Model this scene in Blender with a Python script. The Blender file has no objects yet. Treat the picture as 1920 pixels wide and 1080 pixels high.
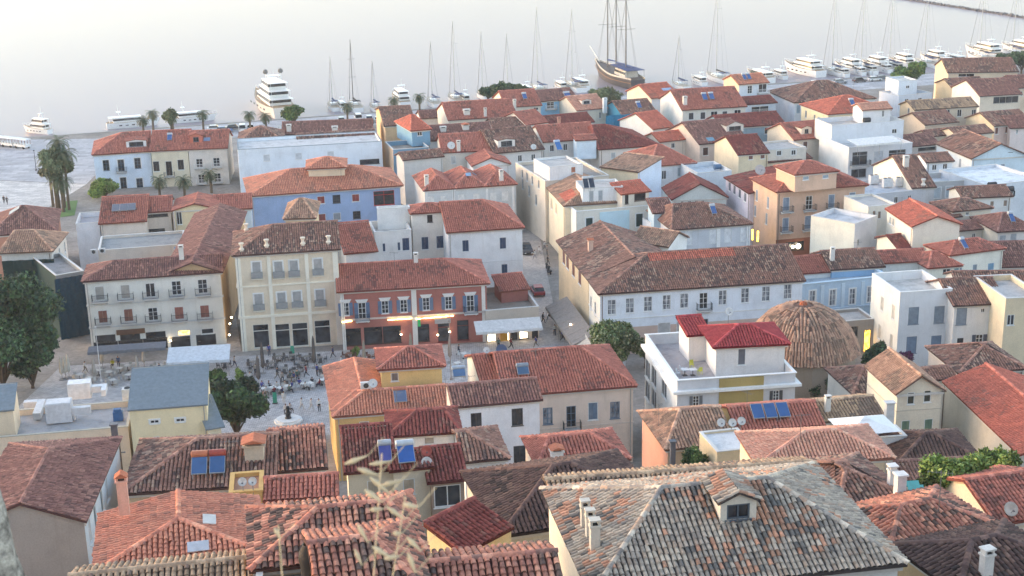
import bpy, math, random
import numpy as np
from mathutils import Matrix, Vector
# ------------------------------------------------------------------ camera
scene = bpy.context.scene
col = scene.collection
rad = math.radians
cam_d = bpy.data.cameras.new('camera'); cam = bpy.data.objects.new('camera', cam_d); col.objects.link(cam)
PITCH, ROLL = rad(17.0), rad(1.24)
fw = Vector((0, math.cos(PITCH), -math.sin(PITCH))); u0 = Vector((0, math.sin(PITCH), math.cos(PITCH))); r0 = Vector((1, 0, 0))
rt = r0 * math.cos(ROLL) - u0 * math.sin(ROLL); up = r0 * math.sin(ROLL) + u0 * math.cos(ROLL)
M = Matrix.Identity(4)
for i in range(3):
    M[i][0] = rt[i]; M[i][1] = up[i]; M[i][2] = -fw[i]
M[2][3] = 70.0
cam.matrix_world = M
cam_d.sensor_width = 36.0; cam_d.lens = 36.0 * 2667 / 1920
cam_d.clip_start = 0.1; cam_d.clip_end = 20000
cam_d.dof.use_dof = True; cam_d.dof.focus_distance = 150.0; cam_d.dof.aperture_fstop = 22.0
scene.camera = cam
# ------------------------------------------------------------------ sky, sun, exposure
SUN_EL, SUN_AZ = rad(6.5), rad(-78.0)          # azimuth from +Y towards +X (negative = to the left)
w = bpy.data.worlds.new('World'); scene.world = w; w.use_nodes = True
nt = w.node_tree; nt.nodes.clear()
sky = nt.nodes.new('ShaderNodeTexSky'); sky.sky_type = 'NISHITA'; sky.sun_disc = False
sky.sun_elevation = SUN_EL; sky.sun_rotation = SUN_AZ; sky.altitude = 50; sky.air_density = 0.78; sky.dust_density = 0.5; sky.ozone_density = 0.25
bg = nt.nodes.new('ShaderNodeBackground'); bg.inputs[1].default_value = 0.15
wo = nt.nodes.new('ShaderNodeOutputWorld')
tn = nt.nodes.new('ShaderNodeMix'); tn.data_type = 'RGBA'; tn.blend_type = 'MULTIPLY'; tn.inputs[0].default_value = 1.0
tn.inputs[7].default_value = (1.07, 0.97, 0.95, 1)                 # dusk air: a little rosier than the clear-sky model
nt.links.new(sky.outputs[0], tn.inputs[6]); nt.links.new(tn.outputs[2], bg.inputs[0]); nt.links.new(bg.outputs[0], wo.inputs[0])
sd = bpy.data.lights.new('sun', 'SUN'); sd.energy = 0.2; sd.angle = rad(35); sd.color = (1.0, 0.84, 0.70)
so = bpy.data.objects.new('sun', sd); col.objects.link(so)
sdir = Vector((math.sin(SUN_AZ) * math.cos(SUN_EL), math.cos(SUN_AZ) * math.cos(SUN_EL), math.sin(SUN_EL)))
so.rotation_euler = (-sdir).to_track_quat('-Z', 'Y').to_euler(); so.location = (-60, 60, 120)
scene.view_settings.view_transform = 'Standard'; scene.view_settings.look = 'None'
scene.view_settings.exposure = 2.62; scene.view_settings.gamma = 1.0
scene.view_settings.use_curve_mapping = False
scene.cycles.max_bounces = 5; scene.cycles.diffuse_bounces = 3; scene.cycles.glossy_bounces = 2
scene.cycles.transmission_bounces = 2; scene.cycles.caustics_reflective = False; scene.cycles.caustics_refractive = False
scene.cycles.use_denoising = True
random.seed(7); RNG = np.random.default_rng(7)
# ------------------------------------------------------------------ colours and materials
def lin(c):
    return tuple(((v / 12.92) if v <= .04045 else ((v + .055) / 1.055) ** 2.4) for v in (x / 255. for x in c))
MATS = {}
def new_mat(name, rough=.85, spec=.3):
    m = bpy.data.materials.new(name); m.use_nodes = True
    b = m.node_tree.nodes['Principled BSDF']
    b.inputs['Roughness'].default_value = rough; b.inputs['Specular IOR Level'].default_value = spec
    return m, m.node_tree, b
def nd(nt, t, **kw):
    n = nt.nodes.new(t)
    for k, v in kw.items(): setattr(n, k, v)
    return n
def noise(nt, vec, scale, detail=4, rough=.6):
    n = nd(nt, 'ShaderNodeTexNoise'); n.inputs['Scale'].default_value = scale; n.inputs['Detail'].default_value = detail
    n.inputs['Roughness'].default_value = rough; nt.links.new(vec, n.inputs['Vector']); return n.outputs['Fac']
def ramp(nt, fac, stops):
    r = nd(nt, 'ShaderNodeValToRGB'); e = r.color_ramp.elements
    while len(e) < len(stops): e.new(.5)
    for el, (p, c) in zip(e, stops):
        el.position = p; el.color = (*c, 1) if len(c) == 3 else c
    nt.links.new(fac, r.inputs[0]); return r.outputs[0]
def mixc(nt, fac, a, b, mode='MIX'):
    n = nd(nt, 'ShaderNodeMix', data_type='RGBA', blend_type=mode)
    for s, v in ((n.inputs[0], fac), (n.inputs[6], a), (n.inputs[7], b)):
        if isinstance(v, (int, float)): s.default_value = v
        elif isinstance(v, tuple): s.default_value = (*v, 1) if len(v) == 3 else v
        else: nt.links.new(v, s)
    return n.outputs[2]
def coords(nt, scale=(1, 1, 1), kind='Object', rnd=True):
    tc = nd(nt, 'ShaderNodeTexCoord'); mp = nd(nt, 'ShaderNodeMapping'); mp.inputs['Scale'].default_value = scale
    nt.links.new(tc.outputs[kind], mp.inputs['Vector'])
    if rnd:
        oi = nd(nt, 'ShaderNodeObjectInfo'); mm = nd(nt, 'ShaderNodeMath', operation='MULTIPLY'); mm.inputs[1].default_value = 57.0
        nt.links.new(oi.outputs['Random'], mm.inputs[0]); nt.links.new(mm.outputs[0], mp.inputs['Location'])
    return mp.outputs[0]
def bump(nt, b, h, strength=.3, dist=.02):
    n = nd(nt, 'ShaderNodeBump'); n.inputs['Strength'].default_value = strength; n.inputs['Distance'].default_value = dist
    nt.links.new(h, n.inputs['Height']); nt.links.new(n.outputs[0], b.inputs['Normal'])
def plaster(c, dirt=.5):
    key = ('pl', c, dirt)
    if key in MATS: return MATS[key]
    m, nt, b = new_mat('plaster_%d_%d_%d' % c, .9, .2)
    base = lin(c)
    v = coords(nt); vs = coords(nt, (1.6, 1.6, .16))
    big = noise(nt, v, .35, 5, .65); st = noise(nt, vs, 1.3, 4, .6); fine = noise(nt, v, 9, 3)
    dk = tuple(x * .86 for x in base); lt = tuple(min(.92, x * 1.07) for x in base)
    c1 = ramp(nt, big, [(.3, dk), (.52, base), (.75, lt)])
    stain = tuple(x * y for x, y in zip(base, (.66, .62, .56)))
    dirt *= .6; sf = ramp(nt, st, [(.54, (0, 0, 0)), (.80, (dirt, dirt, dirt))])
    c2 = mixc(nt, sf, c1, stain)
    ff = ramp(nt, fine, [(.35, (.93, .93, .93)), (.65, (1.04, 1.04, 1.04))])
    c3 = mixc(nt, 1.0, c2, ff, 'MULTIPLY')
    nt.links.new(c3, b.inputs['Base Color']); bump(nt, b, fine, .25, .02)
    MATS[key] = m; return m
def paint(c, rough=.55, spec=.4, metal=0.0, grime=.2):
    key = ('pt', c, rough, metal)
    if key in MATS: return MATS[key]
    m, nt, b = new_mat('paint_%d_%d_%d' % c, rough, spec)
    b.inputs['Metallic'].default_value = metal
    base = lin(c); n = noise(nt, coords(nt), 2.5, 4)
    nt.links.new(ramp(nt, n, [(.3, tuple(x * (1 - grime) for x in base)), (.7, tuple(min(.95, x * 1.05) for x in base))]), b.inputs['Base Color'])
    MATS[key] = m; return m
def shutter_mat(c):
    key = ('shut', c)
    if key in MATS: return MATS[key]
    m, nt, b = new_mat('louvre_paint_%d_%d_%d' % c, .6, .35)
    base = lin(c); v = coords(nt); n = noise(nt, v, 1.7, 4)
    cc = ramp(nt, n, [(.3, tuple(x * .8 for x in base)), (.7, tuple(min(.9, x * 1.1) for x in base))])
    wv = nd(nt, 'ShaderNodeTexWave', wave_type='BANDS', bands_direction='Z', wave_profile='SAW'); wv.inputs['Scale'].default_value = 5.0
    tc = nd(nt, 'ShaderNodeTexCoord'); nt.links.new(tc.outputs['Object'], wv.inputs['Vector'])
    nt.links.new(cc, b.inputs['Base Color']); bump(nt, b, wv.outputs['Fac'], .8, .02)
    MATS[key] = m; return m
def glass_mat():
    if 'glass' in MATS: return MATS['glass']
    m, nt, b = new_mat('window_glass', .06, .6)
    n = noise(nt, coords(nt), .8, 2)
    nt.links.new(ramp(nt, n, [(.35, (.012, .014, .018)), (.7, (.06, .065, .075))]), b.inputs['Base Color'])
    MATS['glass'] = m; return m
def curtain_mat():
    if 'curtain' in MATS: return MATS['curtain']
    m, nt, b = new_mat('glass_over_curtain', .12, .6)
    n = noise(nt, coords(nt, (3, 3, .6)), 1.4, 3)
    nt.links.new(ramp(nt, n, [(.38, (.10, .11, .13)), (.62, (.42, .43, .46))]), b.inputs['Base Color'])
    MATS['curtain'] = m; return m
def lit_mat(c=(255, 190, 110), e=3.0, name='lit_glass'):
    key = ('lit', c, e)
    if key in MATS: return MATS[key]
    m, nt, b = new_mat(name, .4, .4)
    n = noise(nt, coords(nt), 2.2, 3)
    cc = ramp(nt, n, [(.35, tuple(x * .15 for x in lin(c))), (.65, lin(c))])
    nt.links.new(cc, b.inputs['Base Color']); nt.links.new(cc, b.inputs['Emission Color']); b.inputs['Emission Strength'].default_value = e
    MATS[key] = m; return m
def tile_mat():
    if 'tile' in MATS: return MATS['tile']
    m, nt, b = new_mat('clay_tile', .88, .2)
    at = nd(nt, 'ShaderNodeAttribute'); at.attribute_name = 'tint'
    v = coords(nt, rnd=False); n = noise(nt, v, 7, 3); n2 = noise(nt, v, .8, 5, .7)
    f = ramp(nt, n, [(.3, (.72, .72, .74)), (.7, (1.15, 1.12, 1.1))])
    c1 = mixc(nt, 1.0, at.outputs['Color'], f, 'MULTIPLY')
    f2 = ramp(nt, n2, [(.35, (.78, .77, .79)), (.65, (1.08, 1.08, 1.06))])
    nt.links.new(mixc(nt, 1.0, c1, f2, 'MULTIPLY'), b.inputs['Base Color']); bump(nt, b, n, .3, .02)
    MATS['tile'] = m; return m
def slab_mat(c):
    key = ('slab', c)
    if key in MATS: return MATS[key]
    m, nt, b = new_mat('pan_tile_%d_%d_%d' % c, .9, .2)
    n = noise(nt, coords(nt), 3, 4)
    base = lin(c)
    nt.links.new(ramp(nt, n, [(.3, tuple(x * .6 for x in base)), (.7, tuple(x * .95 for x in base))]), b.inputs['Base Color'])
    MATS[key] = m; return m
def deck_mat(c):
    key = ('deck', c)
    if key in MATS: return MATS[key]
    m, nt, b = new_mat('roof_deck_%d_%d_%d' % c, .9, .2)
    v = coords(nt); n = noise(nt, v, .5, 6, .7); n2 = noise(nt, v, 6, 3)
    base = lin(c)
    cc = ramp(nt, n, [(.3, tuple(x * .62 for x in base)), (.5, base), (.7, tuple(min(.9, x * 1.12) for x in base))])
    nt.links.new(mixc(nt, 1.0, cc, ramp(nt, n2, [(.3, (.88, .88, .88)), (.7, (1.05, 1.05, 1.05))]), 'MULTIPLY'), b.inputs['Base Color'])
    bump(nt, b, n2, .3, .02)
    MATS[key] = m; return m
# ------------------------------------------------------------------ mesh helpers
class MB:
    """collects faces with materials; build() links them as one mesh object"""
    def __init__(s): s.v = []; s.f = []; s.mi = []; s.mats = []
    def m(s, mat):
        if mat not in s.mats: s.mats.append(mat)
        return s.mats.index(mat)
    def face(s, pts, mat):
        i = len(s.v); s.v += [tuple(p) for p in pts]; s.f.append(tuple(range(i, i + len(pts)))); s.mi.append(s.m(mat))
    def hexa(s, b, t, mat):
        """prism between bottom ring b and top ring t (counter-clockwise seen from above)"""
        n = len(b); i = len(s.v); s.v += [tuple(p) for p in b] + [tuple(p) for p in t]; k = s.m(mat)
        s.f.append(tuple(range(i + n - 1, i - 1, -1))); s.f.append(tuple(range(i + n, i + 2 * n))); s.mi += [k, k]
        for j in range(n):
            q = (j + 1) % n; s.f.append((i + j, i + q, i + n + q, i + n + j)); s.mi.append(k)
    def box(s, x0, x1, y0, y1, z0, z1, mat):
        s.hexa([(x0, y0, z0), (x1, y0, z0), (x1, y1, z0), (x0, y1, z0)], [(x0, y0, z1), (x1, y0, z1), (x1, y1, z1), (x0, y1, z1)], mat)
    def tube(s, a, b, r, mat, n=6, r2=None, cap=True):
        a = Vector(a); b = Vector(b); d = (b - a)
        if d.length < 1e-6: return
        d.normalize(); x = d.orthogonal().normalized(); y = d.cross(x); r2 = r if r2 is None else r2
        ring = lambda c, q: [c + (x * math.cos(2 * math.pi * k / n) + y * math.sin(2 * math.pi * k / n)) * q for k in range(n)]
        s.hexa(ring(a, r), ring(b, r2), mat)
    def lathe(s, prof, mat, n=14, c=(0, 0, 0), a0=0, a1=2 * math.pi):
        i = len(s.v); k = s.m(mat); full = abs(a1 - a0 - 2 * math.pi) < 1e-6; cnt = n if full else n + 1
        for (r, z) in prof:
            for j in range(cnt):
                t = a0 + (a1 - a0) * j / n; s.v.append((c[0] + r * math.cos(t), c[1] + r * math.sin(t), c[2] + z))
        for p in range(len(prof) - 1):
            for j in range(n):
                q = (j + 1) % cnt
                s.f.append((i + p * cnt + j, i + p * cnt + q, i + (p + 1) * cnt + q, i + (p + 1) * cnt + j)); s.mi.append(k)
    def mesh(s, name, smooth=False):
        me = bpy.data.meshes.new(name); me.from_pydata(s.v, [], s.f)
        for mt in s.mats: me.materials.append(mt)
        me.polygons.foreach_set('material_index', s.mi)
        if smooth: me.polygons.foreach_set('use_smooth', [True] * len(s.f))
        me.update(); return me
    def build(s, name, parent=None, smooth=False, loc=None, rz=None):
        return link(name, s.mesh(name, smooth), parent, loc, rz)
LINKED = []
def link(name, data, parent=None, loc=None, rz=None):
    o = bpy.data.objects.new(name, data); col.objects.link(o); LINKED.append(o)
    if parent is not None: o.parent = parent
    if loc is not None: o.location = loc
    if rz is not None: o.rotation_euler = (0, 0, rz)
    return o
def tag(o, label=None, cat=None, group=None, kind=None):
    if label: o['label'] = label
    if cat: o['category'] = cat
    if group: o['group'] = group
    if kind: o['kind'] = kind
    return o
def empty(name, loc, rz=0):
    o = link(name, None, None, loc, rz); o.empty_display_size = .5; return o
def np_mesh(name, V, Q, mat, tint=None, parent=None, smooth=False):
    """V (n,3) verts, Q (m,4) quads, tint (n,3) linear colours"""
    me = bpy.data.meshes.new(name); n, m = len(V), len(Q)
    me.vertices.add(n); me.vertices.foreach_set('co', np.asarray(V, np.float32).ravel())
    me.loops.add(4 * m); me.loops.foreach_set('vertex_index', np.asarray(Q, np.int32).ravel())
    me.polygons.add(m); me.polygons.foreach_set('loop_start', np.arange(0, 4 * m, 4, dtype=np.int32))
    if smooth: me.polygons.foreach_set('use_smooth', np.ones(m, bool))
    me.update(calc_edges=True)
    if tint is not None:
        a = me.attributes.new('tint', 'FLOAT_COLOR', 'POINT')
        a.data.foreach_set('color', np.hstack([tint, np.ones((n, 1))]).astype(np.float32).ravel())
    me.materials.append(mat); return link(name, me, parent)
# ------------------------------------------------------------------ roof tiles
def cr(*c): return np.array([lin(x) for x in c])
def soft(a, k=.28, g=1.6):                                 # tile colours paler, greyer, warmer, to offset self-shadow and blue skylight
    l = a @ np.array([.3, .6, .1]); return np.minimum((a * (1 - k) + l[:, None] * k) * g * np.array([1.05, 1.01, .87]), .75)
PAL = {  # tile colours: list, weights, patch colour list (weathering), patch amount
 'red':    (cr((168, 92, 78), (158, 84, 72), (176, 102, 88), (150, 80, 72)), cr((140, 84, 78), (120, 76, 72)), .22),
 'bright': (cr((184, 88, 66), (176, 82, 62), (192, 98, 76), (170, 80, 64)), cr((160, 84, 68), (150, 88, 76)), .15),
 'orange': (cr((190, 112, 86), (182, 104, 80), (198, 122, 96), (176, 102, 82)), cr((165, 104, 86), (150, 98, 84)), .2),
 'pink':   (cr((196, 130, 110), (188, 122, 104), (202, 140, 120), (180, 118, 102)), cr((170, 118, 104),), .15),
 'maroon': (cr((128, 58, 56), (120, 52, 52), (140, 66, 62), (112, 54, 54)), cr((100, 56, 56), (130, 80, 74)), .3),
 'crimson':(cr((156, 40, 54), (150, 36, 50), (162, 46, 60)), cr((140, 40, 50),), .1),
 'brown':  (cr((138, 98, 88), (124, 86, 80), (150, 108, 96), (112, 80, 76), (132, 90, 78)), cr((104, 82, 80), (92, 72, 72), (146, 118, 106)), .4),
 'mauve':  (cr((132, 88, 84), (122, 80, 78), (142, 96, 90), (116, 78, 76)), cr((108, 76, 76), (148, 104, 96)), .35),
 'tan':    (cr((164, 124, 104), (152, 112, 94), (174, 136, 116), (142, 104, 90)), cr((134, 108, 94), (122, 98, 88)), .35),
 'grey':   (cr((146, 138, 132), (132, 126, 124), (164, 152, 142), (118, 112, 112), (150, 124, 108), (172, 160, 150)), cr((98, 96, 98), (154, 112, 92), (172, 120, 96)), .35),
 'dark':   (cr((92, 68, 66), (84, 62, 62), (102, 76, 72), (76, 58, 60)), cr((66, 54, 56), (110, 84, 78), (70, 56, 56), (96, 74, 70)), .35),
 'rust':   (cr((172, 104, 84), (160, 92, 76), (184, 118, 96), (140, 84, 74), (120, 82, 76)), cr((108, 82, 76), (90, 72, 70), (190, 124, 100)), .36),
 'straw':  (cr((158, 130, 106), (148, 120, 98), (168, 140, 114), (138, 112, 92)), cr((120, 98, 88), (112, 96, 88)), .35),
}
SLABC = {'red': (140, 80, 70), 'bright': (150, 78, 62), 'orange': (158, 96, 78), 'pink': (166, 112, 96), 'maroon': (104, 54, 52), 'crimson': (130, 36, 46),
         'brown': (100, 76, 72), 'mauve': (104, 74, 72), 'tan': (126, 98, 86), 'grey': (84, 76, 74), 'dark': (62, 50, 50), 'rust': (100, 70, 64), 'straw': (108, 92, 82)}
def patch_noise(x, y, seed):
    r = np.random.default_rng(seed); out = np.zeros_like(x); amp = 1.0
    for k in range(4):
        f = .35 * 1.9 ** k
        for _ in range(3):
            a = r.uniform(0, 6.28); ph = r.uniform(0, 6.28); out += amp * np.sin(f * (x * math.cos(a) + y * math.sin(a)) * 2 + ph)
        amp *= .75
    return out / 4.2
def tile_plane(poly, pal, pitch, length, segs, seed, patch_pal=None):
    """cover tiles on a convex planar roof polygon (first edge = eave). returns V, Q, tint arrays"""
    P = [Vector(p) for p in poly]
    eu = (P[1] - P[0]).normalized(); n = Vector((0, 0, 0))
    for i in range(1, len(P) - 1): n += (P[i] - P[0]).cross(P[i + 1] - P[0])
    n.normalize()
    if n.z < 0: n = -n
    ev = n.cross(eu).normalized()
    if ev.z < 0: ev = -ev
    uv = [((p - P[0]).dot(eu), (p - P[0]).dot(ev)) for p in P]
    umin = min(a for a, b in uv); umax = max(a for a, b in uv)
    ncol = max(1, int((umax - umin) / pitch)); pw = (umax - umin) / ncol
    r = np.random.default_rng(seed); U0 = []; V0 = []; V1 = []
    for c in range(ncol):
        u = umin + (c + .5) * pw + 1e-4; hits = []
        for i in range(len(uv)):
            (a, b), (c2, d) = uv[i], uv[(i + 1) % len(uv)]
            if (a - u) * (c2 - u) < 0: hits.append(b + (d - b) * (u - a) / (c2 - a))
        if len(hits) < 2: continue
        lo, hi = min(hits), max(hits)
        if hi - lo < .12: continue
        k = max(1, int(round((hi - lo) / length))); e = np.linspace(lo, hi, k + 1); off = r.uniform(-.04, .04)
        U0 += [u] * k; V0 += list(e[:-1] - .03 + off); V1 += list(e[1:] + .03 + off * .5)
    if not U0: return None
    U0 = np.array(U0); V0 = np.array(V0); V1 = np.array(V1); m = len(U0)
    th = np.linspace(0, math.pi, segs + 1); rr = pw * .42; hz_ = .95 if length < .38 else .85
    cx = np.cos(th)[None, :] * rr; cz = np.sin(th)[None, :] * rr * hz_
    jit = r.normal(0, pw * .035, m)[:, None]; sk = r.normal(0, pw * .05, m)[:, None]
    sc1 = r.uniform(.96, 1.08, m)[:, None]; sc2 = sc1 * .84
    lift = r.uniform(.015, .05, m)[:, None]
    low = np.stack([U0[:, None] + jit + cx * sc1, np.repeat(V0[:, None], segs + 1, 1), cz * sc1 + lift + .01], -1)
    hig = np.stack([U0[:, None] + jit + sk + cx * sc2, np.repeat(V1[:, None], segs + 1, 1), cz * sc2 + .004 + 0 * lift], -1)
    L = np.concatenate([low, hig], 1)                      # m, 2(segs+1), 3
    A = np.array(eu); B = np.array(ev); N = np.array(n); O = np.array(P[0])
    sag = patch_noise(L[..., 0] * .6, L[..., 1] * .6, seed + 9) * (.012 if pal in ('red', 'bright', 'orange', 'pink', 'crimson') else .035)   # old rafters sag
    V = O + L[..., 0:1] * A + L[..., 1:2] * B + (L[..., 2:3] + sag[..., None]) * N
    s1 = segs + 1
    q = np.array([[i, i + 1, s1 + i + 1, s1 + i] for i in range(segs)])
    Q = (np.arange(m)[:, None, None] * (2 * s1) + q[None]).reshape(-1, 4)
    cols, pcol, amt = PAL[pal]; cols, pcol = soft(cols), soft(pcol)
    new = pal in ('red', 'bright', 'orange', 'pink', 'crimson')          # machine-made tiles vary less than old hand-made ones
    vr = (.45 if new else 1.0) * (1.0 if length < .38 else .6)
    t = cols[r.integers(0, len(cols), m)]; mk = .6 if new else .5; t = t * (1 - mk) + cols.mean(0) * mk; t = t * r.uniform(.86, 1.15, (m, 1)) ** vr
    pn = patch_noise(U0, V0, seed + 5)
    pm = (pn + r.normal(0, .35, m)) > (1.0 - amt * 2.0)
    t[pm] = (pcol[r.integers(0, len(pcol), m)] * r.uniform(.85, 1.15, (m, 1)))[pm]
    if patch_pal:                                          # re-tiled rectangle: (palette, u0, u1, v0, v1) as fractions
        pp, a0, a1, b0, b1 = patch_pal; vm = max(b for a, b in uv)
        fu = (U0 - umin) / (umax - umin); fv = V0 / vm
        k = (fu > a0) & (fu < a1) & (fv > b0) & (fv < b1); cc = soft(PAL[pp][0])
        t[k] = (cc[r.integers(0, len(cc), m)] * r.uniform(.9, 1.1, (m, 1)))[k]
    T = np.repeat(t[:, None, :], 2 * s1, 1).reshape(-1, 3)
    return V.reshape(-1, 3), Q, T
def ridge_tiles(lines, pal, rad_, seed, step=.42):
    r = np.random.default_rng(seed); VV = []; QQ = []; TT = []; n0 = 0; cols = soft(PAL[pal][0])
    for a, b in lines:
        a = Vector(a); b = Vector(b); d = b - a; Ln = d.length
        if Ln < .3: continue
        d.normalize(); side = d.cross(Vector((0, 0, 1))).normalized(); upv = side.cross(d).normalized(); k = max(1, int(Ln / step))
        for i in range(k):
            p0 = a + d * (Ln * i / k - .03); p1 = a + d * (Ln * (i + 1) / k + .03); c = cols[r.integers(len(cols))] * r.uniform(.95, 1.35)
            for p, q in ((p0, 1.08), (p1, .92)):
                for t in range(5):
                    an = math.pi * t / 4
                    VV.append(p + side * (math.cos(an) * rad_ * q) + upv * (math.sin(an) * rad_ * q * .8 + .02)); TT.append(c)
            for t in range(4): QQ.append((n0 + t, n0 + t + 1, n0 + 6 + t, n0 + 5 + t))
            n0 += 10
    if not VV: return None
    return np.array([tuple(v) for v in VV]), np.array(QQ), np.array(TT)
def join_np(parts):
    V = []; Q = []; T = []; n = 0
    for p in parts:
        if p is None: continue
        V.append(p[0]); Q.append(p[1] + n); T.append(p[2]); n += len(p[0])
    return (np.concatenate(V), np.concatenate(Q), np.concatenate(T)) if V else None
# ------------------------------------------------------------------ roof shapes (local building coordinates)
def roof_planes(W, D, z, rf, rh, hl, hr, o):
    """list of (polygon eave-first), list of ridge lines, gable triangles per side"""
    G = []
    if rf in ('gx', 'hip'):
        m = D / 2; L = hl if hl > 0 else -o; Rr = W - hr if hr > 0 else W + o
        a, b = (L, m, z + rh), (Rr, m, z + rh)
        f0, f1, b1, b0 = (-o, -o, z), (W + o, -o, z), (W + o, D + o, z), (-o, D + o, z)
        pl = [[f0, f1, b, a], [b1, b0, a, b]]; rl = [(a, b)]
        if hl > 0: pl.append([b0, f0, a]); rl += [(f0, a), (b0, a)]
        else: G.append('l')
        if hr > 0: pl.append([f1, b1, b]); rl += [(f1, b), (b1, b)]
        else: G.append('r')
    elif rf == 'gy':                                       # hl = hip at the front end, hr = at the back
        m = W / 2; a, b = (m, hl if hl > 0 else -o, z + rh), (m, D - hr if hr > 0 else D + o, z + rh)
        f0, f1, b1, b0 = (-o, -o, z), (W + o, -o, z), (W + o, D + o, z), (-o, D + o, z)
        pl = [[b0, f0, a, b], [f1, b1, b, a]]; rl = [(a, b)]
        if hl > 0: pl.append([f0, f1, a]); rl += [(f0, a), (f1, a)]
        else: G.append('f')
        if hr > 0: pl.append([b1, b0, b]); rl += [(b1, b), (b0, b)]
        else: G.append('b')
    elif rf == 'sf': pl = [[(-o, -o, z), (W + o, -o, z), (W + o, D + o, z + rh), (-o, D + o, z + rh)]]; rl = [((-o, D + o, z + rh), (W + o, D + o, z + rh))]
    elif rf == 'sb': pl = [[(W + o, D + o, z), (-o, D + o, z), (-o, -o, z + rh), (W + o, -o, z + rh)]]; rl = [((-o, -o, z + rh), (W + o, -o, z + rh))]
    elif rf == 'sl': pl = [[(-o, D + o, z), (-o, -o, z), (W + o, -o, z + rh), (W + o, D + o, z + rh)]]; rl = [((W + o, -o, z + rh), (W + o, D + o, z + rh))]
    elif rf == 'sr': pl = [[(W + o, -o, z), (W + o, D + o, z), (-o, D + o, z + rh), (-o, -o, z + rh)]]; rl = [((-o, -o, z + rh), (-o, D + o, z + rh))]
    else: pl = []; rl = []
    return pl, rl, G
FACE = {'f': (lambda u, y, z, W, D: (u, y, z)), 'l': (lambda u, y, z, W, D: (y, D - u, z)),
        'r': (lambda u, y, z, W, D: (W - y, u, z)), 'b': (lambda u, y, z, W, D: (W - u, D - y, z))}
def facade(mb, face, W, D, z0, z1, ops, mat, rev=.16):
    """outer wall of one face with real openings; ops = [(u0,u1,za,zb)]"""
    T = FACE[face]; wd = W if face in 'fb' else D
    us = sorted({0, wd, *[min(max(x, 0), wd) for o in ops for x in o[:2]]}); zs = sorted({z0, z1, *[min(max(x, z0), z1) for o in ops for x in o[2:4]]})
    hole = lambda a, b, c, d: any(o[0] - 1e-4 <= a and b <= o[1] + 1e-4 and o[2] - 1e-4 <= c and d <= o[3] + 1e-4 for o in ops)
    for j in range(len(zs) - 1):
        run = None
        for i in range(len(us)):
            solid = i < len(us) - 1 and not hole(us[i], us[i + 1], zs[j], zs[j + 1])
            if solid and run is None: run = us[i]
            if not solid and run is not None:
                a, b = run, us[i]; run = None
                mb.face([T(a, 0, zs[j], W, D), T(b, 0, zs[j], W, D), T(b, 0, zs[j + 1], W, D), T(a, 0, zs[j + 1], W, D)], mat)
    for (a, b, c, d) in ops:
        for q in (((a, 0, c), (a, rev, c), (a, rev, d), (a, 0, d)), ((b, rev, c), (b, 0, c), (b, 0, d), (b, rev, d)),
                  ((a, 0, d), (a, rev, d), (b, rev, d), (b, 0, d)), ((a, rev, c), (a, 0, c), (b, 0, c), (b, rev, c))):
            mb.face([T(*p, W, D) for p in q], mat)
# ------------------------------------------------------------------ windows, balconies
WHITE = (228, 228, 226); IRON = (52, 54, 58)
WC = {}
def window_meshes(ty, w, h, colr, fcol, big):
    key = (ty, round(w, 2), round(h, 2), colr, fcol, big)
    if key in WC: return WC[key]
    fm = paint(fcol, .6); gm = glass_mat(); sm = shutter_mat(colr) if colr else None
    out = []                                              # (name, mesh)
    f = MB(); t = .07; y0, y1 = .02, .13
    f.box(0, t, y0, y1, 0, h, fm); f.box(w - t, w, y0, y1, 0, h, fm); f.box(t, w - t, y0, y1, h - t, h, fm); f.box(t, w - t, y0, y1, 0, t, fm)
    f.box(-.08, w + .08, -.09, .10, -.08, -.005, fm)      # sill
    p = MB()
    if ty in ('sh', 'ro', 'dr'):
        n = 2 if ty == 'sh' and w > .55 else 1; g = .02
        for k in range(n):
            a = t + (w - 2 * t) * k / n + g / 2; b = t + (w - 2 * t) * (k + 1) / n - g / 2
            q = MB(); q.box(a, b, .05, .10, t + .01, h - t - .01, sm)
            if big and ty == 'sh': q.box(a, a + .06, .035, .05, t + .02, h - t - .02, sm); q.box(b - .06, b, .035, .05, t + .02, h - t - .02, sm)
            out.append(('shutter' if ty != 'dr' else 'door_leaf', q.mesh('shutter')))
    elif ty in ('gl', 'gc', 'os', 'op', 'sf', 'lit'):
        pm = gm if ty not in ('lit', 'gc') else curtain_mat() if ty == 'gc' else lit_mat(colr or (255, 196, 120), 1.4)
        nb = 2 if ty in ('gl', 'gc', 'os') else max(1, int(w / 1.5)) if ty in ('sf', 'lit') else 2
        for k in range(1, nb): x = t + (w - 2 * t) * k / nb; f.box(x - .035, x + .035, .05, .115, t, h - t, fm)
        if ty in ('gl', 'gc', 'os') and h > 1.0:
            for k in (1, 2):
                z = t + (h - 2 * t) * k / 3
                f.box(t, w / 2 - .036, .06, .11, z - .022, z + .022, fm); f.box(w / 2 + .036, w - t, .06, .11, z - .022, z + .022, fm)
        if ty == 'sf' and h > 2.2: z = h * .72; f.box(t, w - t, .045, .112, z - .05, z + .05, fm)
        p.box(t, w - t, .12, .14, t, h - t, pm); out.append(('pane', p.mesh('pane')))
        if ty == 'os':
            for sx in (-1, 1):
                q = MB(); x0, x1 = (-w * .5 - .02, -.02) if sx < 0 else (w + .02, w * 1.5 + .02)
                q.box(x0, x1, -.07, -.02, 0, h, sm); out.append(('shutter', q.mesh('shutter')))
    WC[key] = (f.mesh('window'), out); return WC[key]
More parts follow.
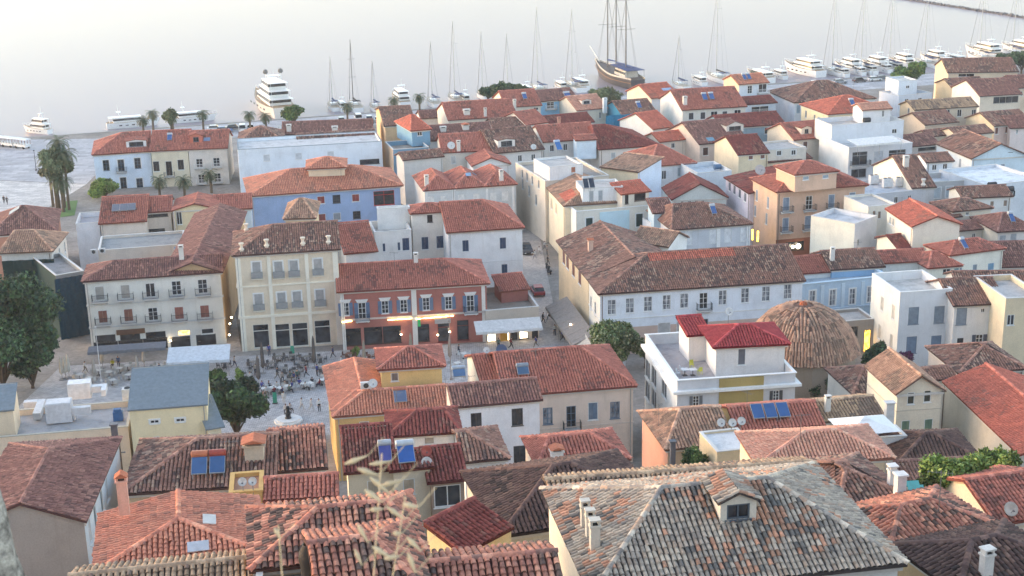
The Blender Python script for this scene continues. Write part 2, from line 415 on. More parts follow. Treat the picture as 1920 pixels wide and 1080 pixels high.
def add_window(parent, face, W, D, ty, colr, w, h, u, z, flags, fcol):
    big = 'B' in flags
    fm, subs = window_meshes(ty, w, h, colr, fcol, big)
    if face == 'f': loc, rz = (u - w / 2, 0, z - h / 2), 0
    elif face == 'l': loc, rz = (0, D - u + w / 2, z - h / 2), -math.pi / 2
    elif face == 'r': loc, rz = (W, u - w / 2, z - h / 2), math.pi / 2
    else: loc, rz = (W - u + w / 2, D, z - h / 2), math.pi
    o = link('shop_front' if ty in ('sf', 'lit') and w > 1.8 else 'window' if ty != 'dr' else 'door', fm, parent, loc, rz)
    for nm, me in subs: link(nm, me, o)
    if 'm' in flags or 'M' in flags:
        key = ('sur', round(w, 2), round(h, 2), 'M' in flags)
        if key not in WC:
            s = MB(); pm = plaster(WHITE, .3); e = .16
            s.box(-e, -.005, -.05, .0, 0, h + e, pm); s.box(w + .005, w + e, -.05, 0, 0, h + e, pm); s.box(-.004, w + .004, -.05, 0, h + .005, h + e, pm)
            if 'M' in flags: s.hexa([(-e, -.16, h + e + .003), (w + e, -.16, h + e + .003), (w + e, 0, h + e + .003), (-e, 0, h + e + .003)],
                                    [(-e * 2.2, -.22, h + e + .32), (w + e * 2.2, -.22, h + e + .32), (w + e * 2.2, 0, h + e + .32), (-e * 2.2, 0, h + e + .32)], pm)
            WC[key] = s.mesh('surround')
        link('surround', WC[key], o)
    if 'J' in flags:
        key = ('jul', round(w, 2))
        if key not in WC:
            s = MB(); jm = paint((150, 152, 152), .5); s.box(-.2, w + .2, -.3, -.27, .02, .85, jm); s.box(-.2, w + .2, -.31, -.26, .851, .9, jm); s.box(-.2, -.17, -.268, -.001, .02, .85, jm); s.box(w + .17, w + .2, -.268, -.001, .02, .85, jm); s.box(-.25, w + .25, -.34, -.001, -.2, -.085, plaster((224, 216, 200), .3)); WC[key] = s.mesh('balustrade')
        link('balustrade', WC[key], parent, loc, rz)
    if 'b' in flags: add_balcony(parent, loc, rz, w, 1.0, (IRON if 'W' not in flags else WHITE))
    return o
def add_balcony(parent, loc, rz, w, out=.9, rail=IRON, ext=.45, mesh_cache={}):
    key = (round(w, 2), out, rail, ext)
    if key not in mesh_cache:
        s = MB(); pm = plaster((205, 203, 200)); s.box(-ext, w + ext, -out, -.002, -.18, -.02, pm)
        for x in (-ext + .12, w + ext - .3): s.hexa([(x, -.12, -.55), (x + .18, -.12, -.55), (x + .18, -.004, -.55), (x, -.004, -.55)], [(x, -out * .8, -.182), (x + .18, -out * .8, -.182), (x + .18, -.004, -.182), (x, -.004, -.182)], pm)
        r = MB(); im = paint(rail, .5); x0, x1 = -ext + .03, w + ext - .03; y = -out + .03
        for z in (.06, .95): r.box(x0, x1, y - .02, y + .02, z - .02, z + .02, im); r.box(x0 - .02, x0 + .02, y + .021, 0, z - .02, z + .02, im); r.box(x1 - .02, x1 + .02, y + .021, 0, z - .02, z + .02, im)
        n = int((x1 - x0) / .13)
        for k in range(n + 1): x = x0 + (x1 - x0) * k / n; r.box(x - .011, x + .011, y - .011, y + .011, .081, .929, im)
        for k in range(1, int(out / .14)):
            for x in (x0, x1): r.box(x - .011, x + .011, y + k * .14 - .011, y + k * .14 + .011, .081, .929, im)
        mesh_cache[key] = (s.mesh('balcony'), r.mesh('railing'))
    a, b = mesh_cache[key]
    o = link('balcony', a, parent, loc, rz); link('railing', b, o); return o
# ------------------------------------------------------------------ chimneys
def add_chimney(parent, p, w, h, style, c=(222, 216, 208)):
    m = MB(); pm = plaster(c, .6); x, y, z = p; a = w / 2; dk = paint((28, 26, 26), .9)
    if style == 'urn':                                    # baluster-like ornamental chimney
        m.lathe([(a, -.4), (a, .1), (a * 1.25, .15), (a * 1.25, .25), (a * .7, .4), (a * .6, h * .6), (a * .95, h * .8), (a * 1.2, h * .86), (a * 1.2, h), (0, h)], pm, 8, p)
        return m.build('chimney', parent)
    m.box(x - a, x + a, y - a * .8, y + a * .8, z - .6, z + h, pm)
    m.box(x - a * 1.22, x + a * 1.22, y - a, y + a, z + h + .002, z + h + .09, pm)
    t = z + h + .092
    for sx in (-1, 1):
        m.box(x + sx * a * .8 - .05, x + sx * a * .8 + .05, y - a * .7, y + a * .7, t, t + .2, pm)
    m.box(x - a * .7, x + a * .7, y - a * .5, y + a * .5, t, t + .05, dk)
    if style == 'tile':
        tm = slab_mat((210, 130, 100)); 
        m.hexa([(x - a * 1.3, y - a * 1.2, t + .203), (x + a * 1.3, y - a * 1.2, t + .203), (x + a * 1.3, y + a * 1.2, t + .203), (x - a * 1.3, y + a * 1.2, t + .203)],
               [(x - .03, y - a * 1.2, t + .45), (x + .03, y - a * 1.2, t + .45), (x + .03, y + a * 1.2, t + .45), (x - .03, y + a * 1.2, t + .45)], tm)
    else: m.box(x - a * 1.2, x + a * 1.2, y - a, y + a, t + .203, t + .28, pm)
    return m.build('chimney', parent)
# ------------------------------------------------------------------ the building builder
def building(n, l, P, a, W, D, ze, zg, rf, tc='red', wc=(226, 224, 220), rh=2.0, hl=0, hr=0, o=.35, s=10., win=(), ch=(), bands=(), pil=(), wl=None, wr=None,
             ph=.9, dk=(190, 186, 182), par=None, cat='house', grp=None, pp=None, dirt=.5, pt=None, corn=None, col2=None, nochild=False):
    seed = (abs(hash((round(P[0], 1), round(P[1], 1)))) % 100000)
    win = [tuple(x) + ('', (228, 228, 226))[len(x) - 6:] for x in win]
    z1 = ze - zg; mat = plaster(tuple(wc), dirt)
    if par is None:
        E = empty(n, (P[0], P[1], zg), a); tag(E, l, cat, grp); root = E; sub = False
    else:
        E = None; root = par; sub = True
    start = len(LINKED); holder = root
    wm = MB(); ops = {'f': [], 'l': [], 'r': [], 'b': []}
    for (fc, ty, cc, w, h, pts, fl, fcol) in win:
        for (u, z) in pts: ops[fc].append((u - w / 2, u + w / 2, z - zg - h / 2, z - zg + h / 2))
    for fc in 'frbl':
        mt = mat if fc not in 'lr' else plaster(tuple(wl), dirt) if fc == 'l' and wl else plaster(tuple(wr), dirt) if fc == 'r' and wr else mat  # side wall colours; on white houses wl has warm dusk light painted in
        if fc == 'f' and col2:                             # two-tone front: lower storey colour below height z
            facade(wm, fc, W, D, 0, col2[1] - zg, [q for q in ops[fc] if q[2] < col2[1] - zg], plaster(tuple(col2[0]), dirt))
            facade(wm, fc, W, D, col2[1] - zg, z1, [q for q in ops[fc] if q[3] > col2[1] - zg], mat)
        else: facade(wm, fc, W, D, 0, z1, ops[fc], mt)
    pl, rl, G = roof_planes(W, D, z1, rf, rh, hl, hr, o)
    if rf in ('gx', 'hip'):
        zr = z1 + rh * (D / 2) / (D / 2 + o) - .02; zb = z1
        if 'l' in G: wm.face([(0, D, zb), (0, 0, zb), (0, D / 2, zr)], plaster(tuple(wl), dirt) if wl else mat)
        if 'r' in G: wm.face([(W, 0, zb), (W, D, zb), (W, D / 2, zr)], plaster(tuple(wr), dirt) if wr else mat)
    elif rf == 'gy':
        zr = z1 + rh * (W / 2) / (W / 2 + o) - .02
        if 'f' in G: wm.face([(0, 0, z1), (W, 0, z1), (W / 2, 0, zr)], mat)
        if 'b' in G: wm.face([(W, D, z1), (0, D, z1), (W / 2, D, zr)], mat)
    elif rf in ('sf', 'sb', 'sl', 'sr'):
        h = {'sf': (0, 0, 1, 1), 'sb': (1, 1, 0, 0), 'sl': (0, 1, 1, 0), 'sr': (1, 0, 0, 1)}[rf]
        cs = [(0, 0), (W, 0), (W, D), (0, D)]
        for i in range(4):
            j = (i + 1) % 4; pts = [(*cs[i], z1), (*cs[j], z1)]
            if h[j]: pts.append((*cs[j], z1 + rh - .03))
            if h[i]: pts.append((*cs[i], z1 + rh - .03))
            if len(pts) > 2: wm.face(pts, plaster(tuple(wl), dirt) if (i == 3 and wl) else plaster(tuple(wr), dirt) if (i == 1 and wr) else mat)
    for (zb, th, pr, cc) in bands:                         # mouldings round front and sides
        pm = plaster(tuple(cc), .3); b0 = zb - zg
        wm.box(-pr, W + pr, -pr, -.002, b0, b0 + th, pm); wm.box(-pr, -.002, .001, D, b0 + .001, b0 + th - .001, pm); wm.box(W + .002, W + pr, .001, D, b0 + .001, b0 + th - .001, pm)
    wm.build('wall' if not sub else n, root)
    for (u, wdt, cc, za, zb) in pil:
        q = MB(); q.box(u - wdt / 2, u + wdt / 2, -.12, -.003, za - zg, zb - zg, plaster(tuple(cc), .3)); q.build('pilaster', holder)
    if not sub and s > 9 and rf != 'flat' and W > 5:        # drainpipe down the front corner
        q = MB(); u = W - .3 if seed % 2 else .3; pm = paint((176, 172, 166) if seed % 3 else (120, 104, 92), .6); q.tube((u, -.09, .1), (u, -.09, z1 - .4), .055, pm, 6); q.tube((u, -.09, z1 - .42), (u, -o * .6, z1 - .2), .05, pm, 6); q.build('drainpipe', root)
    if pl:
        rm = MB(); sm = slab_mat(SLABC[tc]) if tc != 'metal' else paint((126, 136, 142), .45, .5, .3); em = plaster((206, 200, 192), .5) if corn is None else plaster(tuple(corn), .4)
        for p in pl: rm.hexa([(x, y, z - .16) for x, y, z in p], [(x, y, z - .005) for x, y, z in p], sm)
        if o > .1 and rf in ('gx', 'hip', 'gy'):           # cornice under the eaves
            c = o * .55; q = MB(); z = z1 - .17
            q.box(-c, W + c, -c, -.004, z - .22, z, em); q.box(-c, -.004, -.003, D, z - .22, z - .001, em) if 'l' not in G else None
            q.box(W + .004, W + c, -.003, D, z - .22, z - .001, em) if 'r' not in G else None
            q.build('cornice', holder)
        roof = rm.build('roof', holder)
        if tc == 'metal': pl = []; rl = []
        if pt is None: pt = .27 if s > 24 else .31
        segs, ln = (5, .36) if s > 24 else (4, .40) if s > 15 else (3, .5) if s > 11 else (3, .8)
        tl = None if tc == 'metal' else join_np([tile_plane(p, tc, pt, ln, segs, seed + i * 7, pp if i == 0 else None) for i, p in enumerate(pl)])
        rt_ = None if tc == 'metal' else ridge_tiles(rl, tc, pt * .62, seed + 3)
        if tl is not None: t_o = np_mesh('tiles', tl[0], tl[1], tile_mat(), tl[2], roof, True); t_o['kind'] = 'stuff'
        if rt_ is not None: q_o = np_mesh('ridge_tiles', rt_[0], rt_[1], tile_mat(), rt_[2], roof, True); q_o['kind'] = 'stuff'
    elif rf == 'flat':
        rm = MB(); dm = deck_mat(tuple(dk)); t = .22; zt = z1
        rm.face([(t, t, zt - ph), (W - t, t, zt - ph), (W - t, D - t, zt - ph), (t, D - t, zt - ph)], dm)
        if ph > .05:
            for (x0, x1, y0, y1) in ((0, W, 0, t), (0, W, D - t, D), (0, t, t, D - t), (W - t, W, t, D - t)):
                rm.box(x0 + .004, x1 - .004, y0 + .004, y1 - .004, zt - ph - .05, zt + .002, mat)
            pr = o if o < .3 else .05; cm = plaster((214, 212, 208) if corn is None else tuple(corn), .4)
            for (x0, x1, y0, y1) in ((-pr, W + pr, -pr, t + .02), (-pr, W + pr, D - t - .02, D + pr), (-pr, t + .02, t + .021, D - t - .021), (W - t - .02, W + pr, t + .021, D - t - .021)):
                rm.box(x0, x1, y0, y1, zt + .003, zt + .08, cm)
        rm.build('roof', holder)
    for (fc, ty, cc, w, h, pts, fl, fcol) in win:
        for (u, z) in pts: add_window(holder, fc, W, D, ty, tuple(cc) if cc else None, w, h, u, z - zg, fl, tuple(fcol))
    for (x, y, z, w, h, st, cc) in ch: add_chimney(holder, (x, y, z - zg), w, h, st, tuple(cc))
    if sub:                                                # extra volume of the same house: move its parts to their place
        ra = root.rotation_euler.z; dx, dy = P[0] - root.location.x, P[1] - root.location.y
        X = Matrix.Translation((dx * math.cos(ra) + dy * math.sin(ra), -dx * math.sin(ra) + dy * math.cos(ra), zg - root.location.z)) @ Matrix.Rotation(a - ra, 4, 'Z')
        for ob in LINKED[start:]:
            if ob.parent is root: ob.matrix_basis = X @ ob.matrix_basis
    return root
TERR = [(-40, 68.4), (0.9, 68.4), (2.5, 60), (10, 52), (35, 43.5), (50, 38), (60, 33), (80, 24), (100, 16.5), (120, 10), (138, 6), (150, 4.2), (185, 4.0), (300, 2.4), (372, 1.7), (600, 1.7)]
def terrain(x, y):
    for (a, b), (c, d) in zip(TERR, TERR[1:]):
        if y <= c: return b + (d - b) * max(0., y - a) / (c - a)
    return TERR[-1][1]
# ------------------------------------------------------------------ ground, sea
def stone_mat(name, c, sc=1.6, joint=.35):
    m, nt, b = new_mat(name, .7, .35)
    v = coords(nt, rnd=False)
    br = nd(nt, 'ShaderNodeTexBrick'); br.inputs['Scale'].default_value = sc; br.inputs['Mortar Size'].default_value = .02; br.inputs['Bias'].default_value = 0
    br.inputs['Color1'].default_value = (*[x * .82 for x in lin(c)], 1); br.inputs['Color2'].default_value = (*[min(.85, x * 1.18) for x in lin(c)], 1)
    br.inputs['Mortar'].default_value = (*[x * joint for x in lin(c)], 1); nt.links.new(v, br.inputs['Vector'])
    n = noise(nt, v, .25, 6, .7); n2 = noise(nt, v, 3, 3)
    c1 = mixc(nt, 1.0, br.outputs['Color'], ramp(nt, n, [(.3, (.72, .72, .74)), (.7, (1.15, 1.14, 1.12))]), 'MULTIPLY')
    nt.links.new(mixc(nt, 1.0, c1, ramp(nt, n2, [(.3, (.85, .85, .85)), (.7, (1.1, 1.1, 1.1))]), 'MULTIPLY'), b.inputs['Base Color'])
    bump(nt, b, br.outputs['Fac'], -.2, .01); return m
# shoreline polyline (world x, y): the quay edge
SHORE = [(-420, 240), (-129, 366), (-57, 388), (115, 439), (330, 500), (700, 600)]
def shore_y(x):
    for (a, b), (c, d) in zip(SHORE, SHORE[1:]):
        if x <= c: return b + (d - b) * (x - a) / (c - a)
    return SHORE[-1][1]
xs = np.concatenate([np.linspace(-420, -120, 30), np.linspace(-116, 130, 63), np.linspace(140, 700, 40)])
rows = []
ys_t = [-40, 0.5, .9, 1.6, 2.5, 6, 10, 20, 35, 42, 50, 60, 70, 80, 90, 100, 110, 120, 130, 138, 144, 150, 160, 185, 210, 240, 270, 300]
V = []; nrow = len(ys_t) + 5
for x in xs:
    sy = shore_y(x); prof = [(y if y < sy - 30 else sy - 30 + (y - sy) * .001) for y in ys_t]
    prof = [min(y, sy - 24 + i * .2) for i, y in enumerate(prof)] + [sy - 15, sy - 8, sy - 3, sy - .6, sy]
    for y in prof: V.append((x, y, terrain(x, y)))
V = np.array(V); nx = len(xs)
Q = np.array([[i * nrow + j, (i + 1) * nrow + j, (i + 1) * nrow + j + 1, i * nrow + j + 1] for i in range(nx - 1) for j in range(nrow - 1)])
GM, gnt, gb = new_mat('town_ground', .85, .25)
gv = coords(gnt, rnd=False)
gn = noise(gnt, gv, .12, 6, .7); gn2 = noise(gnt, gv, 1.8, 4)
gc = mixc(gnt, 1.0, ramp(gnt, gn, [(.3, lin((120, 114, 108))), (.55, lin((150, 144, 138))), (.75, lin((172, 166, 160)))]), ramp(gnt, gn2, [(.3, (.8, .8, .8)), (.7, (1.1, 1.1, 1.1))]), 'MULTIPLY')
gnt.links.new(gc, gb.inputs['Base Color']); bump(gnt, gb, gn2, .3, .03)
g_o = np_mesh('ground', V, Q, GM); g_o['kind'] = 'structure'
# quay wall down into the water
qw = MB(); qm = plaster((150, 146, 140), .8)
for (a, b), (c, d) in zip(SHORE, SHORE[1:]):
    qw.hexa([(a, b - 1.2, -2), (c, d - 1.2, -2), (c, d, -2), (a, b, -2)], [(a, b - 1.2, 1.78), (c, d - 1.2, 1.78), (c, d, 1.78), (a, b, 1.78)], qm)
qw.build('quay_kerb')['kind'] = 'structure'
SM, snt, sb = new_mat('sea_water', .2, .025)
sb.inputs['IOR'].default_value = 1.33; sb.inputs['Base Color'].default_value = (*lin((158, 149, 153)), 1)
sv = coords(snt, (1, 2.2, 1), rnd=False); sn = noise(snt, sv, .35, 5, .6); sn2 = noise(snt, sv, 2.2, 3, .6); bump(snt, sb, mixc(snt, .3, sn, sn2), .16, .3)
sea = MB(); sea.face([(-6000, 150, 0), (6000, 150, 0), (6000, 9000, 0), (-6000, 9000, 0)], SM); sea.build('sea')['kind'] = 'structure'
# ------------------------------------------------------------------ builders for trees, boats, cars, people, roof equipment
def leaf_mat(name='leaf'):
    if name in MATS: return MATS[name]
    m, nt, b = new_mat(name, .6, .3)
    at = nd(nt, 'ShaderNodeAttribute'); at.attribute_name = 'tint'; nt.links.new(at.outputs['Color'], b.inputs['Base Color'])
    b.inputs['Subsurface Weight'].default_value = 0.0
    MATS[name] = m; return m
BARK = (92, 78, 66)
def leaf_cloud(clumps, n, size, cols, seed, flat=.0):
    """n leaf quads spread through ellipsoid clumps [(c, r)], colours picked from cols"""
    r = np.random.default_rng(seed); vol = np.array([c[1][0] * c[1][1] * c[1][2] for c in clumps]) ** .7; vol /= vol.sum()
    k = r.choice(len(clumps), n, p=vol); d = r.normal(size=(n, 3)); d /= np.linalg.norm(d, axis=1)[:, None]
    rr = r.uniform(.25, 1, n) ** .45
    C = np.array([c[0] for c in clumps])[k]; R = np.array([c[1] for c in clumps])[k]
    p = C + d * R * rr[:, None] * r.normal(1, .1, (n, 1))
    a = r.normal(size=(n, 3)); a /= np.linalg.norm(a, axis=1)[:, None]
    bb = np.cross(a, d + r.normal(0, .5, (n, 3))); bb /= np.linalg.norm(bb, axis=1)[:, None] + 1e-6
    s = size * r.uniform(.6, 1.35, (n, 1)); a = a * s; bb = bb * s * .55
    V = np.stack([p - a, p + bb, p + a, p - bb], 1).reshape(-1, 3); Q = np.arange(4 * n).reshape(-1, 4)
    cl = np.clip(r.normal(1, .28, len(clumps)), .5, 1.7)[k]
    t = cols[r.integers(0, len(cols), n)] * cl[:, None] * r.uniform(.75, 1.25, (n, 1))
    return V, Q, np.repeat(np.clip(t, .004, .9), 4, 0)
GREEN = cr((80, 110, 56), (68, 96, 50), (98, 124, 64), (56, 82, 46))
DKGREEN = cr((56, 82, 54), (44, 68, 48), (72, 98, 60), (38, 58, 44))
LIME = cr((122, 142, 70), (106, 128, 60), (140, 156, 84), (90, 114, 58))
OLIVE = cr((96, 106, 76), (84, 96, 70), (110, 118, 86))
FLOWERY = cr((84, 100, 58), (72, 90, 54), (96, 112, 66), (150, 152, 116), (110, 122, 78))
PURPLE = cr((104, 38, 92), (92, 34, 80), (120, 50, 104), (70, 40, 60))
def tree(name, label, loc, h, rad_, cols, n, leaf, seed, trunk=.35, squash=.8, cat='tree', grp=None, cl_n=11, low=.3):
    r = random.Random(seed); E = empty(name, loc); tag(E, label, cat, grp)
    t = MB(); bm = paint(BARK, .9, .2); z0 = h * low; clumps = []
    t.tube((0, 0, -.3), (r.uniform(-.1, .1), r.uniform(-.1, .1), z0), trunk, bm, 8, trunk * .75)
    for i in range(cl_n):
        a = i * 2.4 + r.uniform(-.4, .4); q = math.sqrt((i + .5) / cl_n) * rad_ * .72; zz = z0 + (h - z0) * (.35 + .5 * r.random() * (1 - .5 * (q / rad_) ** 2))
        c = (math.cos(a) * q, math.sin(a) * q, zz); rr = rad_ * r.uniform(.22, .46)
        clumps.append((c, (rr, rr, rr * squash))); t.tube((0, 0, z0 * .8), (c[0] * .8, c[1] * .8, c[2] - rr * .2), trunk * .4, bm, 5, trunk * .12)
    clumps.append(((0, 0, z0 + (h - z0) * .55), (rad_ * .45, rad_ * .45, (h - z0) * .36)))
    t.build('trunk', E)
    V, Q, T = leaf_cloud(clumps, n, leaf, cols, seed); np_mesh('crown', V, Q, leaf_mat(), T, E); return E
def shrub(name, label, loc, size, cols, n, leaf, seed, cat='shrub', grp=None, rz=0):
    r = random.Random(seed); E = empty(name, loc, rz); tag(E, label, cat, grp); a, b_, c = size; cl = []
    for i in range(9):
        p = (r.uniform(-.65, .65) * a, r.uniform(-.65, .65) * b_, c * r.uniform(.3, .75)); cl.append((p, (a * .38, b_ * .38, c * .34)))
    t = MB()
    for p, _ in cl: t.tube((p[0] * .3, p[1] * .3, -.3), p, .06, paint(BARK, .9, .2), 5, .02)
    t.build('stem', E)
    V, Q, T = leaf_cloud(cl, n, leaf, cols, seed); np_mesh('foliage', V, Q, leaf_mat(), T, E); return E
FR = {}
def palm(label, loc, h, seed, nf=30, L=2.6, grp=None, cols=None):
    r = random.Random(seed); E = empty('palm_tree', loc, r.uniform(0, 6)); tag(E, label, 'palm', grp)
    t = MB(); bm = paint((112, 98, 82), .95, .15); lean = r.uniform(-.25, .25); n = 7
    for i in range(n):
        a, b_ = i / n, (i + 1) / n
        t.tube((lean * a * a, 0, h * a - .1), (lean * b_ * b_, 0, h * b_), .26 + .05 * (1 - a), bm, 8, .24 + .05 * (1 - b_))
    t.lathe([(.2, -.5), (.42, -.25), (.4, .1), (.1, .35)], bm, 8, (lean, 0, h))
    t.build('trunk', E)
    cc = cr((74, 88, 62), (62, 78, 56), (88, 100, 70), (96, 100, 72)) if cols is None else cols
    g = np.random.default_rng(seed); VV = []; TT = []
    for f in range(nf):
        az = 2.4 * f + r.uniform(-.2, .2); el = rad(78 - 105 * (f / nf) ** .8 + r.uniform(-6, 6)); ln = L * r.uniform(.85, 1.12); c = cc[g.integers(len(cc))] * r.uniform(.8, 1.2)
        p = Vector((lean, 0, h + .15)); hd = Vector((math.cos(az), math.sin(az), 0)); side = Vector((-math.sin(az), math.cos(az), 0)); m = 12; e = el
        for k in range(m):
            d = hd * math.cos(e) + Vector((0, 0, 1)) * math.sin(e); q = p + d * (ln / m); wd = .62 * math.sin(math.pi * (k + .7) / (m + .9)) ** .6
            for sg in (-1, 1):
                for j in range(2):
                    b0 = p.lerp(q, j * .5); b1 = p.lerp(q, j * .5 + .34); tip = b0.lerp(b1, .5) + (side * sg * .8 + d * .55 + Vector((0, 0, -.28))) * wd
                    VV += [b0, b1, tip, tip - d * .02]; TT += [c] * 4
            VV += [p - side * .03, p + side * .03, q + side * .02, q - side * .02]; TT += [c * .9] * 4
            p = q; e -= rad(9.5)
    V = np.array([tuple(v) for v in VV]); np_mesh('crown', V, np.arange(len(V)).reshape(-1, 4), leaf_mat(), np.array(TT), E); return E
# ------------------------------------------------------------------ boats
def hull(mb, L, B, H, mat, boot, sheer=.3, flare=.12, transom=.85, rake=.12, n=14):
    """hull along +x (bow), keel at z=-.4, deck at H; returns deck outline"""
    rings = []
    for i in range(n + 1):
        t = i / n; x = -L / 2 + L * t; hb = B / 2 * (transom + (1 - transom) * min(1, t / .35)) if t < .35 else B / 2 * max(0.02, 1 - ((t - .35) / .65) ** 2.3)
        zd = H * (1 + sheer * max(0, (t - .35) / .65) ** 1.7); xd = x + L * rake * max(0, (t - .5) / .5) ** 2
        rings.append([(x, 0, -.5), (x, hb * .75, -.25), (x + (xd - x) * .3, hb * .9, .12), (xd, hb * (1 + flare * (t > .1)), zd)])
    def q(a, b, c, d, m): mb.face([a, b, c, d], m)
    for i in range(n):
        for k in range(3):
            m = boot if k < 1 else mat
            a, b = rings[i], rings[i + 1]
            q(a[k], b[k], b[k + 1], a[k + 1], m); mir = lambda p: (p[0], -p[1], p[2]); q(mir(a[k + 1]), mir(b[k + 1]), mir(b[k]), mir(a[k]), m)
    a = rings[0]; mir = lambda p: (p[0], -p[1], p[2]); mb.face([a[0], a[1], a[2], a[3], mir(a[3]), mir(a[2]), mir(a[1])], mat)
    return [r_[3] for r_ in rings]
def deck(mb, out, mat, dz=-.02):
    for a, b in zip(out, out[1:]):
        mb.face([(a[0], -a[1] * .985, a[2] + dz), (b[0], -b[1] * .985, b[2] + dz), (b[0], b[1] * .985, b[2] + dz), (a[0], a[1] * .985, a[2] + dz)], mat)
def cabin(mb, x0, x1, wd, z0, z1, mat, front=.5, back=.15, taper=.86):
    h = z1 - z0; a, b = wd / 2, wd / 2 * taper
    mb.hexa([(x0, -a, z0), (x1, -a * .8, z0), (x1, a * .8, z0), (x0, a, z0)], [(x0 + h * back, -b, z1), (x1 - h * front * 1.4, -b * .85, z1), (x1 - h * front * 1.4, b * .85, z1), (x0 + h * back, b, z1)], mat)
GELW = (232, 232, 230)
def motor_yacht(label, loc, hd, L, tiers=2, hullc=GELW, grp='boats moored along the quay', name='motor_yacht', domes=False):
    E = empty(name, loc, hd); tag(E, label, 'yacht', grp); B = L * .26; H = L * .085 + .55; wm = paint(hullc, .3, .5, 0, .08); w2 = paint(GELW, .3, .5, 0, .08); gl = glass_mat(); tk = paint((176, 150, 120), .7)
    h = MB(); o = hull(h, L, B, H, wm, paint((40, 44, 60), .4), .35); h.build('hull', E, True)
    d = MB(); deck(d, o, tk, -.03); d.build('deck', E)
    for k in range(5):
        x = -L * .25 + k * L * .13
        for sg in (-1, 1): m = MB(); m.box(x, x + L * .06, sg * B * .5 - .02, sg * B * .5 + .02, H * .45, H * .62, gl); m.build('porthole', E)
    z = H; x0, x1 = -L * .36, L * .24; wd = B * .8
    for t in range(tiers):
        th = 1.25 if L < 20 else 1.95
        s = MB(); cabin(s, x0, x1, wd, z, z + th, w2, .55, .05, .92); so_ = s.build('superstructure', E)
        g = MB(); cabin(g, x0 - .03, x1 + .05, wd + .05, z + th * .38, z + th * .8, gl, .5, .0, .955); g.build('window_band', so_)
        r_ = MB(); r_.hexa([(x0 - L * .09, -wd * .52, z + th + .003), (x1 - th * .2, -wd * .42, z + th + .003), (x1 - th * .2, wd * .42, z + th + .003), (x0 - L * .09, wd * .52, z + th + .003)],
                           [(x0 - L * .09, -wd * .52, z + th + .12), (x1 - th * .3, -wd * .4, z + th + .12), (x1 - th * .3, wd * .4, z + th + .12), (x0 - L * .09, wd * .52, z + th + .12)], w2)
        for sg in (-1, 1):
            for xx in (x0 - L * .08,): r_.tube((xx, sg * wd * .48, z), (xx, sg * wd * .48, z + th), .05, w2, 6)
        r_.build('roof', so_)
        z += th + .125; x0 += L * .05; x1 -= L * .08; wd *= .9
    a = MB(); a.tube((x0 + L * .1, -wd * .45, z), (x0 + L * .06, -wd * .3, z + 1.3), .07, w2); a.tube((x0 + L * .1, wd * .45, z), (x0 + L * .06, wd * .3, z + 1.3), .07, w2)
    a.box(x0 + L * .03, x0 + L * .12, -wd * .42, wd * .42, z + 1.3, z + 1.42, w2); a.tube((x0 + L * .07, 0, z + 1.42), (x0 + L * .06, 0, z + 3.2), .05, w2, 5, .02); ar = a.build('radar_arch', E)
    if domes:
        for sg in (-1, 1):
            q = MB(); q.lathe([(0, 0), (.5, .1), (.75, .5), (.7, .95), (.4, 1.3), (0, 1.4)], paint((120, 116, 112), .5), 12, (x0 + L * .07, sg * B * .28, z + 1.9)); q.build('radome', E, True)
            q = MB(); q.tube((x0 + L * .07, sg * B * .28, z), (x0 + L * .07, sg * B * .28, z + 2.0), .12, w2); q.build('pole', E)
    rl = MB()
    for sg in (-1, 1):
        pr = None
        for p in o[5:]:
            c = (p[0], sg * p[1] * .95, p[2]); top = (c[0], c[1], c[2] + .7); rl.tube(c, top, .02, w2, 4)
            if pr: rl.tube(pr, top, .02, w2, 4)
            pr = top
    rl.build('railing', E); return E
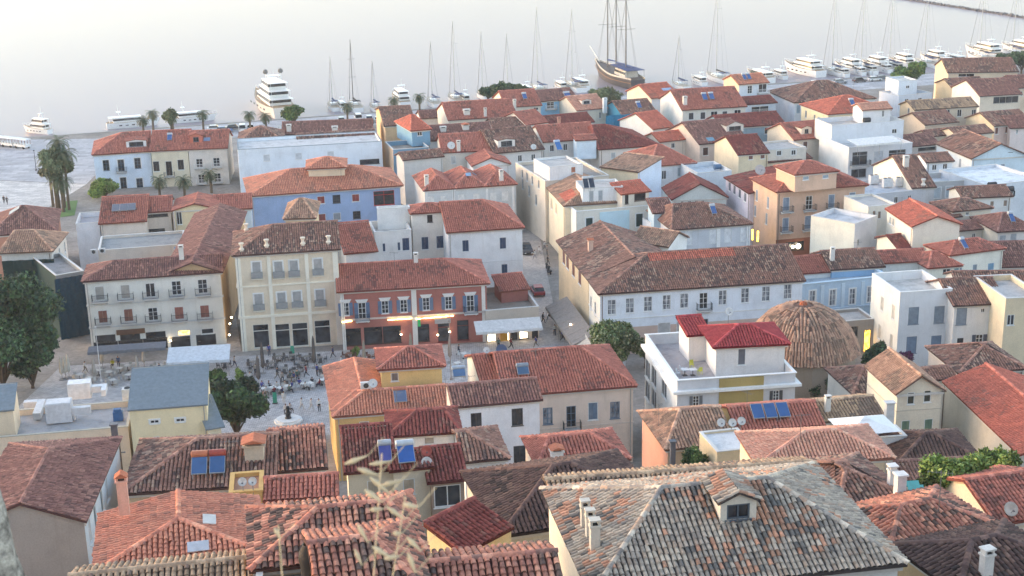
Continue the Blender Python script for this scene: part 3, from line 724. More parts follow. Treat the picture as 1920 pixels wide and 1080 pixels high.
def sail_boat(label, loc, hd, L, mast, hullc=GELW, dark=False, grp='boats moored along the quay', boom=(70, 80, 110)):
    E = empty('sailing_boat', loc, hd); tag(E, label, 'sailboat', grp); B = L * .3; H = L * .06 + .55; wm = paint(hullc, .3, .5, 0, .08); w2 = paint(GELW, .35, .5, 0, .08)
    h = MB(); o = hull(h, L, B, H, wm, paint((50, 60, 90), .4), .25, .06, .8, .05); h.build('hull', E, True)
    d = MB(); deck(d, o, paint((190, 176, 156), .7), -.03); d.build('deck', E)
    c = MB(); cabin(c, -L * .1, L * .22, B * .55, H, H + .55, w2, .9, .1); c.build('cabin', E)
    g = MB(); cabin(g, -L * .08, L * .15, B * .56, H + .18, H + .4, glass_mat(), .5, 0, .93); g.build('window_band', E)
    ml = paint((70, 66, 66) if dark else (188, 186, 184), .4, .5, .3); mx = L * .08
    m = MB(); m.tube((mx, 0, H), (mx, 0, H + mast), .13, ml, 6, .08)
    for f in (.42, .7): m.tube((mx - .05, -B * .3, H + mast * f), (mx - .05, B * .3, H + mast * f), .035, ml, 5)
    m.build('mast', E)
    b_ = MB(); b_.tube((mx, 0, H + 1.5), (mx - L * .42, 0, H + 1.55), .09, ml, 6); b_.build('boom', E)
    s = MB(); s.tube((mx - .1, 0, H + 1.72), (mx - L * .4, 0, H + 1.72), .26, paint(boom, .8), 8, .16); s.build('furled_sail', E)
    f = MB(); f.tube((L * .5, 0, H * 1.2), (mx + .1, 0, H + mast * .96), .075, paint((150, 146, 144) if not dark else (80, 80, 84), .7), 6, .03); f.build('furled_jib', E)
    r_ = MB(); st = paint((120, 120, 122), .4, .5, .5)
    for sg in (-1, 1): r_.tube((mx - .3, sg * B * .47, H), (mx, sg * .02, H + mast * .98), .018, st, 4)
    r_.tube((-L * .49, 0, H), (mx, 0, H + mast * .99), .018, st, 4); r_.build('rigging', E)
    bm = MB(); cabin(bm, -L * .36, -L * .16, B * .6, H + 1.5, H + 1.6, paint((90, 100, 128) if not dark else (60, 60, 66), .8), 0, 0, 1.0)
    for sg in (-1, 1):
        for x in (-L * .35, -L * .17): bm.tube((x, sg * B * .27, H), (x, sg * B * .27, H + 1.5), .025, st, 4)
    bm.build('bimini', E); return E
def schooner(label, loc, hd, L, masts):
    E = empty('schooner', loc, hd); tag(E, label, 'sailing ship'); B = L * .24; H = 3.0; wood = paint((104, 90, 80), .6); dk = paint((62, 58, 64), .5)
    h = MB(); o = hull(h, L, B, H, paint((82, 78, 80), .5), dk, .55, .08, .62, .14, 18); h.build('hull', E, True)
    b2 = MB()
    for a, b in zip(o, o[1:]):
        for sg in (-1, 1):
            b2.hexa([(a[0], sg * a[1] * 1.01 - .05, a[2]), (b[0], sg * b[1] * 1.01 - .05, b[2]), (b[0], sg * b[1] * 1.01 + .05, b[2]), (a[0], sg * a[1] * 1.01 + .05, a[2])],
                    [(a[0], sg * a[1] * 1.01 - .05, a[2] + .5), (b[0], sg * b[1] * 1.01 - .05, b[2] + .5), (b[0], sg * b[1] * 1.01 + .05, b[2] + .5), (a[0], sg * a[1] * 1.01 + .05, a[2] + .5)], paint((206, 198, 186), .5))
    b2.build('bulwark', E)
    w_ = MB()
    for a, b in zip(o, o[1:]):
        for sg in (-1, 1): w_.hexa([(a[0], sg * a[1] * 1.03, a[2] * .62), (b[0], sg * b[1] * 1.03, b[2] * .62), (b[0], sg * (b[1] * 1.03 + .12), b[2] * .62), (a[0], sg * (a[1] * 1.03 + .12), a[2] * .62)],
                                [(a[0], sg * a[1] * 1.03, a[2] * .62 + .2), (b[0], sg * b[1] * 1.03, b[2] * .62 + .2), (b[0], sg * (b[1] * 1.03 + .12), b[2] * .62 + .2), (a[0], sg * (a[1] * 1.03 + .12), a[2] * .62 + .2)], paint((146, 108, 80), .5))
    w_.build('rubbing_strake', E)
    d = MB(); deck(d, o, wood, -.03); d.build('deck', E)
    c = MB(); cabin(c, -L * .34, -L * .02, B * .6, H, H + 2.0, paint((214, 206, 196), .5), .3, .1); cc = c.build('deckhouse', E)
    g = MB(); cabin(g, -L * .33, -L * .04, B * .61, H + .9, H + 1.6, glass_mat(), .2, 0, .96); g.build('window_band', cc)
    aw = MB(); cabin(aw, -L * .46, L * .04, B * .8, H + 2.6, H + 2.75, paint((58, 74, 118), .8), 0, 0, .9)
    for sg in (-1, 1):
        for x in (-L * .45, -L * .2, L * .02): aw.tube((x, sg * B * .36, H), (x, sg * B * .36, H + 2.6), .04, dk, 4)
    aw.build('awning', E)
    bs = MB(); bs.tube((L * .52, 0, H * 1.5), (L * .80, 0, H * 1.5 + 4.2), .2, paint((220, 216, 208), .5), 8, .1); bs.build('bowsprit', E)
    mm = paint((110, 104, 100), .5); st = paint((110, 110, 112), .4)
    for x, mh in masts:
        m = MB(); m.tube((x, 0, H), (x, 0, H + mh), .24, mm, 8, .14)
        for f in (.42, .68): m.tube((x, -B * .42, H + mh * f), (x, B * .42, H + mh * f), .06, mm, 5)
        mo = m.build('mast', E)
        r_ = MB()
        for sg in (-1, 1):
            for dx in (-.9, 0, .9): r_.tube((x + dx, sg * B * .5, H + .3), (x, 0, H + mh * .7), .025, st, 4)
        r_.build('shroud', mo)
        b_ = MB(); b_.tube((x - .3, 0, H + 3.1), (x - L * .2, 0, H + 3.4), .3, paint((64, 80, 124), .8), 8, .2); b_.build('furled_sail', E)
    return E
# ------------------------------------------------------------------ cars
CARC = {}
def car(label, loc, hd, c, grp=None, van=False):
    key = (c, van)
    if key not in CARC:
        pm = paint(c, .3, .6, 0, .06); gl = glass_mat(); L, Wd = (4.3, 1.75) if not van else (4.8, 1.9); hb, ht = (.82, 1.45) if not van else (1.0, 1.95)
        b = MB(); a = Wd / 2
        prof = [(-L / 2, .35), (-L / 2, hb), (-L * .46, hb + .06), (L * .2, hb + .03), (L * .45, hb - .12), (L / 2, hb - .3), (L / 2, .35)]
        for sg in (-1, 1): b.face([(x, sg * a, z) for x, z in (prof if sg < 0 else prof[::-1])], pm)
        for (x0, z0), (x1, z1) in zip(prof, prof[1:] + prof[:1]): b.face([(x0, -a, z0), (x0, a, z0), (x1, a, z1), (x1, -a, z1)], pm)
        xr, xf = (-L * .44, L * .22) if not van else (-L * .47, L * .34); rr, rf_ = (-L * .36, L * .06) if not van else (-L * .46, L * .2)
        b.hexa([(rr, -a * .8, ht - .04), (rf_, -a * .8, ht - .04), (rf_, a * .8, ht - .04), (rr, a * .8, ht - .04)], [(rr + .05, -a * .76, ht + .03), (rf_ - .05, -a * .76, ht + .03), (rf_ - .05, a * .76, ht + .03), (rr + .05, a * .76, ht + .03)], pm)
        g = MB(); g.hexa([(xr, -a * .93, hb + .03), (xf, -a * .93, hb + .03), (xf, a * .93, hb + .03), (xr, a * .93, hb + .03)], [(rr, -a * .8, ht - .042), (rf_, -a * .8, ht - .042), (rf_, a * .8, ht - .042), (rr, a * .8, ht - .042)], gl)
        wh = MB(); tm = paint((30, 30, 32), .85); rm = paint((150, 150, 152), .4, .5, .6)
        wh.tube((0, -.1, 0), (0, .1, 0), .32, tm, 12); wh.tube((0, -.11, 0), (0, .11, 0), .19, rm, 10)
        hl_ = MB(); hl_.box(-.03, .02, -.16, .16, -.08, .08, paint((226, 226, 220), .2)); tl_ = MB(); tl_.box(-.02, .03, -.14, .14, -.1, .1, paint((150, 30, 30), .3))
        CARC[key] = (b.mesh('body'), g.mesh('windows'), wh.mesh('wheel'), hl_.mesh('headlight'), tl_.mesh('tail_light'), L, Wd, hb)
    b, g, wh, h_, t_, L, Wd, hb = CARC[key]
    E = empty('parked_car' if not van else 'parked_van', loc, hd); tag(E, label, 'car' if not van else 'van', grp)
    link('body', b, E); link('window_glass', g, E)
    for x in (-L * .31, L * .31):
        for y in (-1, 1): link('wheel', wh, E, (x, y * (Wd / 2 - .09), .32))
    for y in (-1, 1): link('headlight', h_, E, (L / 2, y * Wd * .33, hb - .36)); link('tail_light', t_, E, (-L / 2, y * Wd * .36, hb - .2))
    return E
# ------------------------------------------------------------------ people (one continuous skinned body each)
SKIN = (196, 150, 124)
def figure(pose):
    if ('fig', pose) in MATS: return MATS[('fig', pose)]
    if pose == 'stand': J = dict(hip=(0, 0, .95), l=[(.1, 0, .9), (.11, .01, .5), (.11, -.01, .08), (.12, -.14, .04)], r=[(-.1, 0, .9), (-.11, .03, .5), (-.11, .04, .08), (-.12, -.09, .04)], ch=(0, .01, 1.28), nk=(0, .01, 1.48), hd=(0, -.02, 1.64), la=[(.19, .01, 1.42), (.25, .03, 1.14), (.24, -.08, .88), (.24, -.11, .80)], ra=[(-.19, .01, 1.42), (-.25, .04, 1.14), (-.25, -.04, .88), (-.25, -.07, .80)])
    elif pose == 'walk': J = dict(hip=(0, 0, .93), l=[(.09, 0, .88), (.1, -.2, .52), (.1, -.3, .1), (.1, -.43, .05)], r=[(-.09, 0, .88), (-.1, .05, .48), (-.1, .36, .22), (-.1, .28, .12)], ch=(0, -.03, 1.27), nk=(0, -.04, 1.47), hd=(0, -.08, 1.63), la=[(.19, -.03, 1.41), (.24, .14, 1.15), (.23, .12, .9), (.23, .1, .82)], ra=[(-.19, -.03, 1.41), (-.24, -.12, 1.15), (-.22, -.3, .95), (-.22, -.37, .9)])
    else: J = dict(hip=(0, 0, .5), l=[(.1, -.03, .5), (.13, -.44, .5), (.13, -.44, .1), (.13, -.58, .05)], r=[(-.1, -.03, .5), (-.13, -.44, .5), (-.13, -.4, .1), (-.13, -.54, .05)], ch=(0, .03, .84), nk=(0, .02, 1.04), hd=(0, -.02, 1.2), la=[(.19, .02, .98), (.24, -.05, .74), (.15, -.3, .7), (.12, -.38, .7)], ra=[(-.19, .02, .98), (-.25, -.02, .74), (-.18, -.28, .68), (-.15, -.36, .68)])
    vs = [J['hip'], J['ch'], J['nk'], J['hd'], tuple(J['hd'][i] + (0, -.01, .1)[i] for i in range(3))]; rs = [(.15, .12), (.17, .12), (.065, .065), (.095, .105), (.06, .06)]; ed = [(0, 1), (1, 2), (2, 3), (3, 4)]
    for k, rr in (('l', (.105, .075, .045, .04)), ('r', (.105, .075, .045, .04)), ('la', (.065, .048, .036, .034)), ('ra', (.065, .048, .036, .034))):
        pr = 0 if k in 'lr' else 1
        for p, q in zip(J[k], rr): vs.append(p); rs.append((q, q)); ed.append((pr, len(vs) - 1)); pr = len(vs) - 1
    me = bpy.data.meshes.new('person_skeleton'); me.from_pydata(vs, ed, []); o = bpy.data.objects.new('person_skeleton', me); col.objects.link(o)
    md = o.modifiers.new('s', 'SKIN'); o.modifiers.new('d', 'SUBSURF').levels = 1
    for v, q in zip(me.skin_vertices[0].data, rs): v.radius = q
    me.skin_vertices[0].data[0].use_root = True
    dg = bpy.context.evaluated_depsgraph_get(); out = bpy.data.meshes.new_from_object(o.evaluated_get(dg)); bpy.data.objects.remove(o)
    out.name = 'person'; out.materials.clear()
    for _ in range(4): out.materials.append(None)
    hz = J['nk'][2]; wz = J['hip'][2] + .08; hands = [Vector(J['la'][3]), Vector(J['ra'][3])]
    mi = []
    for p in out.polygons:
        c = p.center; k = 1
        if c.z > hz + .16 or (c.z > hz + .05 and c.y > J['hd'][1] + .035): k = 3
        elif c.z > hz - .01: k = 0
        elif any((c - h).length < .13 for h in hands): k = 0
        elif c.z < wz and not (c.x ** 2 > .03 and c.z > wz - .2 and pose != 'sit'): k = 2
        mi.append(k)
    out.polygons.foreach_set('material_index', mi); out.polygons.foreach_set('use_smooth', [True] * len(mi)); out.update()
    MATS[('fig', pose)] = out; return out
def person(label, loc, rz, pose, shirt, pants, hair=(50, 40, 36), grp=None):
    o = link('person', figure(pose), None, loc, rz); tag(o, label, 'person', grp)
    for i, c in enumerate((SKIN, shirt, pants, hair)): o.material_slots[i].link = 'OBJECT'; o.material_slots[i].material = paint(c, .8, .2)
    return o
# ------------------------------------------------------------------ café furniture
def closed_umbrella(label, loc, h, c, grp, w_=.32):
    key = ('cu', c, h)
    if key not in MATS:
        a = MB(); a.tube((0, 0, 0), (0, 0, h), .035, paint((120, 110, 100), .5), 6); a.box(-.35, .35, -.35, .35, 0, .08, paint((140, 138, 136), .8))
        f = MB(); m = paint(c, .9, .1); n = 12
        for (z0, r0, z1, r1) in ((.75, .10, 1.1, w_), (1.1, w_, h - .5, .17), (h - .5, .17, h - .02, .04)):
            ring = lambda z, r: [(math.cos(2 * math.pi * k / n) * r * (1 if k % 2 else .72), math.sin(2 * math.pi * k / n) * r * (1 if k % 2 else .72), z) for k in range(n)]
            f.hexa(ring(z0, r0), ring(z1, r1), m)
        MATS[key] = (a.mesh('pole'), f.mesh('folded_canopy'))
    E = empty('closed_umbrella', loc); tag(E, label, 'umbrella', grp); link('pole', MATS[key][0], E); link('folded_canopy', MATS[key][1], E); return E
def cafe_chair(label, loc, rz, c, grp):
    key = ('chair', c)
    if key not in MATS:
        m = MB(); p = paint(c, .6); 
        m.box(-.22, .22, -.22, .22, .42, .47, p); m.box(-.22, .22, .19, .23, .5, .92, p)
        for x in (-.2, .2):
            for y in (-.2, .2): m.box(x - .02, x + .02, y - .02, y + .02, 0, .419 if y < 0 else .9, p)
            m.box(x - .02, x + .02, -.2, .185, .62, .66, p)
        MATS[key] = m.mesh('cafe_chair')
    return tag(link('cafe_chair', MATS[key], None, loc, rz), label, 'chair', grp)
def cafe_table(label, loc, rz, c, grp):
    key = ('table', c)
    if key not in MATS:
        m = MB(); p = paint(c, .5); m.box(-.4, .4, -.4, .4, .72, .76, p); m.tube((0, 0, .04), (0, 0, .719), .04, paint(IRON, .5)); m.box(-.25, .25, -.25, .25, 0, .04, paint(IRON, .5))
        MATS[key] = m.mesh('cafe_table')
    return tag(link('cafe_table', MATS[key], None, loc, rz), label, 'table', grp)
# ------------------------------------------------------------------ roof equipment
def solar_heater(label, loc, rz, w, h, tank=(196, 200, 204), panel=(62, 96, 150), tilt=38, grp='solar water heaters on the roofs', name='solar_water_heater'):
    E = empty(name, loc, rz); tag(E, label, 'solar panel', grp); t = rad(tilt); y1, z1 = h * math.cos(t), h * math.sin(t); z0 = .35
    m = MB(); fr = paint((176, 180, 184), .4, .5, .4); key = ('solar', panel)
    if key not in MATS:
        mt, nt, b = new_mat('solar_glass_%d_%d_%d' % panel, .12, .6); nt.links.new(ramp(nt, noise(nt, coords(nt), 1.2, 2), [(.3, tuple(x * .8 for x in lin(panel))), (.7, lin(panel))]), b.inputs['Base Color']); MATS[key] = mt
    n = Vector((0, -math.sin(t), math.cos(t)))
    P0 = [Vector((-w / 2, 0, z0)), Vector((w / 2, 0, z0)), Vector((w / 2, y1, z0 + z1)), Vector((-w / 2, y1, z0 + z1))]
    m.hexa([p for p in P0], [p + n * .1 for p in P0], fr); m.build('collector_frame', E)
    cx = sum(P0, Vector()) / 4; g = MB(); Q0 = [cx + (p - cx) * .93 + n * .103 for p in P0]; g.hexa(Q0, [p + n * .012 for p in Q0], MATS[key]); g.build('glass', E)
    l = MB()
    for x in (-w * .42, w * .42): l.tube((x, y1 * .95, -.3), (x, y1, z0 + z1), .03, fr, 4); l.tube((x, 0, -.2), (x, 0, z0), .03, fr, 4)
    l.build('stand', E)
    if tank:
        k = MB(); r_ = .27; zc = z0 + z1 + r_ * .6; yc = y1 + .12
        for (xa, xb, ra, rb) in ((-w * .55, -w * .5, r_ * .6, r_), (-w * .5, w * .5, r_, r_), (w * .5, w * .55, r_, r_ * .6)): k.tube((xa, yc, zc), (xb, yc, zc), ra, paint(tank, .4, .5, .2), 14, rb)
        k.build('tank', E)
    return E
def dish(label, loc, rz, r_, c=(214, 212, 208), h=.7, grp='satellite dishes on the roofs'):
    E = empty('satellite_dish', loc, rz); tag(E, label, 'dish', grp); m = MB(); pm = paint(c, .5)
    m.tube((0, 0, -.3), (0, 0, h), .03, paint((120, 120, 122), .5), 6); m.build('mast', E)
    q = MB(); q.lathe([(0, 0), (r_ * .35, .025), (r_ * .7, .09), (r_, .19), (r_, .215), (r_ * .7, .115), (0, .03)], pm, 18)
    d = q.build('reflector', E, True); d.location = (0, -.1, h); d.rotation_euler = (rad(58), 0, 0)
    a = MB(); a.tube((0, -.1, h - r_ * .7), (0, -.1 - r_ * .95, h + r_ * .25), .015, paint((90, 90, 92), .5), 4); a.box(-.05, .05, -.2 - r_ * .95, -.1 - r_ * .9, h + r_ * .2, h + r_ * .34, paint((90, 90, 92), .5)); a.build('feed_arm', E); return E
def ac_unit(label, loc, rz, w_=.9, fans=1, up=False, grp='air conditioners'):
    E = empty('air_conditioner', loc, rz); tag(E, label, 'air conditioner', grp); m = MB(); pm = paint((222, 222, 220), .5); h = .75 if not up else 1.5; d = .35 if not up else .9
    m.box(-w_ / 2, w_ / 2, 0, d, .12, .12 + h, pm); m.box(-w_ / 2 + .05, -w_ / 2 + .15, .02, d - .02, 0, .119, pm); m.box(w_ / 2 - .15, w_ / 2 - .05, .02, d - .02, 0, .119, pm); m.build('casing', E)
    for k in range(fans):
        f = MB(); x = (k + .5) / fans * w_ - w_ / 2; R_ = min(w_ / fans, h if not up else d) * .38
        if up: f.lathe([(0, .02), (R_, .02), (R_, .06), (R_ * .85, .06), (R_ * .85, .03)], paint((50, 52, 54), .6), 14, (x, d / 2, .12 + h))
        else: f.tube((x, -.001, .12 + h / 2), (x, -.03, .12 + h / 2), R_, paint((70, 72, 74), .6), 14)
        f.build('fan', E)
    return E
def on_plane_box(name, parent_root, p, n, w_, h, t, mat, lift=.12):
    """flat panel lying on a roof plane, part of the house"""
    n = Vector(n).normalized(); u = Vector((0, 0, 1)).cross(n).normalized(); v = n.cross(u); m = MB(); c = Vector(p) + n * lift
    q = [c - u * w_ / 2 - v * h / 2, c + u * w_ / 2 - v * h / 2, c + u * w_ / 2 + v * h / 2, c - u * w_ / 2 + v * h / 2]
    m.hexa(q, [x + n * t for x in q], mat)
    o = m.build(name, parent_root); o.matrix_basis = Matrix.Rotation(-parent_root.rotation_euler.z, 4, 'Z') @ Matrix.Translation(-Vector(parent_root.location)); return o
def add_dormer(root, p, w_, h, d, tc, wc, win, seed, rise=.45):
    """gabled dormer as parts of the house; p = world point of its front foot centre, looking like the house front"""
    start = len(LINKED); ra = root.rotation_euler.z; m = MB(); pm = plaster(wc)
    a = w_ / 2; ww, wh = win
    facade(m, 'f', w_, d, 0, h, [(a - ww / 2, a + ww / 2, (h - wh) * .45, (h - wh) * .45 + wh)], pm, .1)
    m.face([(0, d, 0), (0, 0, 0), (0, 0, h), (0, d, h)], pm); m.face([(w_, 0, 0), (w_, d, 0), (w_, d, h), (w_, 0, h)], pm)
    m.face([(0, 0, h), (w_, 0, h), (a, 0, h + rise * .85)], pm); m.box(-.08, w_ + .08, -.12, -.002, -.12, -.01, pm); m.build('dormer', root)
    fm, subs = window_meshes('gl', ww, wh, None, (96, 104, 112), True); o = link('dormer_window', fm, root, (a - ww / 2, 0, (h - wh) * .45))
    for nm, me in subs: link(nm, me, o)
    ov = .15; L_ = [(-ov, d, h), (-ov, -ov, h), (a, -ov, h + rise), (a, d, h + rise)]; R_ = [(w_ + ov, -ov, h), (w_ + ov, d, h), (a, d, h + rise), (a, -ov, h + rise)]
    rm = MB(); sm = slab_mat(SLABC[tc])
    for q in (L_, R_): rm.hexa([(x, y, z - .08) for x, y, z in q], [(x, y, z - .004) for x, y, z in q], sm)
    ro = rm.build('dormer_roof', root)
    tl = join_np([tile_plane(L_, tc, .25, .36, 4, seed), tile_plane(R_, tc, .25, .36, 4, seed + 1)]); t_ = np_mesh('tiles', *tl[:2], tile_mat(), tl[2], ro, True); t_['kind'] = 'stuff'
    dx, dy = p[0] - root.location.x, p[1] - root.location.y
    X = Matrix.Translation((dx * math.cos(ra) + dy * math.sin(ra) - a, -dx * math.sin(ra) + dy * math.cos(ra), p[2] - root.location.z))
    for ob in LINKED[start:]:
        if ob.parent is root: ob.matrix_basis = X @ ob.matrix_basis
def awning(label, A, B, out, drop, c, val=.35, legs=0.0, name='awning', cat='awning'):
    """sloping canvas from wall line A-B (world points) outwards to the viewer side"""
    A = Vector(A); B = Vector(B); u = (B - A); L = u.length; u.normalize(); n = Vector((u.y, -u.x, 0)); E = empty(name, A); tag(E, label, cat)
    m = MB(); pm = paint(c, .85, .15); k = max(2, int(L / 1.2)); O = Vector((0, 0, 0))
    for i in range(k):
        a, b = u * (L * i / k), u * (L * (i + 1) / k - .0); s0 = .04 * (i % 2); 
        p = [a, b, b + n * out - Vector((0, 0, drop + s0)), a + n * out - Vector((0, 0, drop + s0))]; m.hexa([p[3], p[2], p[1], p[0]], [q + Vector((0, 0, .03)) for q in (p[3], p[2], p[1], p[0])], pm)
        v = [p[3], p[2], p[2] - Vector((0, 0, val)), p[3] - Vector((0, 0, val))]; m.hexa([q for q in v], [q + n * .03 for q in v], pm)
    m.build('canvas', E); f = MB(); im = paint((150, 150, 150), .5)
    for t in (0.02, .5, .98):
        q = u * (L * t) + n * out - Vector((0, 0, drop)); f.tube(u * (L * t) - Vector((0, 0, .05)), q - Vector((0, 0, .05)), .025, im, 4)
        if legs: f.tube(q, q - Vector((0, 0, legs)), .04, im, 5)
    f.build('frame', E); return E
def sheet(name, pts, mat, lift=.02, step=3.0, kind='structure'):
    """ground sheet following the terrain: convex polygon in plan"""
    P = np.array(pts); x0, y0 = P.min(0); x1, y1 = P.max(0); nx, ny = max(2, int((x1 - x0) / step)), max(2, int((y1 - y0) / step)); m = MB()
    def clip(poly):
        out = poly
        for i in range(len(pts)):
            a, b = pts[i], pts[(i + 1) % len(pts)]; res = []
            sd_ = lambda p: (b[0] - a[0]) * (p[1] - a[1]) - (b[1] - a[1]) * (p[0] - a[0])
            for j in range(len(out)):
                p, q = out[j], out[(j + 1) % len(out)]; sp, sq = sd_(p), sd_(q)
                if sp >= 0: res.append(p)
                if sp * sq < 0: t = sp / (sp - sq); res.append((p[0] + (q[0] - p[0]) * t, p[1] + (q[1] - p[1]) * t))
            out = res
            if not out: break
        return out
    ar = sum(pts[i][0] * pts[(i + 1) % len(pts)][1] - pts[(i + 1) % len(pts)][0] * pts[i][1] for i in range(len(pts)))
    if ar < 0: pts = pts[::-1]
    for i in range(nx):
        for j in range(ny):
            c = clip([(x0 + (x1 - x0) * (i + a) / nx, y0 + (y1 - y0) * (j + b) / ny) for a, b in ((0, 0), (1, 0), (1, 1), (0, 1))])
            if len(c) > 2: m.face([(x, y, terrain(x, y) + lift) for x, y in c], mat)
    o = m.build(name); o['kind'] = kind; return o
def tiled_dome(label, c, R_, h, drum, sides=16):
    E = empty('domed_building', (c[0], c[1], c[2] - drum)); tag(E, label, 'building'); w_ = MB(); pm = plaster((160, 146, 130), .9)
    pt_ = lambda r, z, k: (r * math.cos(2 * math.pi * k / sides), r * math.sin(2 * math.pi * k / sides), drum + z)
    for k in range(sides): w_.face([pt_(R_ * .93, -drum, k), pt_(R_ * .93, -drum, k + 1), pt_(R_ * .93, 0, k + 1), pt_(R_ * .93, 0, k)], pm)
    w_.build('drum_wall', E)
    prof = [(R_, -.1), (R_ * .93, h * .2), (R_ * .82, h * .45), (R_ * .62, h * .73), (R_ * .36, h * .92), (.25, h)]; rm = MB(); parts = []; sm = slab_mat(SLABC['tan'])
    for k in range(sides):
        for (r0, z0), (r1, z1) in zip(prof, prof[1:]):
            q = [pt_(r0, z0, k), pt_(r0, z0, k + 1), pt_(r1, z1, k + 1), pt_(r1, z1, k)]; rm.hexa([(x * .97, y * .97, z - .15) for x, y, z in q], q, sm); parts.append(tile_plane(q, 'tan', .36, .5, 4, k * 13 + int(z0 * 10) + 50))
    ro = rm.build('dome', E); t = join_np(parts); o = np_mesh('tiles', t[0], t[1], tile_mat(), t[2], ro, True); o['kind'] = 'stuff'
    f = MB(); f.lathe([(.5, 0), (.45, .3), (.1, .5), (0, .52)], slab_mat((190, 110, 80)), 10, (0, 0, drum + h - .1)); f.build('finial', E); return E

def table_set(p, rz, c, tc, lab, grp, n=4):
    cafe_table('small table among the ' + lab, p, rz, tc, 'tables of the ' + grp)
    for k in range(n):
        a = rz + k * 2 * math.pi / n; cafe_chair('café chair among the ' + lab, (p[0] + math.cos(a) * .75, p[1] + math.sin(a) * .75, p[2]), a - math.pi / 2, c, 'chairs of the ' + grp)
def spikelet(E, k, a, b):
    m = MB(); a = Vector(a) - k; b = Vector(b) - k; c = a.lerp(b, .35)
    m.tube(a, c, .0006, OAT, 6, .0021); m.tube(c, b, .0021, OAT, 6, .0004); m.tube(b, b + Vector((.012, 0, .014)), .0004, OAT, 4); m.build('spikelet', E)
def stalk(E, k, a, b):
    a = Vector(a) - k; b = Vector(b) - k; m = MB(); m.tube(a - Vector((0, 0, .35)), a, .0005, OAT, 5); m.tube(a, b, .0005, OAT, 5, .0005); m.build('stalk', E)
def globe_lamp(label, p):
    m = MB(); m.lathe([(0, -.14), (.1, -.1), (.14, 0), (.1, .1), (0, .14)], lit_mat((255, 226, 180), 6.0, 'lit_globe'), 10, p); tag(m.build('globe_lamp', None, True), label, 'lamp', 'lit globe lamps')
def box_thing(name, label, cat, p, rz, bx, c, grp=None, part='casing'):
    E = tag(empty(name, p, rz), label, cat, grp); m = MB()
    for q in bx: m.box(*q, paint(c, .5))
    m.build(part, E); return E
def pole_thing(name, label, p, h, r_, c, cat):
    m = MB(); pm = paint(c, .5); m.tube((0, 0, -.2), (0, 0, h), r_, pm, 8, r_ * .6); m.lathe([(0, 0), (r_ * 2.2, .05), (r_ * 2.2, .2), (0, .3)], pm, 8, (0, 0, h)); m.lathe([(r_ * 3, -.1), (r_ * 3, .25), (r_, .4)], pm, 8)
    tag(m.build(name, None, False, p), label, cat)

def aerial(label, p, h=2.2, rz=.4):
    m = MB(); pm = paint((120, 118, 116), .5, .5, .3); m.tube((0, 0, -.4), (0, 0, h), .022, pm, 5); m.tube((-.6, 0, h - .15), (.7, 0, h - .15), .014, pm, 4)
    for k in range(7): m.tube((-.55 + k * .2, -.3 + k * .02, h - .15), (-.55 + k * .2, .3 - k * .02, h - .15), .009, pm, 4)
    tag(m.build('television_aerial', None, False, p, rz), label, 'antenna', 'television aerials')

def rough_stone():
    m, nt, b = new_mat('rough_limestone', .95, .15); v = coords(nt, rnd=False); n = noise(nt, v, 38, 6, .75)
    nt.links.new(ramp(nt, n, [(.36, lin((92, 90, 88))), (.5, lin((140, 138, 134))), (.66, lin((188, 186, 180)))]), b.inputs['Base Color']); bump(nt, b, n, .8, .01); return m
s1 = building('town_house','white four-storey house with ten iron balconies and café awning facing the square',(-59.15,188.87),0.1797,18.57,7.74,14.6,3.38,'hip',rh=1.55,s=13.6,hl=3.87,win=[('f','ro',(176,172,166),1.28,2.02,[(1.88,12.68),(5.33,12.64)],'bB'),('f','op',None,1.29,2.03,[(8.73,12.61)],'bB'),('f','gl',None,1.29,2.04,[(12.31,12.65),(15.9,12.61)],'bB'),('f','sh',(150,104,90),1.29,1.87,[(1.96,9.24),(5.43,9.19)],'bB'),('f','gl',None,1.3,1.88,[(8.77,9.08)],'bB'),('f','sh',(164,108,96),1.3,1.89,[(12.35,8.95),(15.89,8.9)],'bB'),('f','sf',None,2.74,1.1,[(1.99,6),(5.34,5.96),(8.85,5.91)],'B',(70,66,66)),('f','lit',(220,170,90),1.69,0.79,[(12.76,5.98)],'B'),('f','sf',None,1.69,0.79,[(16.02,5.95)],'B'),('f','sf',None,3.36,2.12,[(1.91,4.5),(5.33,4.5),(8.71,4.5)],'B',(60,56,54)),('f','sf',None,2.77,2.06,[(12.17,4.47),(15.74,4.47)],'B',(90,92,96))],ch=[(13.89,-9.09,19.82,0.6,1,'box',(222,216,208))],bands=[(10.88,0.18,0.08,(214,214,210)),(7.59,0.22,0.1,(206,208,208))],tc='mauve',wc=(228,226,218))
s1w = building('rear_wing','',(-40.88,192.18),1.6468,34.82,7.8,14.6,4.6,'gx',rh=1.56,s=13.3,tc='mauve',wc=(206,176,140),par=s1)
s0 = building('town_house','low house with tan tiled roof behind dark green scaffold netting',(-76.17,205.16),0.082,7.33,10.2,14.5,3.17,'hip',rh=2.04,s=12.6,hl=1,hr=3.37,win=[('r','op',None,0.9,1.7,[(1.3,12.81),(5,12.7),(8.86,12.67)])],tc='tan',wc=(218,212,204))
s0b = building('scaffolded_building','narrow building wrapped in dark blue scaffold netting beside white balconied house',(-65.3,195.64),0.5663,4.07,12.0,13.5,3.28,'flat',rh=1.55,s=13.1,ph=0.5,wc=(150,150,148),wl=(44,66,66),dk=(150,146,144),cat='building')
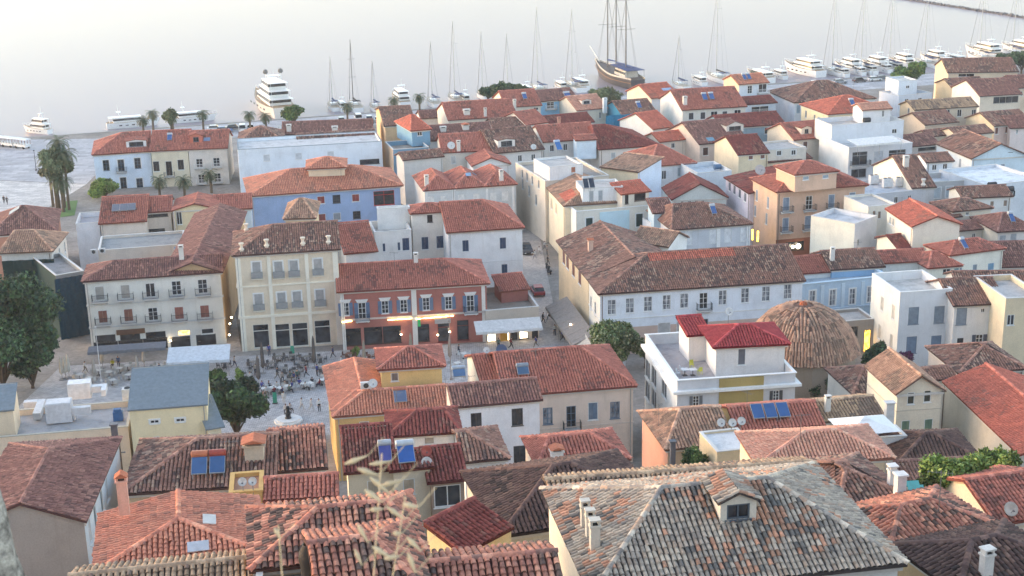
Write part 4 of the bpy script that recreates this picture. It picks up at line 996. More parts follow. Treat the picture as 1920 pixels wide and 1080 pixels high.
s2 = building('neoclassical_building','grand beige three-storey building with white pilasters and grey tiled roof on the square',(-37.99,188.44),0.1553,14.07,12.2,18.0,3.34,'hip',rh=2.44,s=13.6,hl=5.5,o=0.45,win=[('f','ro',(178,178,178),1.19,2.31,[(2.8,15.67),(5.78,15.55),(7.9,15.56),(11.2,15.57)],'mBJ'),('f','ro',(178,178,178),1.2,2.33,[(2.75,11.04),(5.91,11.05),(8.05,11.05),(11.23,11.06)],'mBJ'),('f','sf',None,2.19,3.44,[(2.76,6.02),(5.64,5.88),(8.16,5.85),(11.3,6.01)],'B',(222,218,208))],ch=[(0.96,0.59,18.39,0.6,1.1,'urn',(226,214,196)),(4.38,1.08,18.57,0.6,1.1,'urn',(226,214,196)),(9.36,1.05,18.56,0.6,1.1,'urn',(226,214,196)),(12.89,1.06,18.56,0.6,1.1,'urn',(226,214,196)),(1.5,9.83,18.8,0.6,1.1,'urn',(226,214,196))],bands=[(13.25,0.2,0.14,(236,228,210)),(8.74,0.35,0.18,(236,228,210))],pil=[(0.35,0.7,(236,230,214),3.34,17.55),(4.53,0.5,(236,230,214),3.34,17.55),(9.69,0.5,(236,230,214),3.34,17.55),(13.63,0.7,(236,230,214),3.34,17.55)],tc='brown',wc=(224,209,186),wr=(214,184,156),cat='building')
s2w = building('rear_wing','',(-25.11,207.91),0.249,4.66,8.21,12.5,3.14,'sf',rh=2.63,s=12.4,tc='red',wc=(232,231,228),par=s2)
s2t = building('roof_tower','',(-34.59,212.37),0.064,4.4,9.81,17.0,9.0,'hip',rh=1.96,s=12.2,hl=1.9,hr=1.9,tc='tan',wc=(222,196,160),par=s2)
s3 = building('restaurant_building','brick-red restaurant building with open blue shutters and glowing light strip',(-23.81,188.0),0.1261,20.41,11.23,12.6,3.38,'hip',rh=2.25,s=13.6,hr=5.61,o=0.5,win=[('f','os',(98,120,150),0.97,1.86,[(0.66,9.93),(6.13,9.89),(8.73,9.89),(11.86,10),(15,9.96)],'MB'),('f','os',(98,120,150),1.05,2.41,[(2.93,9.55),(18.07,9.69)],'bMB'),('f','sf',None,2.55,2.5,[(1.33,5.81),(4.3,5.85),(6.91,5.84)],'B',(44,42,42)),('f','sf',None,1.96,2.51,[(11.17,5.8)],'B',(44,42,42)),('f','sf',None,1.67,2.99,[(14.18,5.76),(16.9,5.82)],'B',(110,50,48))],ch=[(10.98,5.11,14.66,0.6,1.1,'box',(222,216,208))],bands=[(8.25,0.25,0.12,(206,190,180))],pil=[(10.18,0.7,(222,216,208),3.38,12.15),(0.25,0.5,(222,216,208),3.38,12.15),(19.92,0.5,(222,216,208),3.38,12.15)],tc='red',wc=(172,112,102),cat='building')
s3b = building('shop_terrace','low shop with parapet roof terrace and white awning next to red restaurant',(-3.81,190.1),0.1879,7.66,11.0,8.6,3.36,'flat',rh=2.91,s=13.4,win=[('f','lit',(255,226,180),1.3,1.5,[(0.81,4.65),(2.73,4.64),(5.43,4.73)],'B',(60,52,48)),('f','sf',None,0.92,1.74,[(4.04,4.61),(7.06,4.75)],'B',(60,52,48))],ph=0.8,wc=(196,186,174),dk=(150,142,132),cat='shop')
s3c = building('house','low maroon house with small red roof behind the shop terrace',(-1.55,196.09),0.2601,4.0,4.0,9.6,3.38,'sf',rh=1.2,s=13,tc='red',wc=(168,112,104))
s4 = building('house','large white house with navy shutters and red hipped roof by the lane',(-9.67,212.08),0.1692,11.61,14.84,14.4,3.03,'hip',rh=2.97,s=12.2,hr=5,win=[('f','sh',(66,84,112),1.09,1.9,[(2.67,12),(8.53,12.03)],'B'),('f','sh',(66,84,112),1.02,1.92,[(8.69,7.7)],'B')],bands=[(9.1,0.15,0.05,(224,224,224))],tc='red',wc=(232,232,232))
s4t = building('tower','',(-15.5,217.26),0.162,5.57,4.64,16.2,3.2,'hip',rh=0.93,s=11.9,hl=2.32,hr=2.32,win=[('f','gl',None,0.85,1.32,[(2.83,15.25)],'',(50,54,60)),('f','sh',(66,84,112),1.2,2.12,[(1.91,11.21),(4.29,11.23)],'B')],tc='red',wc=(228,222,212),par=s4)
s4l = building('annex','',(-21.14,213.49),0.2015,5.75,7.0,14.2,3.2,'flat',rh=2.19,s=12.1,win=[('f','sh',(66,84,112),0.51,1.39,[(1.38,11.69),(3.72,11.69)]),('f','sh',(66,84,112),1.19,2.09,[(4.82,11.95)],'B')],ph=1,wc=(230,228,224),par=s4)
s4b = building('terrace_room','',(-21.07,218.94),0.1166,5.14,1.5,16.6,12.6,'flat',rh=1.95,s=11.9,ph=0.2,wc=(232,230,226),par=s4)
s5 = building('hotel','long white building with dark framed windows and brown tiled roof',(11.85,183.1),0.146,28.47,15.25,13.0,3.36,'hip',rh=3.05,s=13.9,hl=8.5,o=0.4,win=[('f','gc',None,1.17,2.12,[(1.62,10.92),(4.13,10.98),(6.65,11.03),(9.26,11.08),(11.72,11.14),(17.13,11.23),(20.31,11.32),(23.27,11.35),(26.39,11.45)],'B'),('f','gl',None,1.18,2.29,[(14.43,10.96)],'bB'),('l','gl',None,1,1.9,[(3.18,9.5),(6.23,9.63),(9.19,9.76),(12.07,9.88)]),('f','ro',(190,188,186),1.77,1.53,[(8.93,7.43),(11.55,7.47)]),('f','sf',None,1.48,1.53,[(14.42,7.58)],'',(180,180,180))],bands=[(9.06,0.18,0.06,(226,226,224))],tc='brown',wc=(228,232,238),wl=(236,230,216),pp=('bright',0.3,0.72,0.72,1),cat='building',col2=((206,180,166),7.9))
s5w = building('rear_wing','',(7.26,210.51),-1.4013,20.3,13.31,13.0,3.5,'gx',rh=2.66,s=12.2,win=[('f','sh',(128,88,78),1.88,2.19,[(3.84,11.5),(6.5,11.49),(10.56,11.48),(14.83,11.49)])],ch=[(10.48,2.6,14.12,0.8,1.4,'tile',(222,190,170))],tc='brown',wc=(222,200,166),par=s5)
s5x = building('rear_house','',(18.42,208.1),-0.6104,6.04,6.0,13.4,3.21,'gx',rh=1.6,s=12.4,tc='tan',wc=(232,231,228),par=s5)
s6 = building('house','pale blue neoclassical house with white framed french windows and roof parapet',(40.16,188.51),0.2458,13.13,11.0,12.0,3.36,'flat',rh=4.99,s=13.5,o=0.25,win=[('f','gc',None,0.92,2.34,[(1.71,9.74),(4.8,9.59),(7.84,9.45),(10.63,9.49)],'mB')],bands=[(7.88,0.2,0.25,(190,206,220))],pil=[(3.18,0.5,(206,220,230),3.36,11.55),(6.35,0.5,(206,220,230),3.36,11.55),(9.39,0.5,(206,220,230),3.36,11.55)],ph=0.9,wc=(186,206,222),corn=(200,218,230),dk=(176,188,198))
s6a = building('house','small red-brown tiled house tucked behind the pale blue parapet',(41.4,193.91),0.1703,4.4,7.27,12.0,3.38,'gx',rh=1.45,s=13.2,tc='red',wc=(232,231,228))
s6b = building('house','house with mixed red and brown roof and blue terrace wall behind pale blue parapet',(45.6,194.12),0.1404,7.56,8.08,12.4,3.36,'gx',rh=1.62,s=13.2,ch=[(0.64,1.81,13.2,0.6,1.6,'box',(222,216,208))],tc='brown',wc=(150,184,214))
s7 = building('apartment_house','large white cubic house with grey-blue shutters and open roof terrace',(50.17,175.37),0.1571,7.19,9.0,14.6,3.59,'flat',rh=2.73,s=14.5,win=[('f','ro',(148,160,172),1.41,2.33,[(2.04,11.33),(5.59,11.22)],'B',(130,142,154)),('f','ro',(132,150,172),1.41,2.34,[(2.01,7.29),(5.43,7.17)],'B',(120,134,150)),('l','ro',(206,202,192),1,2,[(3.69,11.43),(7.28,11.45),(3.36,7.41),(7.17,7.34)])],ph=1.1,wc=(226,226,226),wl=(238,234,222),corn=(232,230,226),dk=(206,202,196))  # cream left wall: sunset glow put into the plaster colour
s7r = building('wing','',(56.91,174.06),0.0873,6.68,9.96,13.2,3.61,'gx',rh=1.99,s=14.6,win=[('f','ro',(148,160,172),1.38,2.45,[(1.03,11.7)],'B',(130,142,154)),('f','op',None,0.55,0.58,[(3.83,12.28)]),('f','os',(92,98,112),0.97,1.6,[(3.65,8.21)],'B'),('f','gl',None,0.83,1.6,[(1.1,7.84)],'',(60,60,60))],tc='brown',wc=(226,224,220),par=s7)
s8 = building('house','beige plastered house wall at the far right edge beside shuttered white house',(61.99,170.07),0.0873,5.14,10.0,15.2,3.63,'flat',rh=1.95,s=14.9,win=[('f','op',None,0.95,1.41,[(0.87,12.33)])],ph=0.7,wc=(224,206,174),wl=(230,214,184))
vil = building('villa','modern white villa with wide roof terrace and olive wall panel',(17.42,142.12),0.1259,13.06,15.42,15.8,3.78,'flat',rh=4.96,s=17.6,o=0.12,win=[('f','os',(120,124,130),0.69,1.2,[(2.08,13.33)],'B'),('f','op',None,1.51,0.72,[(6.92,13.23)],'B'),('f','os',(70,74,80),0.7,1.21,[(10.95,13.31)],'B'),('l','op',None,2.4,2.3,[(1.25,11.9),(4.5,12.25),(9.46,12.76)]),('l','op',None,2.4,2.3,[(1.25,9.25),(4.6,9.54)])],bands=[(14.4,0.3,0.55,(238,238,236))],pil=[(7.05,4.9,(172,152,98),8,15.7)],ph=1.2,wc=(206,208,212),wl=(236,234,228),corn=(240,240,238),dk=(172,168,170),cat='house')
vilp = building('penthouse','',(22.1,146.14),0.0734,7.62,6.38,18.2,14.5,'hip',rh=1.28,s=17.2,hl=3.19,hr=3.19,o=0.5,win=[('f','ro',(110,112,120),0.88,2.08,[(2.86,16.89)],'B')],tc='crimson',wc=(226,222,218),par=vil)
vilq = building('stair_room','',(19.78,151.23),0.1571,2.36,4.0,17.8,14.4,'sf',rh=0.8,s=16.7,tc='crimson',wc=(228,222,216),par=vil)
ch = building('house','cream-pink two-storey house with red hipped roof and iron balcony',(-0.94,143.61),0.1574,14.15,13.07,14.0,3.76,'hip',rh=2.61,s=17.4,hr=4.6,o=0.4,win=[('f','gc',None,1.06,1.95,[(4.6,11.18),(12.11,11.23)],'B',(96,120,142)),('f','gl',None,1.06,2.57,[(7.2,10.83)],'bB',(96,120,142)),('f','sh',(120,138,158),1.12,2.08,[(9.65,11.31)],'B')],bands=[(9.58,0.15,0.06,(216,200,188))],tc='red',wc=(226,206,190))
ch2 = building('house','narrow white-gabled house with red roof left of the cream-pink house',(-3.43,148.2),0.2169,2.43,9.24,13.6,3.77,'gx',rh=1.85,s=16.9,tc='red',wc=(232,231,228),wl=(236,232,224))
t1 = building('house','tall plain white house with dark windows and brown tiled roof',(-6.06,133.67),0.178,8.73,5.89,16.79,5.13,'gx',rh=1.18,s=18.6,win=[('f','op',None,1.16,1.88,[(6.42,15.02)],'B',(70,66,66)),('f','op',None,1.1,1.81,[(2.18,14.96)],'B',(70,66,66)),('f','op',None,1.34,2.41,[(6.62,10.63)],'B',(60,62,64))],tc='mauve',wc=(230,230,232),wl=(226,212,200))
t1a = building('annex','',(-4.13,106.8),0.1717,3.36,6.29,22.71,12.1,'gx',rh=1.26,s=23,hr=2.8,win=[('f','ro',(140,142,146),0.93,1.28,[(1.5,21.28)],'B')],tc='brown',wc=(232,230,228),par=t1)
y1 = building('house','ochre yellow house with orange tiled roof at the square corner',(-19.06,140.82),0.1456,12.03,6.62,13.2,3.8,'hip',rh=1.32,s=17.6,hl=3.31,o=0.4,win=[('f','op',None,0.35,0.54,[(5.28,12.09)]),('f','sh',(190,140,124),1.04,1.19,[(2.98,11.67)])],tc='orange',wc=(222,184,124),wl=(222,178,112))
y1w = building('side_wing','',(-21.78,155.57),-1.3886,13.29,6.5,13.2,3.76,'hip',rh=1.3,s=16.1,hl=1,hr=3,o=0.4,tc='orange',wc=(222,184,124),par=y1)
y2 = building('house_tower','',(-14.64,147.36),0.1159,6.71,6.26,16.0,7.0,'hip',rh=1.25,s=17,hl=3.06,hr=3.06,o=0.45,win=[('f','sh',(140,132,124),0.83,0.99,[(1.48,14.9)],'B')],tc='red',wc=(230,198,134),par=y1)
rh = building('house','red tiled house with white upper storey beside the ochre house',(-10.59,112.33),0.1091,5.7,5.26,22.78,10.11,'hip',rh=1.05,s=22,hl=2.4,hr=1,win=[('f','op',None,0.83,1.43,[(1.54,21.58)],'B'),('f','ro',(170,164,156),0.92,0.76,[(3.25,22.06)],'B')],tc='maroon',wc=(230,228,224))
rh2 = building('lower_house','',(-12.61,98.07),0.148,3.4,4.82,25.91,14.47,'sf',rh=1.54,s=25,win=[('f','sh',(190,178,160),0.9,1.26,[(1.84,24.38)],'B')],tc='maroon',wc=(216,204,184),par=rh)
rh2b = building('lower_bay','',(-9.21,98.1),0.1937,2.79,1.76,25.99,15.59,'sf',rh=0.56,s=25,win=[('f','sh',(190,178,160),0.9,1.26,[(1.14,24.46)],'B')],tc='maroon',wc=(216,204,184),par=rh)
rh3 = building('side_bay','',(-6.39,97.82),0.178,2.51,3.49,25.09,15.06,'sf',rh=1.12,s=25,win=[('f','op',None,2.04,1.77,[(1.21,23.74)],'B')],tc='maroon',wc=(160,140,126),par=rh)
w1 = building('house',"sky-blue and white waterfront house with red hipped roof at the row's left end",(-88.86,299.69),0.2327,11.87,15.09,10.2,1.86,'hip',rh=3.02,s=8.8,hl=6,win=[('f','gl',None,1.29,2.28,[(2.39,7.71),(8.96,7.71)],'m',(90,110,130)),('f','gl',None,1.3,2.52,[(5.48,7.49)],'mb',(90,110,130)),('f','gl',None,1.31,2.3,[(8.98,3.24)],'m',(90,110,130)),('f','gl',None,1.3,2.9,[(5.6,3.37)],'m',(90,110,130))],tc='red',wc=(214,226,240))
w2 = building('house','cream middle house of the waterfront row with dark shutters',(-76.93,301.4),0.1145,7.77,15.02,10.4,1.86,'gx',rh=3,s=8.7,win=[('f','sh',(46,46,50),1.39,2.29,[(0.81,6.97),(6.02,7.09)]),('f','sh',(46,46,50),1.39,3.26,[(3.47,6.38)],'b')],tc='red',wc=(226,216,192))
w3 = building('house',"pale beige house with long balconies at the row's palm-side end",(-69.09,302.28),0.1048,8.16,13.77,10.4,1.85,'gx',rh=2.75,s=8.7,win=[('f','gl',None,1.39,1.93,[(2.11,7.26),(5.76,7.34)],'bW'),('f','gl',None,1.4,1.94,[(2.28,3.84),(5.71,3.92)],'bW')],tc='red',wc=(220,214,206))
w4 = building('building','long plain white building with flat white front wall below brown roofs',(-55.17,285.38),0.1965,29.41,12.0,13.4,1.97,'flat',rh=11.18,s=9.2,win=[('f','ro',(206,210,214),1.34,1.37,[(5.65,11.39),(12.15,11.32),(18.7,11.25)]),('f','sf',None,4.07,1.04,[(26.66,9.29)],'',(60,60,60))],ph=0.6,wc=(226,232,238),dk=(200,200,200),corn=(140,150,156),cat='building')
w4a = building('house','hip-roofed brown tiled house behind the long white building',(-57.65,299.99),0.1447,9.24,11.81,12.0,1.88,'hip',rh=2.36,s=8.8,hl=4.32,hr=4.32,tc='brown',wc=(232,231,228))
w4b = building('house','long low house with dull red roof and dish behind the long white building',(-50.1,311.9),0.0776,19.68,9.57,11.4,1.78,'gx',rh=1.91,s=8.5,ch=[(1.38,0.96,11.89,1,1.2,'box',(222,216,208)),(11.53,0.3,11.64,1.2,0.8,'box',(222,216,208))],tc='mauve',wc=(220,200,180))
w4c = building('house','grey-brown roofed house squeezed against the long white building',(-44.54,297.67),0.2167,16.36,6.11,12.4,1.92,'gx',rh=1.22,s=8.8,win=[('f','op',None,0.93,0.95,[(2.75,11.31),(8.99,11.37)])],tc='brown',wc=(232,231,228))
w5 = building('building','big blue-walled building with wide orange-red hipped roof and red shutters',(-47.15,252.56),0.2243,27.43,14.45,11.4,2.34,'hip',rh=2.89,s=10.3,hl=8,hr=8,o=0.6,win=[('f','sh',(150,70,66),1.41,1.44,[(12.67,9.65),(19.07,9.58)],'B'),('f','gl',None,1.41,1.55,[(15.52,9.64)],'B',(60,60,66)),('f','sh',(150,80,74),1.42,1.44,[(12.67,6.32)],'B'),('f','ro',(150,154,160),1.42,1.45,[(15.43,6.3)],'B'),('f','gl',None,1.42,1.45,[(19.1,6.33)],'B',(60,60,66)),('f','sf',None,3.87,2.7,[(24.33,9.19)],'B',(200,60,50))],tc='orange',wc=(160,180,212),corn=(226,228,230),cat='building')
w5t = building('lantern_roof','',(-37.32,259.17),0.1085,6.69,6.84,14.8,13.2,'hip',rh=1.37,s=10.1,hl=3.05,hr=3.05,o=0.5,tc='orange',wc=(226,206,178),par=w5)
w6 = building('house','beige house with red tiled roof carrying three grey solar panels',(-69.31,233.45),0.1612,7.38,8.2,11.6,2.79,'sf',rh=2.62,s=11.1,win=[('f','sh',(128,88,78),0.92,0.76,[(1.13,8.92),(3.41,8.86)]),('f','op',None,0.92,0.76,[(6.58,8.75)])],tc='red',wc=(218,206,194))
w6a = building('house','white house with glass skylight and roof patio left of the solar-panel house',(-73.71,234.25),0.1998,3.85,8.0,11.4,2.8,'flat',rh=1.46,s=11.1,ph=0.8,wc=(224,226,230),dk=(180,180,184))
w6c = building('house','narrow beige house with strip windows between two red roofs',(-62.88,239.1),0.1906,4.14,8.61,12.0,2.73,'gx',rh=1.72,s=10.9,win=[('f','sf',None,3.38,0.87,[(1.93,11.49)],'',(80,74,70)),('f','sf',None,2.83,0.78,[(1.46,8.57)],'',(80,74,70))],tc='red',wc=(216,204,192))
w6d = building('house','pale yellow gabled house with orange-red roof beside the narrow beige house',(-57.93,238.57),0.1289,7.05,8.0,12.4,2.73,'gy',rh=1.05,s=10.9,win=[('f','ro',(206,206,200),1.86,2.71,[(4.53,10.45)]),('f','op',None,0.93,2.51,[(0.78,11.03)])],tc='red',wc=(230,212,176))
w6e = building('house','flat red roof strip house running towards the blue-walled building',(-51.52,242.04),0.169,6.07,8.56,11.4,2.71,'gx',rh=1.71,s=10.7,tc='red',wc=(214,222,226))
w7 = building('house','house with dark red roof and skylight at the left edge behind scaffolding',(-85.9,227.16),0.2517,10.44,14.76,11.5,2.8,'hip',rh=2.95,s=11.4,hl=4.92,hr=4.92,tc='mauve',wc=(190,140,120))
s1y = building('house','grey flat-roofed courtyard house behind the white balconied house',(-65.57,218.11),0.2109,13.33,9.0,11.0,2.98,'flat',rh=5.07,s=11.8,ph=0.4,wc=(214,206,196),dk=(150,152,152))
c1 = building('house','teal blue house with small orange hipped roof and balcony by the narrow street',(-23.81,287.9),0.2666,7.51,9.0,12.2,2.02,'flat',rh=2.85,s=9.1,win=[('f','op',None,1.03,1.15,[(2.31,11.47),(5.79,11.54)],'',(90,110,130))],ph=0.9,wc=(122,158,182),wl=(222,190,160),dk=(170,160,150))
c1t = building('upper_room','',(-20.22,293.8),0.3522,3.96,11.49,15.0,11.6,'hip',rh=2.3,s=9,hl=1.68,hr=1.68,win=[('f','op',None,1.07,1.05,[(1.72,14.29)])],tc='bright',wc=(128,166,190),par=c1)
c1b = building('house','long peach-sided house with weathered grey roof next to the teal house',(-27.24,310.89),0.1764,6.63,22.0,13.0,1.67,'gx',rh=2.4,s=8.5,tc='brown',wc=(224,190,150))
c2 = building('house','pale grey house with white pilasters, triple red hipped roof and two white chimneys',(-15.27,248.63),0.2142,5.53,12.0,12.6,2.54,'gy',rh=2,s=10.5,hl=3.1,hr=3.1,o=0.3,win=[('f','ro',(232,230,226),1.18,1.6,[(1.09,10.66),(3.42,10.59)])],ch=[(0.6,1.15,13.19,0.7,1.6,'box',(222,216,208))],pil=[(0.34,0.4,(232,231,228),2.54,12.15),(5.2,0.4,(232,231,228),2.54,12.15)],tc='red',wc=(204,206,206),wl=(216,208,200),corn=(230,230,228))
c2b = building('middle_bay','',(-9.87,249.81),0.2142,5.58,12.0,12.6,2.52,'gy',rh=2,s=10.4,hl=3.1,hr=3.1,o=0.3,win=[('f','ro',(232,230,226),1.18,1.61,[(1.11,10.55),(3.85,10.55)])],tc='red',wc=(204,206,206),par=c2)
c2c = building('end_bay','',(-4.42,250.99),0.2142,5.63,12.0,12.6,2.5,'gy',rh=2,s=10.4,hl=3.1,hr=3.1,o=0.3,win=[('f','ro',(232,230,226),1.19,1.62,[(1.42,10.52),(3.6,10.56)])],ch=[(3.16,0.86,13.28,0.7,1.6,'box',(222,216,208))],pil=[(0.26,0.4,(232,231,228),2.5,12.15),(5.1,0.4,(232,231,228),2.5,12.15)],tc='red',wc=(204,206,206),par=c2)
c3 = building('house','house with plain red-orange roof and tall white chimney beyond the pale grey house',(-13.37,282.1),0.1318,11.27,12.75,12.6,2.1,'gx',rh=2.55,s=9.3,win=[('f','ro',(200,196,190),0.98,1.58,[(2.1,10.96),(8.07,11)])],ch=[(3.25,0.06,12.76,0.7,1.8,'box',(222,216,208))],tc='red',wc=(222,212,198))
c4 = building('house','small white gabled house with red roof and blue door',(-7.12,273.81),0.176,7.23,8.0,11.5,2.24,'gy',rh=1.48,s=9.6,tc='red',wc=(226,224,222))
c4b = building('house','grey-brown roofed house beside the dark street left of the white gable',(-20.93,277.51),0.3556,8.12,5.25,12.2,2.17,'gx',rh=1.05,s=9.4,tc='brown',wc=(214,208,200))
c5 = building('house','long purple-brown roofed house with two small dormers',(-16.89,300.33),0.2353,13.95,11.18,11.5,1.88,'gx',rh=2.24,s=8.8,ch=[(3.56,3.09,12.79,1.2,0.7,'box',(222,216,208)),(8.57,3.34,12.89,1.4,0.8,'tile',(222,216,208))],tc='mauve',wc=(216,210,204))
c6 = building('house','house with two-tone dull red roof and white gable near the harbour trees',(-13.54,321.98),0.232,15.81,14.35,12.0,1.65,'gx',rh=2.87,s=8.2,win=[('f','op',None,1.26,0.77,[(12.89,11.56)])],ch=[(4.49,1.71,12.79,1.4,0.8,'box',(222,216,208)),(8.58,0.35,12.27,0.6,1.6,'box',(222,216,208))],tc='red',wc=(228,218,200),wl=(236,230,220))
c6b = building('house','small mauve roofed house in front of the marina palms',(-20.72,336.02),0.2295,6.21,6.51,10.0,1.56,'gx',rh=1.3,s=7.9,tc='mauve',wc=(232,231,228))
c7 = building('house','house with broad brick-red roof below the dark harbour trees',(-0.34,337.43),0.2346,8.43,14.16,12.0,1.52,'gx',rh=2.83,s=7.9,win=[('f','op',None,1.18,0.67,[(7.23,11.17)])],ch=[(1.56,-1.6,11.52,0.7,2.2,'box',(222,216,208))],tc='red',wc=(224,214,200),wl=(234,226,212))
c8 = building('house','bright blue and white house with white balcony near the schooner',(7.79,341.2),0.3752,9.59,9.3,12.6,1.48,'gx',rh=1.86,s=7.8,win=[('f','gl',None,1.94,1.89,[(2.65,11.55)],'bW'),('f','gl',None,1.67,1.36,[(7.73,11.58)],'bW')],tc='mauve',wc=(150,200,232))
c9 = building('house','cream house with dull pink roof left of the turquoise tarpaulin',(16.39,333.21),0.38,7.53,12.21,11.6,1.56,'gx',rh=2.44,s=7.9,win=[('f','op',None,0.55,1.46,[(5.84,9.95)])],ch=[(6.49,-1.28,11.25,0.9,2.6,'box',(226,230,232))],tc='pink',wc=(224,214,196))
c10 = building('house','small pink-gabled house with red roof in front of the blue balcony house',(4.14,316.05),0.5367,5.39,10.79,11.6,1.75,'gx',rh=2.16,s=8.4,win=[('f','op',None,0.98,1.13,[(2.52,10.59)])],tc='red',wc=(226,214,204),wl=(236,226,216))
c11 = building('house','low red-brown roof row in front of the cream harbour house',(9.0,318.49),0.3763,11.17,7.9,10.8,1.72,'gx',rh=1.58,s=8.3,ch=[(2.74,0.22,11.01,0.7,1.2,'box',(206,150,130))],tc='maroon',wc=(226,220,212))
c12 = building('building','half-ruined brown-roofed house wrapped in bright turquoise tarpaulin',(26.65,327.77),0.3124,8.36,11.95,11.2,1.61,'gx',rh=2.39,s=8.1,tc='brown',wc=(58,134,166),wl=(70,140,170))
c13 = building('house','large weathered brown roof with white dormer opening',(-2.84,281.42),0.3226,10.27,16.5,12.4,2.04,'gx',rh=3.3,s=9.3,win=[('f','op',None,0.91,1.35,[(1.89,10.82),(5.3,10.85),(8.17,10.82)])],tc='brown',wc=(212,208,204))
c13b = building('house','low brown roof row behind the roof with white dormer opening',(-3.4,315.19),0.2339,7.52,7.58,11.2,1.76,'gx',rh=1.52,s=8.4,tc='brown',wc=(214,208,200))
c14 = building('house','red-orange roofed house with small blue-windowed white attic',(7.29,290.87),0.2418,11.58,11.94,12.6,1.96,'gx',rh=2.39,s=9,win=[('f','op',None,0.91,1.39,[(1.7,11.13),(4.59,11.16)])],tc='red',wc=(220,216,210))
c14a = building('attic','',(13.84,286.75),0.1641,4.13,3.0,13.6,9.6,'sf',rh=0.5,s=9.2,tc='red',wc=(214,228,238),par=c14)
c15 = building('house','dark red triangular roofed house right of the blue-windowed attic',(18.64,286.81),0.2455,12.73,17.17,11.6,1.99,'hip',rh=3.43,s=9.2,hl=1,hr=9,win=[('f','ro',(190,190,188),1.02,1.38,[(2.87,10.06),(7.5,10.18)])],tc='maroon',wc=(226,216,206))
c16 = building('apartment_building','old beige apartment block with flat terrace roof along the narrow street',(6.25,245.9),0.3039,12.13,17.0,14.4,2.48,'flat',rh=4.61,s=10.6,win=[('l','op',None,1,2,[(4.02,13.3),(6.82,13.3),(9.86,13.3),(13.44,13.36)]),('l','op',None,1,2,[(4.12,11.21),(7.85,10.69),(11.78,9.86)])],ph=0.5,wc=(206,196,182),wl=(218,206,190),dk=(160,154,148),cat='building')
c16p = building('roof_room','',(7.05,246.27),0.3308,6.39,8.0,16.8,13.6,'flat',rh=2.43,s=10.6,win=[('f','sh',(170,112,90),0.9,1.29,[(4.55,16.06)])],ph=0.3,wc=(230,230,230),par=c16)
c17 = building('house','cream street house with pale orange and tan roof',(6.16,249.92),-1.398,17.54,10.14,13.2,2.67,'gx',rh=2.03,s=10.4,hr=4,win=[('f','sh',(200,190,170),1.9,1.99,[(2.71,10.97),(6.43,10.97),(10.5,10.97)])],tc='tan',wc=(232,220,196),pp=('bright',0.6,1,0,0.5))
c18 = building('house','white modern house with light blue centre bay and green doors',(10.91,229.64),0.2465,13.5,10.0,12.8,2.8,'flat',rh=5.13,s=11.3,win=[('f','sh',(48,74,76),1.29,2.33,[(2.31,10.41),(11.15,10.41)],'mB'),('f','gl',None,1.29,1.87,[(7.08,10.65)],'B',(60,70,70))],pil=[(6.71,5.2,(196,222,232),2.8,12.35)],ph=1.2,wc=(228,222,210),wl=(232,230,222),dk=(196,192,188),corn=(232,232,230))
c18p = building('penthouse','',(12.19,233.42),0.1348,6.95,6.0,15.8,12.2,'flat',rh=2.64,s=11.2,win=[('f','ro',(176,184,190),0.82,1.88,[(1.54,14.43),(3.1,14.44)])],ph=0.2,wc=(236,236,236),par=c18)
c18c = building('veranda','',(18.74,232.29),0.3824,5.11,3.54,15.0,12.2,'sf',rh=1.13,s=11.2,win=[('f','op',None,0.68,1.69,[(0.9,14.06)],'',(60,56,56)),('f','sf',None,2.13,1.41,[(3.4,14.19)],'',(120,100,90))],tc='bright',wc=(228,218,204),par=c18)
c19 = building('house','blue-white blind gable wall with tan sloping roof above the veranda house',(23.56,255.73),0.9159,8.21,8.0,13.6,2.46,'sl',rh=1.2,s=10.2,tc='tan',wc=(214,224,240),wl=(230,214,186))
c20 = building('house','wide red hipped roof house with white terrace wall in the centre',(27.27,269.32),0.2788,9.23,13.45,11.6,2.18,'hip',rh=2.69,s=9.7,hl=4,hr=4.32,win=[('f','op',None,0.97,1.73,[(2.79,9.69),(8.37,9.76)]),('f','ro',(170,180,186),1.51,1.74,[(6.35,10.03)])],tc='red',wc=(226,226,226))
c21 = building('house','pale green gabled house with maroon roof and four tiny windows',(28.93,245.92),0.0772,9.61,9.0,10.6,2.62,'gy',rh=2.7,s=10.6,win=[('f','op',None,0.57,0.6,[(1.64,10.05),(2.98,10.09),(4.23,10.14),(5.38,10.19)])],tc='maroon',wc=(214,220,216))
c22 = building('house','white pilastered house with broad brown hipped roof left of the orange building',(25.83,219.09),0.2043,13.02,12.57,12.2,2.91,'hip',rh=2.51,s=11.8,hl=2,hr=6.21,o=0.4,win=[('f','ro',(236,236,238),1.22,2.32,[(2.61,10.6),(6.74,10.55),(9.26,10.53),(11.98,10.5)])],pil=[(0.3,0.6,(232,231,228),2.91,11.75),(7.63,0.6,(232,231,228),2.91,11.75),(12.7,0.6,(232,231,228),2.91,11.75)],tc='brown',wc=(206,208,212))
c22b = building('house','little pale blue house with terrace squeezed by the white pilastered house',(23.41,225.37),0.1362,3.21,4.14,13.4,2.95,'sf',rh=1.32,s=11.5,win=[('f','gl',None,0.62,1.1,[(1.88,12.75)])],tc='mauve',wc=(190,210,222))
c22t = building('terrace','',(23.37,226.6),0.3377,5.14,4.0,11.2,3.2,'flat',rh=1.95,s=11.4,ph=1,wc=(222,224,226),par=c22b)
c23 = building('house','lilac-white street house with dark cornice beside the orange building',(39.43,253.71),-1.3906,12.77,9.0,12.6,2.62,'sf',rh=1.6,s=10.3,win=[('f','sh',(120,124,136),1.29,1.62,[(2.16,11.39),(4.77,11.38),(7.62,11.34),(10.42,11.3)])],tc='maroon',wc=(222,214,222))
